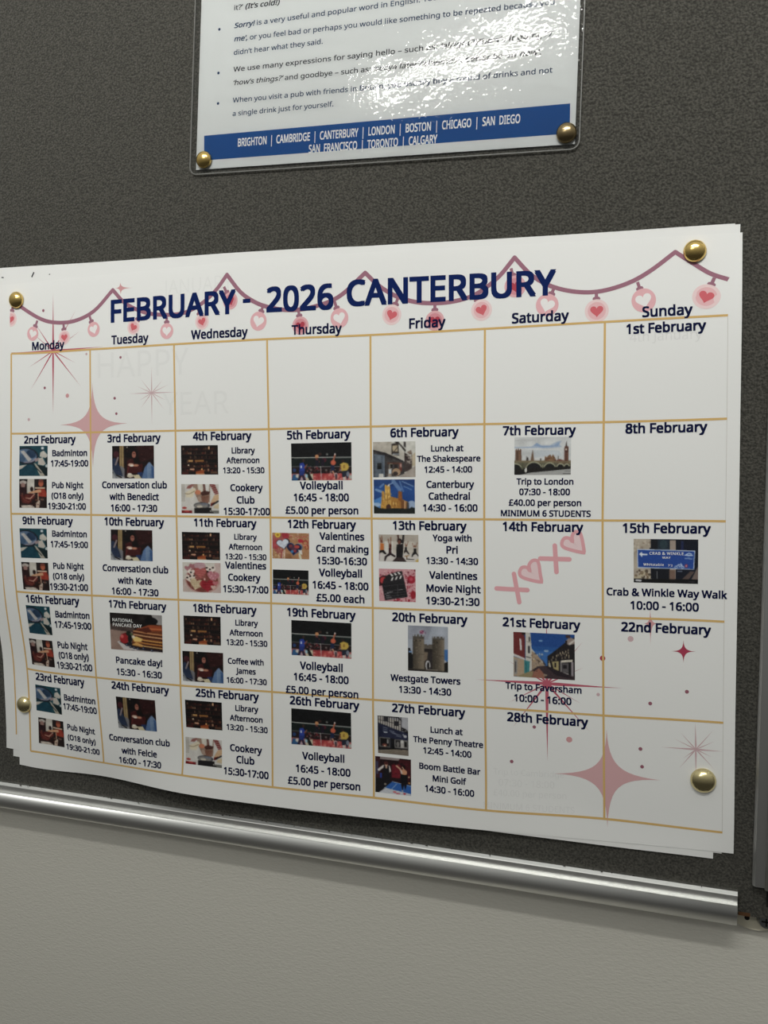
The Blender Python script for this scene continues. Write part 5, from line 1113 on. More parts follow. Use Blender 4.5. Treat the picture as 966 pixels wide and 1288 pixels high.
def draw_badminton():
    p = Print(40, 42, (18, 66, 78), 1)
    p.poly([(0, .62), (.5, .62), (.6, 1), (0, 1)], (14, 60, 76)); p.poly([(.55, .62), (1, .7), (1, 1), (.8, 1)], (10, 30, 34))
    p.poly([(0, .66), (.28, .62), (.08, .76), (0, .79)], (190, 182, 172))
    p.poly([(.52, .56), (.60, .6), (.92, 1), (.74, 1)], (176, 168, 154)); p.line([(.46, .6), (.78, .9)], .03, (16, 26, 30))
    p.ell(.26, .33, .42, .28, (26, 34, 44), rot=.15); p.ell(.25, .33, .37, .235, (88, 110, 138), rot=.15)
    p.ell(.42, .27, .17, .13, (40, 62, 88), rot=.5); p.ell(.08, .4, .14, .13, (60, 84, 112), rot=.5)
    p.poly([(.04, .18), (.16, .15), (.44, .46), (.32, .52)], (182, 178, 176)); p.line([(.2, .55), (.44, .52), (.58, .42)], .04, (150, 140, 150))
    p.line([(.05, .6), (.4, .6), (.58, .5)], .03, (22, 20, 28))
    p.poly([(.74, .22), (.86, .16), (1, .3), (.98, .42), (.72, .36)], (196, 190, 180)); p.ell(.82, .08, .05, .05, (208, 212, 216)); p.rect(.76, .12, .88, .16, (40, 60, 70))
    p.poly([(.68, .42), (.82, .38), (.94, .6), (.86, .66), (.66, .62)], (192, 184, 174)); p.ell(.98, .67, .06, .05, (190, 196, 196))
    p.poly([(.55, .45), (.7, .38), (.68, .5), (.56, .54)], (150, 132, 132)); p.poly([(.9, .42), (1, .36), (1, .62), (.96, .6)], (20, 40, 46))
    p.mottle(6, 9); return p

def draw_pub():
    p = Print(40, 42, (40, 24, 22), 2)
    p.rect(.28, 0, .55, .5, (196, 190, 180)); p.rect(0, 0, .3, .08, (24, 20, 20)); p.ell(.14, .12, .13, .07, (176, 166, 158)); p.ell(.14, .22, .08, .09, (150, 116, 108))
    p.poly([(0, .3), (.2, .28), (.3, .6), (.1, .75), (0, .8)], (44, 22, 26)); p.rect(.55, 0, 1, .34, (34, 26, 26))
    p.ell(.79, .16, .09, .11, (168, 84, 56)); p.ell(.79, .07, .09, .05, (120, 60, 48)); p.ell(.46, .35, .06, .08, (38, 24, 24))
    p.poly([(.66, .36), (.92, .32), (1, .5), (.98, .62), (.7, .6)], (152, 52, 34)); p.line([(.6, .31), (.92, .31)], .05, (206, 176, 150))
    p.poly([(.3, .48), (.62, .38), (.78, .36), (.8, .46), (.4, .5)], (202, 150, 112)); p.poly([(.04, .56), (.5, .5), (.6, .6), (.36, .86), (.1, .82)], (92, 36, 32))
    p.line([(.24, .66), (.4, .68), (.56, .52)], .035, (196, 150, 132)); p.line([(.68, .5), (.7, .78)], .03, (200, 160, 130))
    p.line([(.2, .72), (.36, .8), (.5, .62)], .03, (120, 60, 50)); p.poly([(.62, .82), (.76, .72), (.72, 1), (.6, 1)], (186, 164, 146))
    p.poly([(.06, .92), (.5, .9), (.56, 1), (.1, 1)], (196, 184, 172)); p.poly([(.74, .7), (1, .66), (1, 1), (.78, 1)], (40, 28, 26)); p.line([(.78, .7), (.92, .72)], .03, (130, 122, 112))
    p.specks(22, (0, .5, 1, .95), .025, [(30, 16, 16), (120, 70, 52), (84, 34, 28)]); p.mottle(8, 10); return p

def draw_conversation():
    p = Print(56, 44, (26, 12, 12), 3)
    p.rect(.18, 0, .28, .78, (150, 126, 84)); p.rect(.215, 0, .235, .78, (112, 92, 60)); p.poly([(.2, .6), (.3, .7), (.3, 1), (.26, 1)], (110, 110, 116))
    p.rect(0, 0, .17, .32, (22, 12, 14)); p.ell(.1, .26, .07, .1, (66, 26, 34)); p.poly([(0, .4), (.07, .36), (.2, .66), (.26, 1), (.1, .9), (0, .75)], (36, 48, 72))
    p.line([(.08, .58), (.14, .36)], .04, (140, 124, 126)); p.poly([(0, .84), (.3, .96), (.3, 1), (0, 1)], (150, 150, 152)); p.line([(.06, .88), (.22, .97)], .03, (14, 12, 14)); p.line([(0, .74), (.1, .98)], .04, (112, 118, 124))
    p.poly([(.6, 0), (1, 0), (1, .4), (.66, .5)], (44, 16, 16)); p.rect(.28, 0, .55, .36, (16, 9, 10)); p.ell(.36, .04, .014, .03, (168, 160, 150))
    p.ell(.53, .27, .075, .14, (18, 10, 10)); p.ell(.525, .27, .05, .1, (150, 92, 76)); p.rect(.5, .23, .56, .26, (90, 48, 42))
    p.poly([(.36, .46), (.5, .38), (.6, .38), (.74, .6), (.7, .84), (.36, .84)], (62, 18, 18)); p.poly([(.5, .4), (.62, .34), (.7, .56), (.54, .56)], (18, 8, 8))
    p.ell(.45, .58, .07, .045, (206, 172, 150)); p.ell(.57, .6, .065, .04, (176, 116, 90)); p.ell(.47, .61, .05, .03, (222, 208, 196))
    p.line([(.36, .85), (.4, .62)], .02, (96, 34, 32)); p.poly([(.6, .82), (.74, .8), (.7, .97), (.62, .9)], (30, 50, 92))
    p.poly([(.7, 1), (.78, .66), (.88, .5), (1, .66), (1, 1)], (84, 112, 152)); p.poly([(.84, .56), (.9, .5), (.96, .6), (.9, 1), (.84, 1)], (108, 132, 164)); p.poly([(.93, .62), (1, .68), (1, 1), (.96, 1)], (52, 84, 130))
    p.ell(.43, .92, .08, .055, (202, 190, 168)); p.ell(.42, .87, .05, .035, (214, 206, 190)); p.poly([(.5, .9), (.64, .88), (.7, 1), (.54, 1)], (206, 194, 158)); p.rect(.3, .9, .36, .97, (40, 28, 26))
    p.specks(16, (.3, .05, 1, .5), .012, [(70, 28, 26), (20, 10, 10), (90, 44, 36)], .7); p.mottle(5, 12); return p

def draw_pancake():
    p = Print(72, 54, (26, 20, 20), 4)
    p.poly([(0, .42), (.45, .4), (.4, 1), (0, 1)], (146, 120, 108)); p.poly([(0, .3), (.5, .3), (.45, .5), (0, .46)], (74, 60, 56)); p.poly([(.8, 0), (1, 0), (1, .26), (.9, .26)], (150, 146, 144))
    p.ell(.8, .17, .12, .1, (12, 12, 16)); p.mottle(8, 8)
    p.poly([(.13, .78), (.17, .76), (.3, .88), (.55, .97), (1, .98), (1, 1), (.5, 1), (.25, .98)], (196, 188, 186)); p.poly([(.17, .78), (.4, .78), (1, .86), (1, .97), (.55, .95), (.3, .86)], (28, 24, 32))
    p.poly([(.45, .46), (.75, .27), (1, .26), (1, .9), (.62, .86), (.42, .82)], (110, 56, 28))
    for k, (y, c) in enumerate([(.46, (196, 134, 84)), (.55, (206, 156, 110)), (.66, (214, 158, 74)), (.74, (196, 132, 56)), (.82, (206, 160, 96))]):
        p.line([(.46, y), (.7, y + .04), (1, y + .07)], .022, c); p.line([(.46, y + .05), (.7, y + .085), (1, y + .11)], .02, (58, 28, 18))
    p.poly([(.5, .4), (.78, .28), (.98, .3), (1, .42), (.7, .44)], (150, 66, 30)); p.line([(.62, .38), (.98, .38)], .02, (196, 110, 60)); p.poly([(.5, .42), (.74, .33), (.8, .45), (.7, .5)], (86, 36, 22))
    p.poly([(.43, .66), (.5, .6), (.62, .66), (.6, .74), (.46, .74)], (228, 192, 108)); p.poly([(.41, .84), (.5, .76), (.62, .82), (.62, .88)], (206, 152, 78))
    p.ell(.45, .62, .03, .04, (226, 214, 190)); p.ell(.27, .69, .085, .13, (150, 22, 28)); p.ell(.23, .63, .03, .05, (206, 92, 88)); p.poly([(.2, .58), (.3, .52), (.36, .58)], (120, 20, 26))
    p.ell(.36, .54, .05, .07, (24, 30, 20)); p.ell(.41, .56, .03, .04, (80, 92, 60)); p.ell(.38, .68, .04, .12, (22, 24, 24))
    for x, y in ((.32, .86), (.39, .9), (.46, .92), (.53, .94), (.64, .92), (.8, .96)): p.ell(x, y, .03, .03, (36, 40, 58)); p.ell(x - .01, y - .01, .012, .012, (150, 158, 176))
    return p

def draw_library():
    p = Print(50, 40, (16, 9, 9), 5)
    for row, (y, n, b) in enumerate([(.06, 18, .7), (.2, 26, .8), (.35, 20, .8), (.5, 14, 1.0), (.64, 22, .9), (.78, 18, 1.2)]):
        x0, x1 = (.05, .97) if row in (0, 1, 4, 5) else (.16, .95)
        if row == 3: x1 = .72
        for i in range(n):
            x = x0 + (x1 - x0) * i / n
            c = np.array([(96, 40, 28), (120, 66, 44), (60, 26, 22), (150, 110, 84), (80, 30, 24)][p.r.integers(5)]) * b * p.r.uniform(.4, 1.15)
            hgt = p.r.uniform(.05, .1)
            p.rect(x, y + .1 - hgt, x + (x1 - x0) / n * p.r.uniform(.5, .95), y + .1, c)
        p.rect(.02, y + .105, .98, y + .125, (58, 36, 30))
    p.rect(.74, .04, .78, .14, (206, 160, 120)); p.ell(.2, .68, .02, .03, (214, 190, 160)); p.ell(.3, .82, .07, .03, (200, 150, 120)); p.rect(.2, .5, .32, .57, (186, 140, 84)); p.rect(.38, .5, .62, .57, (140, 92, 44))
    p.poly([(.4, .9), (.62, .84), (.62, 1), (.4, 1)], (150, 70, 30)); p.rect(.02, .92, .2, 1, (70, 24, 20)); p.ell(.56, .82, .02, .03, (230, 170, 100)); p.rect(.8, .9, .98, .97, (88, 60, 44)); p.rect(.4, .97, .64, 1, (190, 140, 100))
    return p

def draw_cookery():
    p = Print(50, 40, (206, 202, 196), 6)
    p.rect(0, 0, .1, .6, (186, 180, 172)); p.poly([(.3, 0), (.78, 0), (.76, .62), (.46, .6), (.36, .3)], (150, 122, 104)); p.poly([(.44, 0), (.6, 0), (.58, .3), (.46, .24)], (206, 200, 186)); p.poly([(.64, 0), (.76, 0), (.74, .28), (.66, .24)], (214, 212, 206)); p.poly([(.58, .0), (.64, 0), (.66, .24), (.6, .24)], (110, 74, 66))
    p.poly([(.5, .3), (.62, .22), (.78, .26), (.74, .36), (.56, .4)], (74, 44, 38)); p.ell(.45, .28, .08, .08, (196, 120, 86)); p.poly([(.4, .42), (.74, .4), (.72, .66), (.5, .62)], (128, 88, 72)); p.poly([(.42, .44), (.52, .4), (.56, .6), (.46, .6)], (164, 140, 124))
    p.poly([(.18, .06), (.3, 0), (.34, .04), (.24, .16), (.14, .16)], (146, 92, 86)); p.poly([(.12, .28), (.36, .12), (.4, .2), (.34, .34), (.3, .46), (.12, .46)], (216, 204, 178)); p.line([(.1, .33), (.22, .34), (.36, .24)], .02, (150, 130, 96))
    p.poly([(.76, 0), (.9, 0), (1, .32), (.9, .36)], (120, 52, 50))
    for k in range(5): p.line([(.79 + k*.022, .05 + k*.065), (.9 + k*.02, .01 + k*.07)], .012, (196, 170, 160))
    p.poly([(.88, .38), (1, .34), (1, .52), (.84, .68), (.78, .64)], (206, 170, 132)); p.poly([(.78, .66), (.9, .6), (.86, .72), (.78, .76)], (110, 36, 34)); p.line([(.84, .7), (.98, .58)], .04, (32, 28, 28))
    p.ell(.55, .73, .22, .11, (76, 76, 80)); p.ell(.53, .74, .18, .085, (128, 124, 120)); p.ell(.49, .77, .08, .04, (200, 190, 174)); p.ell(.62, .68, .1, .04, (106, 110, 120))
    p.poly([(.35, .82), (.74, .8), (.78, 1), (.35, 1)], (24, 22, 24)); p.rect(.74, .8, .8, .9, (40, 34, 34)); p.rect(.78, .9, 1, 1, (112, 112, 106)); p.poly([(.88, .72), (1, .66), (1, .84), (.86, .82)], (206, 186, 150)); p.poly([(.7, .92), (.86, .96), (.86, 1), (.7, 1)], (36, 34, 34))
    p.ell(.08, .82, .06, .035, (168, 44, 40)); p.rect(0, .91, .29, 1, (120, 22, 24)); p.rect(.08, .9, .2, .94, (200, 90, 80)); p.mottle(5, 10); return p

def draw_biscuit():
    p = Print(52, 42, (206, 200, 190), 7)
    p.poly([(0, .6), (.2, .5), (.3, 1), (0, 1)], (196, 176, 168)); p.poly([(.85, 0), (1, 0), (1, 1), (.8, 1)], (200, 176, 170)); p.ell(.52, .58, .46, .46, (192, 150, 142)); p.ell(.51, .57, .42, .42, (122, 62, 54))
    p.heart(.13, .2, .085, (168, 112, 118)); p.heart(.27, .13, .1, (166, 106, 112)); p.ell(.46, .1, .15, .12, (190, 152, 158)); p.heart(.47, .33, .17, (166, 78, 76))
    for k in range(5): p.line([(.35, .27 + k*.065), (.6, .25 + k*.065)], .014, (196, 118, 112))
    p.heart(.74, .22, .14, (226, 212, 202)); p.heart(.8, .44, .17, (182, 112, 122), .2); p.heart(.23, .33, .1, (224, 210, 200)); p.heart(.2, .53, .15, (222, 206, 194), -.15)
    for x, y in ((.64, .17), (.72, .22), (.8, .16), (.22, .34), (.2, .47), (.3, .45), (.12, .52), (.23, .58), (.3, .58), (.66, .3)): p.ell(x, y, .032, .026, (34, 20, 22), rot=-.6)
    for x, y in ((.7, .38), (.8, .34), (.86, .42), (.72, .5), (.8, .52), (.86, .56), (.76, .44)): p.ell(x, y, .02, .02, (214, 160, 164))
    p.heart(.36, .72, .19, (208, 188, 154), .25); p.heart(.64, .76, .2, (150, 26, 40), -.1)
    for k in range(4): p.line([(.24 + k*.06, .6), (.22 + k*.07, .86)], .008, (168, 140, 106)); p.line([(.22, .62 + k*.07), (.5, .62 + k*.07)], .008, (168, 140, 106)); p.line([(.52, .66 + k*.08), (.78, .66 + k*.08)], .01, (112, 12, 28))
    p.ell(.58, .56, .02, .04, (232, 190, 176)); p.heart(.86, .68, .08, (190, 110, 116)); p.heart(.8, .82, .07, (206, 176, 164)); p.mottle(6, 12); return p

def draw_volleyball():
    p = Print(78, 48, (14, 15, 17), 8)
    p.rect(0, .4, 1, .64, (18, 26, 26)); p.rect(0, .8, 1, 1, (190, 110, 108)); p.rect(0, .64, 1, .82, (34, 22, 24)); p.specks(60, (.2, .62, .95, .84), .014, [(70, 30, 34), (150, 140, 140), (20, 18, 22), (110, 40, 44), (120, 110, 106)]); p.rect(.37, .82, .84, .97, (176, 66, 66)); p.specks(34, (.36, .82, .86, .99), .02, [(206, 130, 120), (150, 44, 50), (196, 96, 84)], .8)
    p.line([(0, .385), (1, .395)], .017, (158, 160, 156)); p.line([(0, .625), (1, .635)], .008, (120, 122, 120))
    p.poly([(.02, .84), (.1, .84), (.12, 1), (0, 1)], (36, 84, 130)); p.ell(.05, .72, .03, .05, (36, 62, 110)); p.ell(.1, .88, .03, .05, (196, 190, 184)); p.rect(.13, .92, .2, 1, (176, 150, 160)); p.poly([(.24, .86), (.36, .82), (.36, 1), (.24, 1)], (196, 186, 160)); p.poly([(.24, .82), (.3, .8), (.36, 1), (.3, 1)], (24, 26, 24)); p.ell(.25, .88, .025, .05, (150, 186, 200))
    p.ell(.205, .47, .022, .045, (60, 40, 34)); p.poly([(.14, .54), (.2, .52), (.23, .6), (.22, .78), (.2, .86), (.13, .84)], (36, 60, 150)); p.poly([(.13, .82), (.2, .8), (.24, 1), (.2, 1), (.17, .88), (.14, 1), (.1, 1)], (44, 34, 54)); p.rect(.15, .6, .18, .67, (170, 180, 214)); p.line([(.22, .66), (.26, .58)], .02, (130, 80, 66)); p.poly([(.14, .74), (.22, .74), (.21, .86), (.13, .86)], (30, 50, 120))
    p.ell(.43, .36, .03, .05, (196, 136, 90)); p.line([(.42, .42), (.46, .5)], .03, (110, 54, 50)); p.rect(.4, .46, .46, .62, (20, 22, 34)); p.ell(.48, .3, .03, .04, (56, 34, 30)); p.ell(.55, .46, .04, .06, (72, 24, 36)); p.rect(.5, .44, .55, .62, (26, 18, 34)); p.ell(.6, .31, .018, .03, (110, 112, 108))
    p.line([(.73, .33), (.71, .44), (.69, .55)], .026, (172, 96, 70)); p.ell(.7, .53, .042, .07, (196, 92, 64)); p.rect(.66, .6, .72, .76, (26, 36, 66)); p.line([(.69, .76), (.71, .82)], .022, (200, 140, 110)); p.ell(.73, .31, .014, .03, (196, 180, 176)); p.ell(.74, .86, .03, .06, (176, 150, 150)); p.rect(.73, .84, .76, .97, (60, 46, 56))
    p.ell(.86, .5, .03, .05, (40, 28, 26)); p.poly([(.81, .58), (.87, .53), (.94, .56), (.96, .66), (.92, .76), (.84, .78)], (196, 164, 66)); p.rect(.865, .6, .895, .69, (150, 112, 50)); p.poly([(.84, .76), (.95, .74), (.95, .9), (.93, 1), (.9, .88), (.87, .96), (.84, .9)], (34, 40, 54)); p.ell(.94, .84, .025, .07, (120, 126, 140)); p.line([(.82, .62), (.8, .76)], .018, (120, 70, 50)); p.rect(.86, .92, .9, 1, (196, 180, 170)); p.ell(.98, .92, .02, .06, (176, 180, 170))
    p.line([(.495, .64), (.5, 1)], .01, (190, 186, 186)); p.mottle(3, 14); return p

def draw_card_making():
    p = Print(50, 38, (176, 128, 88), 9)
    p.poly([(0, .1), (.5, 0), (.2, .9), (0, .6)], (168, 92, 84)); p.poly([(.25, 0), (.45, 0), (.46, .2), (.3, .22)], (168, 48, 60)); p.ell(.1, .44, .08, .2, (178, 70, 76)); p.specks(50, (0, .6, .3, 1), .014, [(206, 176, 120), (140, 98, 60), (220, 190, 150)]); p.specks(46, (.4, 0, 1, .3), .016, [(206, 170, 150), (150, 96, 70), (196, 70, 74)])
    p.ell(.15, .08, .075, .1, (222, 192, 50)); p.ell(.15, .08, .035, .05, (170, 116, 20)); p.heart(.3, .42, .2, (40, 30, 40), -.2); p.heart(.29, .42, .175, (204, 210, 222), -.2)
    p.heart(.6, .6, .235, (110, 116, 144), .1); p.heart(.59, .6, .21, (26, 32, 66), .1); p.heart(.58, .58, .15, (84, 50, 70), .1); p.ell(.67, .53, .07, .06, (196, 74, 66)); p.ell(.5, .5, .05, .06, (134, 60, 68)); p.ell(.54, .72, .04, .06, (56, 120, 176)); p.ell(.62, .7, .04, .06, (150, 50, 60))
    p.line([(.28, .65), (.24, 1)], .03, (150, 44, 50)); p.line([(.34, .65), (.32, 1)], .022, (226, 206, 196)); p.line([(.3, .7), (.26, 1)], .015, (230, 220, 214)); p.ell(.77, .3, .07, .07, (186, 40, 56)); p.ell(.9, .36, .08, .09, (164, 60, 52)); p.ell(.9, .38, .05, .06, (190, 140, 96)); p.ell(.94, .54, .06, .09, (160, 56, 44)); p.ell(.94, .55, .035, .06, (184, 130, 84)); p.rect(.85, .46, .94, .49, (230, 140, 110))
    p.poly([(.7, .64), (.8, .66), (.82, .84), (.74, .78)], (222, 216, 210)); p.line([(.74, .8), (.77, 1)], .06, (206, 204, 176)); p.poly([(.36, .78), (.5, .82), (.54, 1), (.36, 1)], (150, 104, 70)); p.mottle(8, 12); return p

def draw_old_inn():
    p = Print(54, 44, (206, 204, 196), 10)
    p.poly([(0, 0), (.44, 0), (.44, .1), (.62, .5), (0, .24)], (184, 176, 164)); p.poly([(0, .24), (.3, .32), (.74, .56), (.74, .9), (.6, .98), (0, 1)], (66, 62, 62)); p.poly([(0, .22), (.3, .31), (.72, .54), (.7, .58), (.3, .4), (0, .27)], (44, 40, 42)); p.poly([(.02, .34), (.28, .38), (.28, 1), (.02, 1)], (96, 106, 118)); p.rect(.1, .6, .22, .77, (26, 28, 30)); p.rect(.03, .4, .05, 1, (70, 78, 90)); p.rect(.2, .42, .23, 1, (74, 84, 96))
    p.poly([(.44, .06), (.6, .02), (.62, .4), (.44, .36)], (60, 52, 48)); p.poly([(.46, .12), (.58, .1), (.59, .28), (.47, .28)], (184, 168, 140)); p.poly([(.5, 0), (.6, 0), (.78, .24), (.76, .3), (.62, .08)], (50, 44, 42)); p.line([(.48, .3), (.6, .14)], .015, (54, 44, 40)); p.poly([(.62, .18), (.74, .3), (.74, .54), (.62, .48)], (190, 184, 174)); p.poly([(.73, 0), (.78, .02), (.78, .18), (.73, .14)], (64, 58, 58)); p.rect(.46, .33, .62, .37, (150, 156, 164))
    p.poly([(.74, .3), (.92, .46), (.92, .8), (.74, .86)], (72, 60, 58)); p.specks(24, (.75, .36, .92, .64), .018, [(176, 166, 156), (50, 40, 40)]); p.poly([(.8, .3), (.9, .24), (.93, .38), (.86, .36)], (130, 112, 100)); p.poly([(.92, .4), (1, .3), (1, .68), (.92, .7)], (190, 176, 150)); p.poly([(.6, 1), (.76, .88), (1, .68), (1, 1)], (164, 154, 144))
    p.rect(.34, .58, .62, .64, (82, 52, 42)); p.rect(.38, .62, .46, .76, (176, 168, 152)); p.rect(.4, .64, .46, .75, (34, 30, 30)); p.rect(.5, .64, .58, .75, (40, 34, 34)); p.rect(.62, .6, .68, .84, (110, 58, 46)); p.rect(.64, .62, .67, .72, (190, 150, 140)); p.rect(.36, .76, .44, .98, (150, 136, 122)); p.rect(.37, .78, .43, .9, (196, 204, 212)); p.ell(.55, .86, .1, .11, (166, 136, 106)); p.ell(.53, .9, .06, .06, (56, 46, 42)); p.poly([(.14, .9), (.24, .9), (.25, 1), (.13, 1)], (206, 204, 198)); p.rect(.28, .8, .31, 1, (50, 44, 44)); p.mottle(8, 14); return p

def draw_cathedral():
    p = Print(54, 44, (28, 72, 140), 11)
    p.poly([(0, 0), (1, 0), (1, .2), (0, .2)], (28, 62, 120)); p.poly([(0, .6), (.2, .5), (.2, .9), (0, .9)], (70, 130, 196)); p.mottle(8, 5)
    for a, b, w, c in [((.48, .05), (.64, .3), .09, (110, 142, 186)), ((.7, .06), (.96, .2), .03, (120, 150, 192)), ((.06, .3), (.2, .36), .06, (130, 164, 206)), ((.74, .2), (.92, .3), .025, (110, 146, 190)), ((.16, .22), (.24, .14), .05, (110, 146, 196)), ((.64, .06), (.72, .34), .04, (90, 126, 178)), ((.4, .14), (.46, .1), .03, (140, 166, 206))]: p.line([a, b], w, c, .75)
    p.ell(.92, .74, .1, .12, (150, 170, 200)); p.ell(.06, .74, .12, .06, (150, 180, 214)); p.poly([(.42, .5), (.7, .58), (.84, .66), (.86, .9), (.42, .9)], (176, 122, 48))
    p.poly([(.27, .17), (.3, .14), (.32, .19), (.38, .12), (.4, .2), (.42, .54), (.43, .88), (.27, .88)], (206, 158, 70)); p.poly([(.33, .2), (.38, .12), (.39, .2)], (214, 214, 222)); p.poly([(.2, .36), (.22, .33), (.26, .36), (.28, .88), (.16, .88), (.19, .6)], (196, 142, 56)); p.poly([(.6, .36), (.63, .32), (.66, .36), (.69, .34), (.7, .66), (.6, .62)], (146, 84, 34)); p.poly([(.66, .6), (.78, .62), (.8, .88), (.66, .88)], (120, 76, 40)); p.poly([(.8, .66), (.86, .68), (.86, .86), (.8, .86)], (64, 60, 62)); p.rect(.74, .62, .78, .9, (190, 146, 104))
    for x in (.22, .3, .34, .38, .46, .5, .54, .58, .63, .67): p.line([(x, .42 if x < .42 else .64), (x, .84)], .008, (120, 74, 26), .8)
    for x, y in ((.24, .6), (.3, .34), (.36, .34), (.3, .5), (.37, .5), (.48, .7), (.54, .72)): p.ell(x, y, .012, .05, (240, 200, 110))
    p.line([(.2, .62), (.42, .58)], .012, (130, 80, 30)); p.ell(.36, .82, .06, .1, (74, 44, 34)); p.poly([(0, .76), (.14, .84), (.3, .86), (.5, .84), (.86, .86), (.92, .8), (1, .84), (1, 1), (0, 1)], (28, 32, 30)); p.specks(30, (.2, .4, .66, .84), .012, [(232, 184, 92), (110, 70, 28)], .7); return p

def draw_yoga():
    p = Print(52, 38, (196, 188, 176), 12)
    p.rect(0, 0, 1, .25, (178, 168, 156)); p.rect(.16, .25, .36, .7, (212, 208, 200)); p.rect(0, .7, 1, 1, (206, 200, 194)); p.rect(.9, 0, 1, .6, (184, 174, 162)); sk = (128, 84, 64); bk = (28, 26, 28)
    p.line([(.06, .3), (.04, .12)], .024, sk); p.line([(.09, .3), (.08, .06)], .022, sk); p.ell(.07, .25, .03, .05, (120, 74, 54)); p.poly([(.04, .32), (.13, .34), (.13, .6), (.03, .58)], (196, 108, 44)); p.poly([(.02, .6), (.12, .57), (.2, .72), (.16, .74), (.08, .66), (0, .72)], (26, 22, 24)); p.line([(.02, .7), (.01, .95)], .02, (180, 150, 160))
    p.line([(.27, .4), (.24, .16)], .024, sk); p.line([(.3, .4), (.31, .1)], .024, sk); p.poly([(.26, .36), (.33, .36), (.31, .7), (.25, .68)], (92, 46, 36)); p.poly([(.25, .5), (.31, .52), (.32, .7), (.25, .7)], (56, 24, 30)); p.poly([(.26, .68), (.32, .68), (.43, .8), (.4, .84), (.3, .76), (.2, .84), (.17, .98), (.13, .98), (.15, .82)], (40, 28, 32))
    p.line([(.5, .2), (.49, 0)], .045, (84, 58, 52)); p.line([(.61, .3), (.63, 0)], .05, (36, 32, 34)); p.ell(.53, .24, .06, .1, (34, 26, 26)); p.ell(.52, .27, .04, .08, (112, 68, 56)); p.poly([(.46, .36), (.62, .34), (.62, .5), (.6, .86), (.44, .86), (.44, .6)], bk); p.poly([(.44, .84), (.62, .84), (.7, 1), (.34, 1)], (58, 46, 46))
    p.line([(.68, .45), (.67, .3)], .014, sk); p.line([(.71, .42), (.74, .25)], .014, sk); p.ell(.69, .4, .022, .04, (120, 80, 60)); p.poly([(.66, .46), (.71, .46), (.71, .56), (.66, .56)], bk); p.poly([(.65, .56), (.71, .56), (.78, .72), (.75, .72), (.69, .63), (.63, .7)], (44, 36, 36)); p.poly([(.64, .78), (.78, .74), (.76, .78), (.66, .82)], (176, 140, 100)); p.rect(.69, .8, .72, .92, (120, 90, 60)); p.line([(.7, .9), (.88, .91)], .02, (40, 36, 36))
    p.line([(.88, .46), (.85, .3)], .014, sk); p.line([(.94, .46), (.97, .28)], .014, sk); p.ell(.91, .42, .025, .04, (120, 78, 58)); p.poly([(.88, .5), (.95, .5), (.95, .66), (.88, .66)], bk); p.poly([(.87, .64), (.95, .64), (1, .76), (1, .8), (.93, .7), (.86, .76), (.85, .82), (.82, .82), (.84, .72)], bk); p.poly([(.92, .94), (1, .88), (1, 1), (.92, 1)], (206, 180, 110)); p.mottle(4, 10); return p

def draw_clapperboard():
    p = Print(50, 44, (206, 150, 156), 13)
    p.specks(70, (0, 0, 1, .3), .022, [(150, 50, 66), (220, 176, 176), (110, 34, 50), (190, 110, 120)]); p.specks(60, (.7, .2, 1, 1), .022, [(176, 74, 88), (222, 180, 180), (140, 40, 56)]); p.specks(26, (0, .5, .16, 1), .018, [(222, 180, 180), (190, 120, 128)]); p.specks(30, (.4, .9, 1, 1), .025, [(170, 40, 60), (120, 20, 36), (222, 170, 170)])
    p.poly([(0, .28), (.1, .22), (.3, .2), (.22, .5), (0, .54)], (70, 24, 30)); p.ell(.12, .36, .09, .1, (184, 54, 58)); p.ell(.88, .32, .11, .12, (164, 26, 50)); p.ell(.88, .3, .05, .05, (196, 70, 90)); p.ell(.93, .78, .07, .13, (156, 26, 44)); p.poly([(.78, .3), (.84, .4), (.76, .46)], (120, 20, 40))
    p.poly([(.16, .24), (.3, .16), (.5, .08), (.64, .06), (.65, .16), (.4, .24), (.2, .3)], (34, 30, 32)); p.poly([(.14, .3), (.66, .17), (.78, .84), (.16, .98), (.08, .5)], (36, 34, 38)); p.poly([(.1, .48), (.7, .4), (.76, .86), (.18, .97)], (30, 29, 32))
    for k in range(3): x = .3 + k * .1; p.poly([(x, .16 - k*.03), (x + .045, .145 - k*.03), (x + .1, .21 - k*.03), (x + .055, .235 - k*.03)], (226, 222, 220)); x = .32 + k * .115; p.poly([(x, .37 - k*.03), (x + .05, .355 - k*.03), (x + .085, .25 - k*.03), (x + .04, .265 - k*.03)], (226, 222, 220))
    for k, y in enumerate((.5, .66, .74, .82, .89)): p.line([(.14 + k*.012, y + .04), (.7 + k*.012, y - .05)], .008, (96, 92, 96))
    p.line([(.5, .5), (.52, .82)], .008, (110, 106, 110))
    for x, y in ((.2, .78), (.24, .83), (.24, .9), (.28, .89), (.58, .64), (.26, .74), (.32, .72)): p.line([(x - .04, y), (x + .05, y - .015)], .016, (150, 146, 150))
    return p

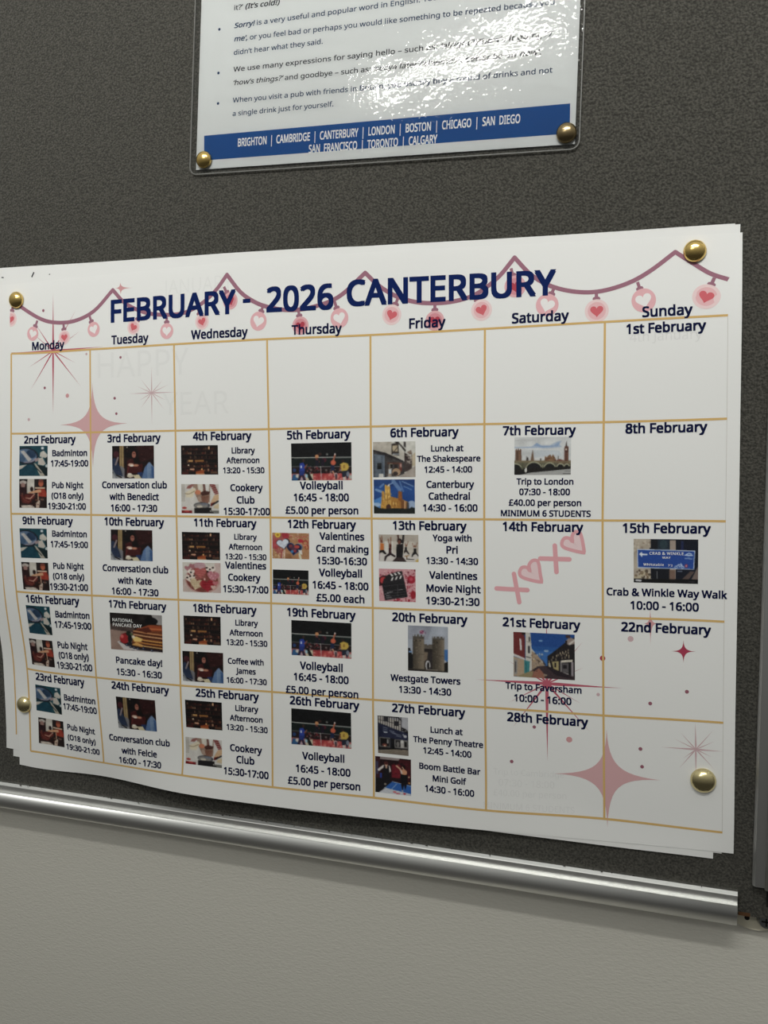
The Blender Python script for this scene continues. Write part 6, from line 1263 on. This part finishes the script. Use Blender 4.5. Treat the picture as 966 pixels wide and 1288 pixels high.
def draw_gate_tower():
    p = Print(52, 60, (164, 170, 182), 14)
    p.poly([(0, 0), (.6, 0), (.5, .3), (0, .3)], (152, 156, 168)); p.poly([(.9, .5), (1, .5), (1, .78), (.9, .72)], (60, 110, 170)); p.mottle(7, 6); p.poly([(0, .5), (.05, .5), (.1, .64), (.14, .6), (.2, 1), (0, 1)], (24, 24, 26)); p.poly([(.9, .8), (1, .76), (1, 1), (.88, 1)], (26, 26, 26)); p.rect(.02, .56, .1, .6, (110, 140, 180))
    base = (120, 108, 92); p.rect(.4, .42, .64, .96, (66, 58, 52)); p.poly([(.4, .4), (.48, .4), (.48, .44), (.52, .44), (.52, .4), (.64, .4), (.64, .54), (.4, .54)], (96, 88, 80)); p.rect(.4, .5, .62, .56, (40, 34, 32)); p.poly([(.4, .58), (.5, .58), (.48, .72), (.4, .8)], (120, 104, 88)); p.rect(.5, .56, .66, .95, (48, 42, 42))
    for x0, x1, y0, dark in ((.12, .41, .22, 0), (.61, .91, .24, 1)):
        n = 9
        for i in range(n):
            u = (i + .5) / n; lum = (.55 + .62 * (u if not dark else u ** 1.6)) if u < .8 else 1.05
            p.rect(x0 + (x1 - x0) * i / n, y0, x0 + (x1 - x0) * (i + 1) / n, .97, tuple(c * lum for c in base))
        p.rect(x0, .2 if not dark else .225, x1, .29, (84, 78, 70)); p.ell((x0 + x1)/2, .22 if not dark else .245, (x1 - x0)/2, .03, (92, 86, 78))
        for k in (.08, .3, .62, .9): xx = x0 + (x1 - x0) * k; p.rect(xx - .015, .18, xx + .015, .235 + (.02 if dark else 0), (164, 170, 182))
        p.line([(x0, .62 + .02*dark), (x1, .63 + .02*dark)], .012, (80, 70, 60)); p.specks(60, (x0 + .01, .28, x1 - .02, .94), .012, [(96, 86, 74), (146, 132, 112), (76, 66, 58), (134, 118, 98)], .6)
    p.ell(.2, .33, .01, .02, (30, 28, 28)); p.ell(.31, .33, .015, .015, (36, 34, 34)); p.ell(.73, .35, .012, .02, (34, 32, 32)); p.ell(.5, .86, .06, .1, (196, 194, 196)); p.ell(.51, .88, .035, .09, (40, 36, 38)); p.ell(.55, .87, .012, .04, (210, 206, 206))
    p.rect(.3, .1, .4, .17, (150, 60, 86)); p.line([(.3, .1), (.42, .18)], .012, (196, 186, 196)); p.line([(.31, .17), (.41, .1)], .012, (96, 60, 110)); p.rect(.43, .12, .45, .18, (110, 70, 104)); p.poly([(0, .95), (.5, .96), (1, .98), (1, 1), (0, 1)], (50, 46, 42)); p.rect(.45, .95, .75, .97, (120, 112, 104)); return p

def draw_theatre_pub():
    p = Print(40, 54, (176, 176, 182), 15)
    p.poly([(0, 0), (.06, 0), (.74, .1), (.76, .38), (0, .2)], (196, 190, 182))
    for k in range(11): x = .02 + k * .075; p.line([(x, 0), (x, .2 + x * .22)], .022, (36, 32, 34))
    p.line([(0, .1), (.76, .2)], .016, (40, 36, 38)); p.rect(.2, .02, .36, .14, (40, 40, 46)); p.rect(.56, .12, .68, .24, (44, 44, 50)); p.line([(.0, .0), (.7, .02), (.78, .1)], .03, (30, 28, 30)); p.poly([(0, .18), (.8, .38), (1, .38), (1, .92), (0, .92)], (28, 30, 40)); p.poly([(.02, .2), (.98, .42), (.98, .6), (.02, .56)], (32, 36, 60)); p.poly([(.78, .26), (1, .32), (1, .4), (.78, .36)], (34, 32, 34)); p.specks(8, (.8, .28, 1, .36), .02, [(180, 180, 186)])
    for x, y in ((.18, .3), (.18, .35), (.18, .4), (.4, .38), (.44, .42), (.5, .44), (.62, .46), (.62, .5)): p.line([(x, y), (x + .14, y + .02)], .03, (112, 118, 136), .9)
    p.rect(.2, .42, .32, .445, (190, 194, 204)); p.ell(.9, .5, .05, .04, (176, 176, 184)); p.rect(.82, .44, .86, .48, (150, 150, 158)); p.rect(.05, .57, .4, .83, (112, 110, 108)); p.rect(.08, .59, .38, .8, (26, 22, 24)); p.ell(.22, .77, .08, .04, (110, 60, 50)); p.ell(.23, .79, .03, .02, (220, 170, 140)); p.rect(.31, .61, .34, .72, (200, 200, 200)); p.rect(.44, .58, .54, .88, (18, 16, 20)); p.rect(.55, .6, .98, .82, (120, 116, 114)); p.rect(.58, .62, .74, .79, (30, 28, 30)); p.rect(.87, .64, .95, .78, (26, 24, 26)); p.ell(.66, .72, .05, .07, (110, 106, 104)); p.ell(.8, .68, .06, .08, (196, 194, 190)); p.rect(.75, .68, .86, .8, (176, 172, 168))
    p.rect(0, .83, 1, .89, (22, 20, 22)); p.poly([(0, .92), (.6, .86), (1, .85), (1, 1), (0, 1)], (120, 110, 98)); p.line([(0, .95), (.6, .87)], .02, (150, 138, 118)); p.line([(.1, 1), (.9, .88)], .015, (146, 130, 108)); p.mottle(5, 10); return p

def draw_golf_bar():
    p = Print(44, 52, (36, 16, 20), 16)
    p.rect(.14, 0, .68, .07, (150, 138, 136)); p.rect(0, 0, .14, .6, (56, 24, 34)); p.rect(.66, .04, 1, .5, (66, 20, 26)); p.poly([(.46, .2), (.7, .2), (.7, .56), (.46, .56)], (110, 22, 36)); p.specks(26, (.4, .14, .96, .58), .03, [(90, 20, 34), (30, 12, 18), (130, 34, 44)], .7); p.rect(.02, .14, .08, .5, (70, 66, 92)); p.poly([(0, .6), (.36, .62), (.5, .72), (.3, .95), (0, 1)], (22, 20, 24))
    p.poly([(.46, .68), (1, .72), (1, .96), (.26, .86)], (34, 92, 170)); p.line([(.6, .72), (.46, .88)], .018, (150, 178, 214)); p.line([(.48, .67), (1, .74)], .016, (176, 196, 216)); p.poly([(.1, 1), (.28, .86), (1, .95), (1, 1)], (196, 198, 206)); p.poly([(.24, .86), (.32, .82), (.3, .88)], (150, 170, 190))
    p.ell(.31, .2, .05, .06, (196, 140, 112)); p.ell(.31, .17, .06, .05, (80, 36, 34)); p.line([(.24, .26), (.1, .38)], .07, (214, 206, 200)); p.line([(.38, .26), (.41, .38), (.36, .43)], .065, (210, 200, 194)); p.poly([(.24, .24), (.38, .24), (.42, .7), (.22, .7)], (22, 20, 26)); p.poly([(.28, .22), (.34, .22), (.33, .32), (.29, .32)], (214, 170, 146)); p.rect(.13, .46, .18, .6, (34, 60, 140)); p.ell(.28, .76, .03, .03, (150, 140, 130))
    p.ell(.79, .24, .05, .07, (30, 18, 18)); p.ell(.8, .38, .09, .08, (206, 146, 108)); p.line([(.6, .22), (.7, .3), (.76, .4)], .05, (206, 160, 130)); p.line([(.76, .24), (.8, .3)], .03, (214, 170, 140)); p.line([(.72, .34), (.74, .42)], .03, (220, 214, 206)); p.poly([(.7, .44), (.9, .44), (.88, .72), (.84, .86), (.8, .72), (.76, .9), (.72, .72)], (16, 14, 18)); p.ell(.76, .89, .025, .02, (190, 190, 196)); p.ell(.94, .5, .02, .02, (220, 190, 150)); p.ell(.95, .66, .025, .025, (206, 150, 80))
    p.poly([(.5, .93), (.58, .92), (.58, .97), (.5, .96)], (206, 90, 100)); p.line([(.6, .98), (.68, .97)], .03, (200, 70, 84)); p.heart(.82, .965, .04, (186, 40, 54)); return p

def draw_riverside():
    p = Print(72, 48, (206, 208, 208), 17)
    p.mottle(8, 7); p.poly([(0, .26), (.3, .25), (.4, .16), (.46, .22), (.6, .24), (.76, .12), (.84, .1), (.8, .2), (.84, .27), (.6, .3), (.36, .29), (0, .29)], (150, 170, 198), .7); p.poly([(.34, .22), (.4, .15), (.48, .22), (.7, .23), (.8, .13), (.78, .24), (.5, .28)], (128, 154, 192), .7); p.poly([(.3, .34), (.8, .36), (.84, .5), (.3, .54)], (182, 192, 202), .6); p.ell(.2, .08, .2, .03, (184, 184, 184), .6)
    br = (112, 84, 66); p.poly([(.02, .34), (.035, .3), (.05, .36), (.07, .28), (.085, .36), (.11, .3), (.125, .34), (.13, .66), (.02, .66)], (104, 76, 60)); p.rect(.04, .38, .05, .62, (66, 46, 38)); p.rect(.09, .38, .1, .62, (140, 106, 80)); p.poly([(.21, .62), (.22, .5), (.235, .55), (.25, .52), (.255, .62)], (58, 50, 48)); p.poly([(.29, .63), (.3, .52), (.33, .32), (.345, .5), (.355, .63)], (116, 92, 74))
    p.rect(0, .62, 1, .74, (128, 112, 88)); p.poly([(.54, .66), (.545, .5), (.58, .54), (.6, .5), (.64, .46), (.66, .52), (.69, .46), (.72, .54), (.74, .6), (.74, .7), (.54, .7)], (126, 92, 66)); p.specks(40, (.54, .52, .74, .68), .009, [(150, 120, 84), (84, 58, 46), (66, 46, 40)], .8); p.rect(.46, .56, .48, .63, (90, 84, 78)); p.poly([(.74, .62), (.8, .58), (.88, .62), (.9, .7), (.74, .7)], (112, 68, 56)); p.rect(.77, .5, .79, .6, (130, 130, 128))
    p.poly([(.885, .3), (.89, .26), (.905, .24), (.92, .1), (.935, .24), (.955, .26), (.96, .32), (.96, .72), (.885, .72)], (92, 58, 48)); p.poly([(.905, .24), (.92, .1), (.935, .24)], (66, 56, 56)); p.ell(.916, .33, .014, .022, (226, 214, 196)); p.line([(.9, .4), (.9, .7)], .006, (130, 86, 66)); p.line([(.935, .4), (.935, .7)], .006, (130, 86, 66)); p.rect(.885, .38, .96, .4, (70, 40, 34))
    p.poly([(0, .66), (1, .7), (1, .84), (0, .98)], (96, 92, 74)); p.rect(0, .64, 1, .68, (120, 110, 84))
    for cx_, rx, ry, y in ((.02, .12, .2, .92), (.35, .14, .2, .88), (.63, .1, .17, .87), (.82, .065, .14, .86), (.93, .045, .12, .85)): p.ell(cx_, y, rx + .014, ry + .03, (168, 168, 140)); p.ell(cx_, y, rx, ry, (28, 28, 28))
    p.poly([(0, .84), (.16, .82), (.5, .8), (1, .78), (1, .86), (.6, .9), (.2, 1), (0, 1)], (30, 28, 26)); p.poly([(.1, 1), (.3, .94), (.6, .9), (1, .84), (1, 1)], (164, 164, 162)); p.line([(.9, .9), (1, .9)], .012, (120, 120, 118)); p.ell(.205, .88, .02, .06, (220, 218, 210)); p.rect(.2, .82, .22, .86, (226, 226, 220)); p.rect(.86, .96, 1, .98, (96, 96, 94)); p.rect(.13, .68, .16, .86, (84, 86, 66)); p.rect(.5, .72, .52, .82, (130, 132, 106)); return p

def draw_town_street():
    p = Print(80, 58, (30, 84, 152), 18)
    p.poly([(0, 0), (1, 0), (1, .3), (0, .3)], (24, 72, 142)); p.poly([(.3, .4), (.7, .4), (.6, .75), (.4, .7)], (50, 104, 172)); p.ell(.45, .17, .035, .02, (110, 150, 196)); p.ell(.54, .39, .04, .025, (140, 166, 196)); p.ell(.47, .48, .03, .015, (90, 130, 180))
    p.poly([(.2, 0), (.28, 0), (.3, .35), (.5, .68), (.5, .76), (.2, .9)], (200, 196, 188)); p.poly([(.3, .4), (.4, .5), (.5, .66), (.52, .74), (.3, .84)], (160, 140, 120)); p.specks(46, (.3, .46, .48, .78), .012, [(206, 198, 184), (110, 90, 76), (70, 60, 56), (180, 150, 110)], .8); p.poly([(.46, .56), (.54, .7), (.5, .7)], (64, 60, 64)); p.rect(.24, .3, .27, .46, (44, 42, 52)); p.rect(.25, .1, .28, .2, (90, 86, 84)); p.line([(.21, .54), (.28, .56)], .012, (60, 56, 58)); p.line([(.22, .2), (.3, .24)], .008, (150, 140, 130))
    p.poly([(0, 0), (.16, 0), (.19, .12), (.19, .58), (0, .5)], (112, 44, 44)); p.poly([(.1, .14), (.13, .15), (.14, .4), (.11, .4)], (216, 214, 212)); p.poly([(0, .48), (.19, .58), (.19, .62), (0, .54)], (206, 200, 198)); p.poly([(0, .55), (.19, .62), (.18, .96), (0, 1)], (176, 152, 126)); p.poly([(.01, .6), (.07, .62), (.06, .94), (.01, .96)], (150, 146, 142)); p.rect(.02, .66, .04, .9, (70, 64, 66)); p.poly([(.18, .62), (.27, .64), (.26, .88), (.18, .92)], (54, 128, 132)); p.line([(.2, .66), (.21, .88)], .01, (30, 84, 92)); p.rect(.14, 0, .2, .06, (48, 36, 34))
    p.poly([(.56, .5), (.64, .42), (.8, .24), (.9, .12), (1, .06), (1, 1), (.56, .72)], (34, 30, 32)); p.poly([(.84, .16), (.92, .06), (1, .1), (1, .2), (.9, .24)], (150, 132, 124)); p.poly([(.9, .2), (1, .1), (1, .14), (.92, .24)], (206, 198, 190)); p.rect(.85, .14, .88, .2, (40, 34, 36)); p.rect(.86, .02, .93, .08, (70, 46, 44))
    for x, y in ((.58, .6), (.62, .56), (.64, .5), (.69, .54), (.7, .46), (.73, .44), (.76, .4), (.78, .44), (.8, .38), (.82, .4), (.85, .36), (.86, .43), (.89, .32), (.89, .38), (.9, .44), (.79, .5), (.84, .49), (.9, .48)): p.rect(x, y, x + .013, y + .05, (176, 160, 134))
    for x in (.72, .76, .8, .84, .88): p.line([(x, .34), (x - .004, .52)], .005, (90, 76, 70))
    p.poly([(.63, .62), (.74, .6), (.74, .84), (.66, .8)], (164, 150, 104)); p.rect(.67, .64, .7, .74, (44, 38, 40)); p.poly([(.57, .66), (.6, .64), (.62, .78), (.58, .76)], (176, 166, 146)); p.poly([(.78, .58), (.97, .55), (.96, .6), (.78, .63)], (214, 206, 190)); p.rect(.79, .64, .9, .85, (92, 88, 90)); p.rect(.81, .68, .87, .76, (34, 30, 34)); p.poly([(.79, .84), (.91, .87), (.91, .91), (.79, .87)], (210, 206, 200)); p.rect(.94, .6, .98, .92, (150, 140, 146)); p.rect(.77, .6, .785, .86, (206, 200, 196)); p.rect(.9, .62, .93, .9, (26, 24, 26))
    p.poly([(.1, 1), (.3, .84), (.4, .74), (.52, .72), (1, .93), (1, 1)], (64, 50, 54)); p.poly([(.3, 1), (.34, .86), (.42, .78), (.5, .9), (.52, 1)], (150, 100, 82)); p.poly([(.04, 1), (.24, .88), (.34, .84), (.3, 1)], (146, 132, 98)); p.poly([(.5, .9), (.56, .92), (.54, .95), (.49, .94)], (150, 134, 114)); p.poly([(.52, .72), (.56, .72), (.9, .9), (1, .98), (.7, .92)], (40, 32, 38)); p.specks(10, (.3, .78, .44, .9), .008, [(30, 28, 34), (170, 60, 60)], .8); return p

def draw_footpath_sign():
    p = Print(88, 60, (30, 30, 38), 19)
    p.rect(0, 0, .28, .92, (176, 164, 148)); p.mottle(12, 9); p.specks(30, (0, 0, .26, .3), .02, [(206, 194, 176), (140, 122, 106), (190, 176, 160)], .7); p.specks(20, (0, .7, .26, .9), .025, [(120, 100, 76), (70, 56, 44), (190, 178, 150)], .8); p.rect(.27, 0, .57, .9, (22, 24, 32)); p.rect(.38, 0, .56, .24, (34, 46, 58)); p.ell(.47, .12, .06, .1, (44, 62, 70)); p.rect(.57, .02, .66, .9, (164, 148, 136)); p.rect(.66, .02, 1, .9, (20, 24, 38)); p.rect(.74, .04, .78, .24, (30, 40, 78)); p.poly([(.76, .9), (.88, .72), (.95, .72), (.86, .9)], (92, 76, 72)); p.poly([(.9, .9), (1, .6), (1, .9)], (120, 104, 98)); p.line([(.37, .74), (.37, .9)], .012, (110, 112, 116)); p.rect(.56, .7, .65, .92, (120, 96, 84)); p.rect(.68, .71, .76, .74, (96, 104, 124)); p.rect(.25, .2, .28, .26, (30, 28, 32))
    p.rect(0, .91, 1, 1, (16, 16, 18)); p.line([(.04, .95), (.11, .955)], .03, (200, 200, 204)); p.line([(.86, .955), (.95, .96)], .008, (70, 70, 74))
    p.poly([(.055, .23), (.955, .25), (.94, .68), (.06, .665)], (190, 204, 228)); p.poly([(.066, .25), (.943, .27), (.928, .665), (.072, .645)], (28, 70, 152))
    p.poly([(.085, .35), (.13, .29), (.135, .335), (.22, .34), (.22, .375), (.135, .37), (.135, .415)], (226, 230, 238)); p.line([(.82, .34), (.86, .31), (.9, .33)], .014, (200, 214, 236)); p.line([(.8, .355), (.91, .36)], .018, (200, 214, 236)); p.line([(.8, .43), (.91, .435)], .012, (170, 190, 222)); p.line([(.84, .4), (.87, .4)], .01, (120, 150, 200))
    for cx_ in (.665, .765): p.ell(cx_, .63, .026, .03, (190, 206, 232)); p.ell(cx_, .63, .016, .018, (28, 70, 152))
    p.line([(.665, .62), (.7, .57), (.75, .58), (.765, .62)], .01, (196, 210, 234)); p.line([(.7, .57), (.715, .63), (.75, .58)], .01, (196, 210, 234)); p.line([(.735, .54), (.755, .58)], .01, (196, 210, 234)); p.ell(.82, .6, .024, .042, (150, 66, 92)); p.ell(.82, .6, .008, .015, (214, 190, 210)); return p


DRAW = {'badminton': draw_badminton, 'pub': draw_pub, 'conversation': draw_conversation, 'pancake': draw_pancake, 'library': draw_library,
        'cookery': draw_cookery, 'biscuit': draw_biscuit, 'volleyball': draw_volleyball, 'card_making': draw_card_making, 'old_inn': draw_old_inn,
        'cathedral': draw_cathedral, 'yoga': draw_yoga, 'clapperboard': draw_clapperboard, 'gate_tower': draw_gate_tower, 'theatre_pub': draw_theatre_pub,
        'golf_bar': draw_golf_bar, 'riverside': draw_riverside, 'town_street': draw_town_street, 'footpath_sign': draw_footpath_sign}
PIC_LABEL = {'badminton': 'photo of a badminton racket and shuttlecocks', 'pub': 'photo of people toasting in a pub', 'conversation': 'photo of a person chatting over a cup at a table',
             'pancake': 'photo of a stack of pancakes with a strawberry', 'library': 'photo of dark library shelves', 'cookery': 'photo of two people cooking with a wok', 'biscuit': 'photo of iced heart biscuits',
             'volleyball': 'photo of a volleyball match', 'card_making': 'photo of handmade heart cards', 'old_inn': 'photo of an old timbered inn', 'cathedral': 'photo of a lit cathedral under blue sky',
             'yoga': 'photo of a yoga class', 'clapperboard': 'photo of a clapperboard on pink', 'gate_tower': 'photo of a twin towered stone gate', 'theatre_pub': 'photo of a dark blue pub front',
             'golf_bar': 'photo of two people at an indoor golf bar', 'riverside': 'photo of a river bridge and clock tower', 'town_street': 'photo of an old town street', 'footpath_sign': 'photo of a blue footpath sign'}
_prints = {}
for kind, s0, t0, s1, t1 in PICTURES:
    if kind not in _prints:
        p = DRAW[kind]()
        p.grain(3.0)
        _prints[kind] = p.colours()
    C = _prints[kind]
    nh, nw = C.shape[:2]
    S, T = np.meshgrid(np.linspace(s0, s1, nw + 1), np.linspace(t0, t1, nh + 1))
    V = sheet(S.ravel(), T.ravel(), L_PIC)
    idx = np.arange((nw + 1) * nh).reshape(nh, nw + 1)[:, :-1].ravel()
    F = np.stack([idx, idx + nw + 1, idx + nw + 2, idx + 1], 1)
    o = mesh_obj('event_picture', V, F.tolist(), photo_print, cal)
    o['label'] = PIC_LABEL[kind]
    at = o.data.color_attributes.new('print', 'FLOAT_COLOR', 'CORNER')
    buf = np.ones((nh * nw, 4, 4), np.float32)
    buf[:, :, :3] = C.reshape(-1, 1, 3)
    at.data.foreach_set('color', buf.ravel())
    # lettering inside two of the photographs
    cap = []
    if kind == 'pancake':
        cap = [('NATIONAL', 0.25, 0.19, 0.40, 'white', 1), ('PANCAKE DAY', 0.335, 0.32, 0.56, 'white', 1)]
    elif kind == 'footpath_sign':
        cap = [('CRAB & WINKLE', 0.515, 0.325, 0.53, 'white', 0.95), ('WAY', 0.515, 0.42, 0.13, 'white', 0.85), ('Whitstable', 0.315, 0.583, 0.32, 'white', 0.9), ('7½'.replace('½', "'2"), 0.575, 0.597, 0.07, 'white', 0.9)]
    for s, fx, fy, fw, ink, vs in cap:
        V2, F2, Z2 = text_shape([(s, 14, 0.0)], track=0.05)
        x0, x1 = V2[:, 0].min(), V2[:, 0].max()
        k = fw * (s1 - s0) / (x1 - x0)
        Sx = s0 + fx * (s1 - s0) + (V2[:, 0] - (x0 + x1) / 2) * k
        Tx = t0 + fy * (t1 - t0) - (V2[:, 1] - 0.287) * k * vs
        mesh_obj('picture_text', sheet(Sx, Tx, L_PIC + 0.03 + Z2), F2, INK[ink], o)


# ------------------------------------------------------------------ laminated notice above the calendar
lam = thing('laminated_notice', 'laminated sheet of English phrases with a blue band of city names, pinned above the calendar', 'notice', tuple(notice(105, 148, 0)[0]))


def quad_grid(fn, u0, u1, w0, w1, nu, nw, lift):
    U, Wd = np.meshgrid(np.linspace(u0, u1, nu), np.linspace(w0, w1, nw))
    V = fn(U.ravel(), Wd.ravel(), lift)
    F = [(j*nu + i, j*nu + i + 1, (j+1)*nu + i + 1, (j+1)*nu + i) for j in range(nw-1) for i in range(nu-1)]
    return V, F


def rounded(u0, u1, w0, w1, r, n=8):
    out = []
    for cx_, cy_, a0 in ((u1 - r, w1 - r, 0), (u0 + r, w1 - r, 90), (u0 + r, w0 + r, 180), (u1 - r, w0 + r, 270)):
        for k in range(n + 1):
            a = math.radians(a0 + 90 * k / n)
            out.append((cx_ + r * math.cos(a), cy_ + r * math.sin(a)))
    return np.array(out)


def slab(outline, l0, l1):
    """closed flat slab of the given outline between two heights above the board"""
    n = len(outline)
    a = notice(outline[:, 0], outline[:, 1], l0); b = notice(outline[:, 0], outline[:, 1], l1)
    f = [list(range(n))[::-1], [n + i for i in range(n)]] + [(i, (i + 1) % n, n + (i + 1) % n, n + i) for i in range(n)]
    return np.concatenate([a, b]), f


sq = np.array([(0, 0), (210, 0), (210, 297), (0, 297)], float)
v, f = slab(sq, -0.06, 0.0)
mesh_obj('paper', v, f, principled('white notice paper', srgb(208, 210, 210), 0.7, spec=0.25), lam)
bd = np.array(NOTICE_BAND)
bd = np.array([(5.0, 4.9), (207.4, 5.1), (207.0, 19.4), (4.5, 18.3)])
v, f = slab(bd, 0.0, 0.02)
mesh_obj('blue_band', v, f, INK['band'], lam)


def parse(s):
    runs, cur, st = [], '', 'n'
    for ch in s:
        if ch in '*_':
            if cur:
                runs.append((cur, st))
            cur = ''
            st = 'n' if st != 'n' else ('b' if ch == '*' else 'i')
        else:
            cur += ch
    if cur:
        runs.append((cur, st))
    return runs


for ink, s, u0, w0, u1, w1 in NOTICE_TEXT:
    if ink == 'w':
        runs = [(s, 18, 0.0)]
    else:
        runs = [(r, 19 if st == 'b' else 9, 0.0 if st == 'n' else 0.2) for r, st in parse(s)]
    V, F, Z = text_shape(runs)
    x0, x1 = V[:, 0].min(), V[:, 0].max()
    k = (u1 - u0) / (x1 - x0)
    if ink == 'w':
        vs = 4.1 / 0.573 / k
    else:
        vs = 2.55 / 0.573 / k
    ch = 0.573 if ink == 'w' else 0.46
    U = u0 + (V[:, 0] - x0) * k
    Wd = w0 + (w1 - w0) * (V[:, 0] - x0) / (x1 - x0) + (V[:, 1] - ch / 2) * k * vs
    o = mesh_obj('city_text' if ink == 'w' else 'phrase_text', notice(U, Wd, 0.05 + Z), F, INK[{'n': 'slate', 'k': 'black', 'w': 'white'}[ink]], lam)
for u, w in NOTICE_BULLETS:
    V, F = ring(lambda a, b, l: notice(a, b, l), (u, w), 0, 0.75, 0.05, n=18)
    mesh_obj('bullet_dot', V, F, INK['slate'], lam)

fo = rounded(-3.9, 212.4, -2.7, 300, 4.5)
v, f = slab(fo, 0.50, 0.60)
mesh_obj('plastic_film', v[len(fo):], [list(range(len(fo)))], film, lam)
v, f = slab(fo, -0.16, -0.10)
rim_o = rounded(-3.9, 212.4, -2.7, 300, 4.5)
rim_i = rounded(-3.5, 212.0, -2.3, 299.6, 4.1)
n = len(rim_o)
V = np.concatenate([notice(rim_o[:, 0], rim_o[:, 1], -0.15), notice(rim_o[:, 0], rim_o[:, 1], 0.62), notice(rim_i[:, 0], rim_i[:, 1], 0.62), notice(rim_i[:, 0], rim_i[:, 1], -0.15)])
F = []
for i in range(n):
    j = (i + 1) % n
    for a in range(4):
        b = (a + 1) % 4
        F.append((a*n + i, a*n + j, b*n + j, b*n + i))
rim_mat = principled('cut film edge', srgb(168, 168, 164), rough=0.3, alpha=0.45)
mesh_obj('film_edge', V, F, rim_mat, lam)

# ------------------------------------------------------------------ brass drawing pins
def lathe(profile, loc, n=40):
    """profile: (radius, out from the board)"""
    V, F = [], []
    for r, o in profile:
        for i in range(n):
            a = 2 * math.pi * i / n
            V.append((loc[0] + r * math.cos(a), loc[1] - o, loc[2] + r * math.sin(a)))
    m = len(profile)
    for j in range(m - 1):
        for i in range(n):
            F.append((j*n + i, j*n + (i+1) % n, (j+1)*n + (i+1) % n, (j+1)*n + i))
    return V, F + [list(range(n))[::-1], [(m-1)*n + i for i in range(n)]]


PIN_LOOK = [
    ('shiny brass drawing pin at the top left corner of the calendar, under the title side', brass),
    ('brass drawing pin at the top right corner of the calendar', brass),
    ('dull brass drawing pin at the lower left edge of the calendar', brass_pale),
    ('pale brass drawing pin at the bottom right corner of the calendar', brass_pale),
    ('golden drawing pin at the lower left corner of the laminated notice', brass),
    ('dark tarnished drawing pin at the lower right corner of the laminated notice', brass_dark),
]
for (x, y, z, r), (label, m) in zip(PINS, PIN_LOOK):
    lift = 0.2 if 'calendar' in label else 0.34
    p = thing('drawing_pin', label, 'drawing pin', (x, y - lift, z), 'brass drawing pins')
    H = 0.62 * r
    pr = [(r * 0.90, 0.0), (r * 0.985, 0.05), (r, 0.35)]
    for k in range(1, 13):
        a = math.radians(90 * k / 12.5)
        pr.append((r * math.cos(a), 0.35 + H * math.sin(a)))
    V, F = lathe(pr, (x, y - lift, z))
    o = mesh_obj('pin_head', V, F, m, p, smooth=True)
    o.data.set_sharp_from_angle(angle=math.radians(50))
    V, F = lathe([(0.12, -8.0), (0.5, -6.5), (0.55, 0.02)], (x, y - lift, z), 12)
    mesh_obj('pin_point', V, F, steel, p, smooth=True)
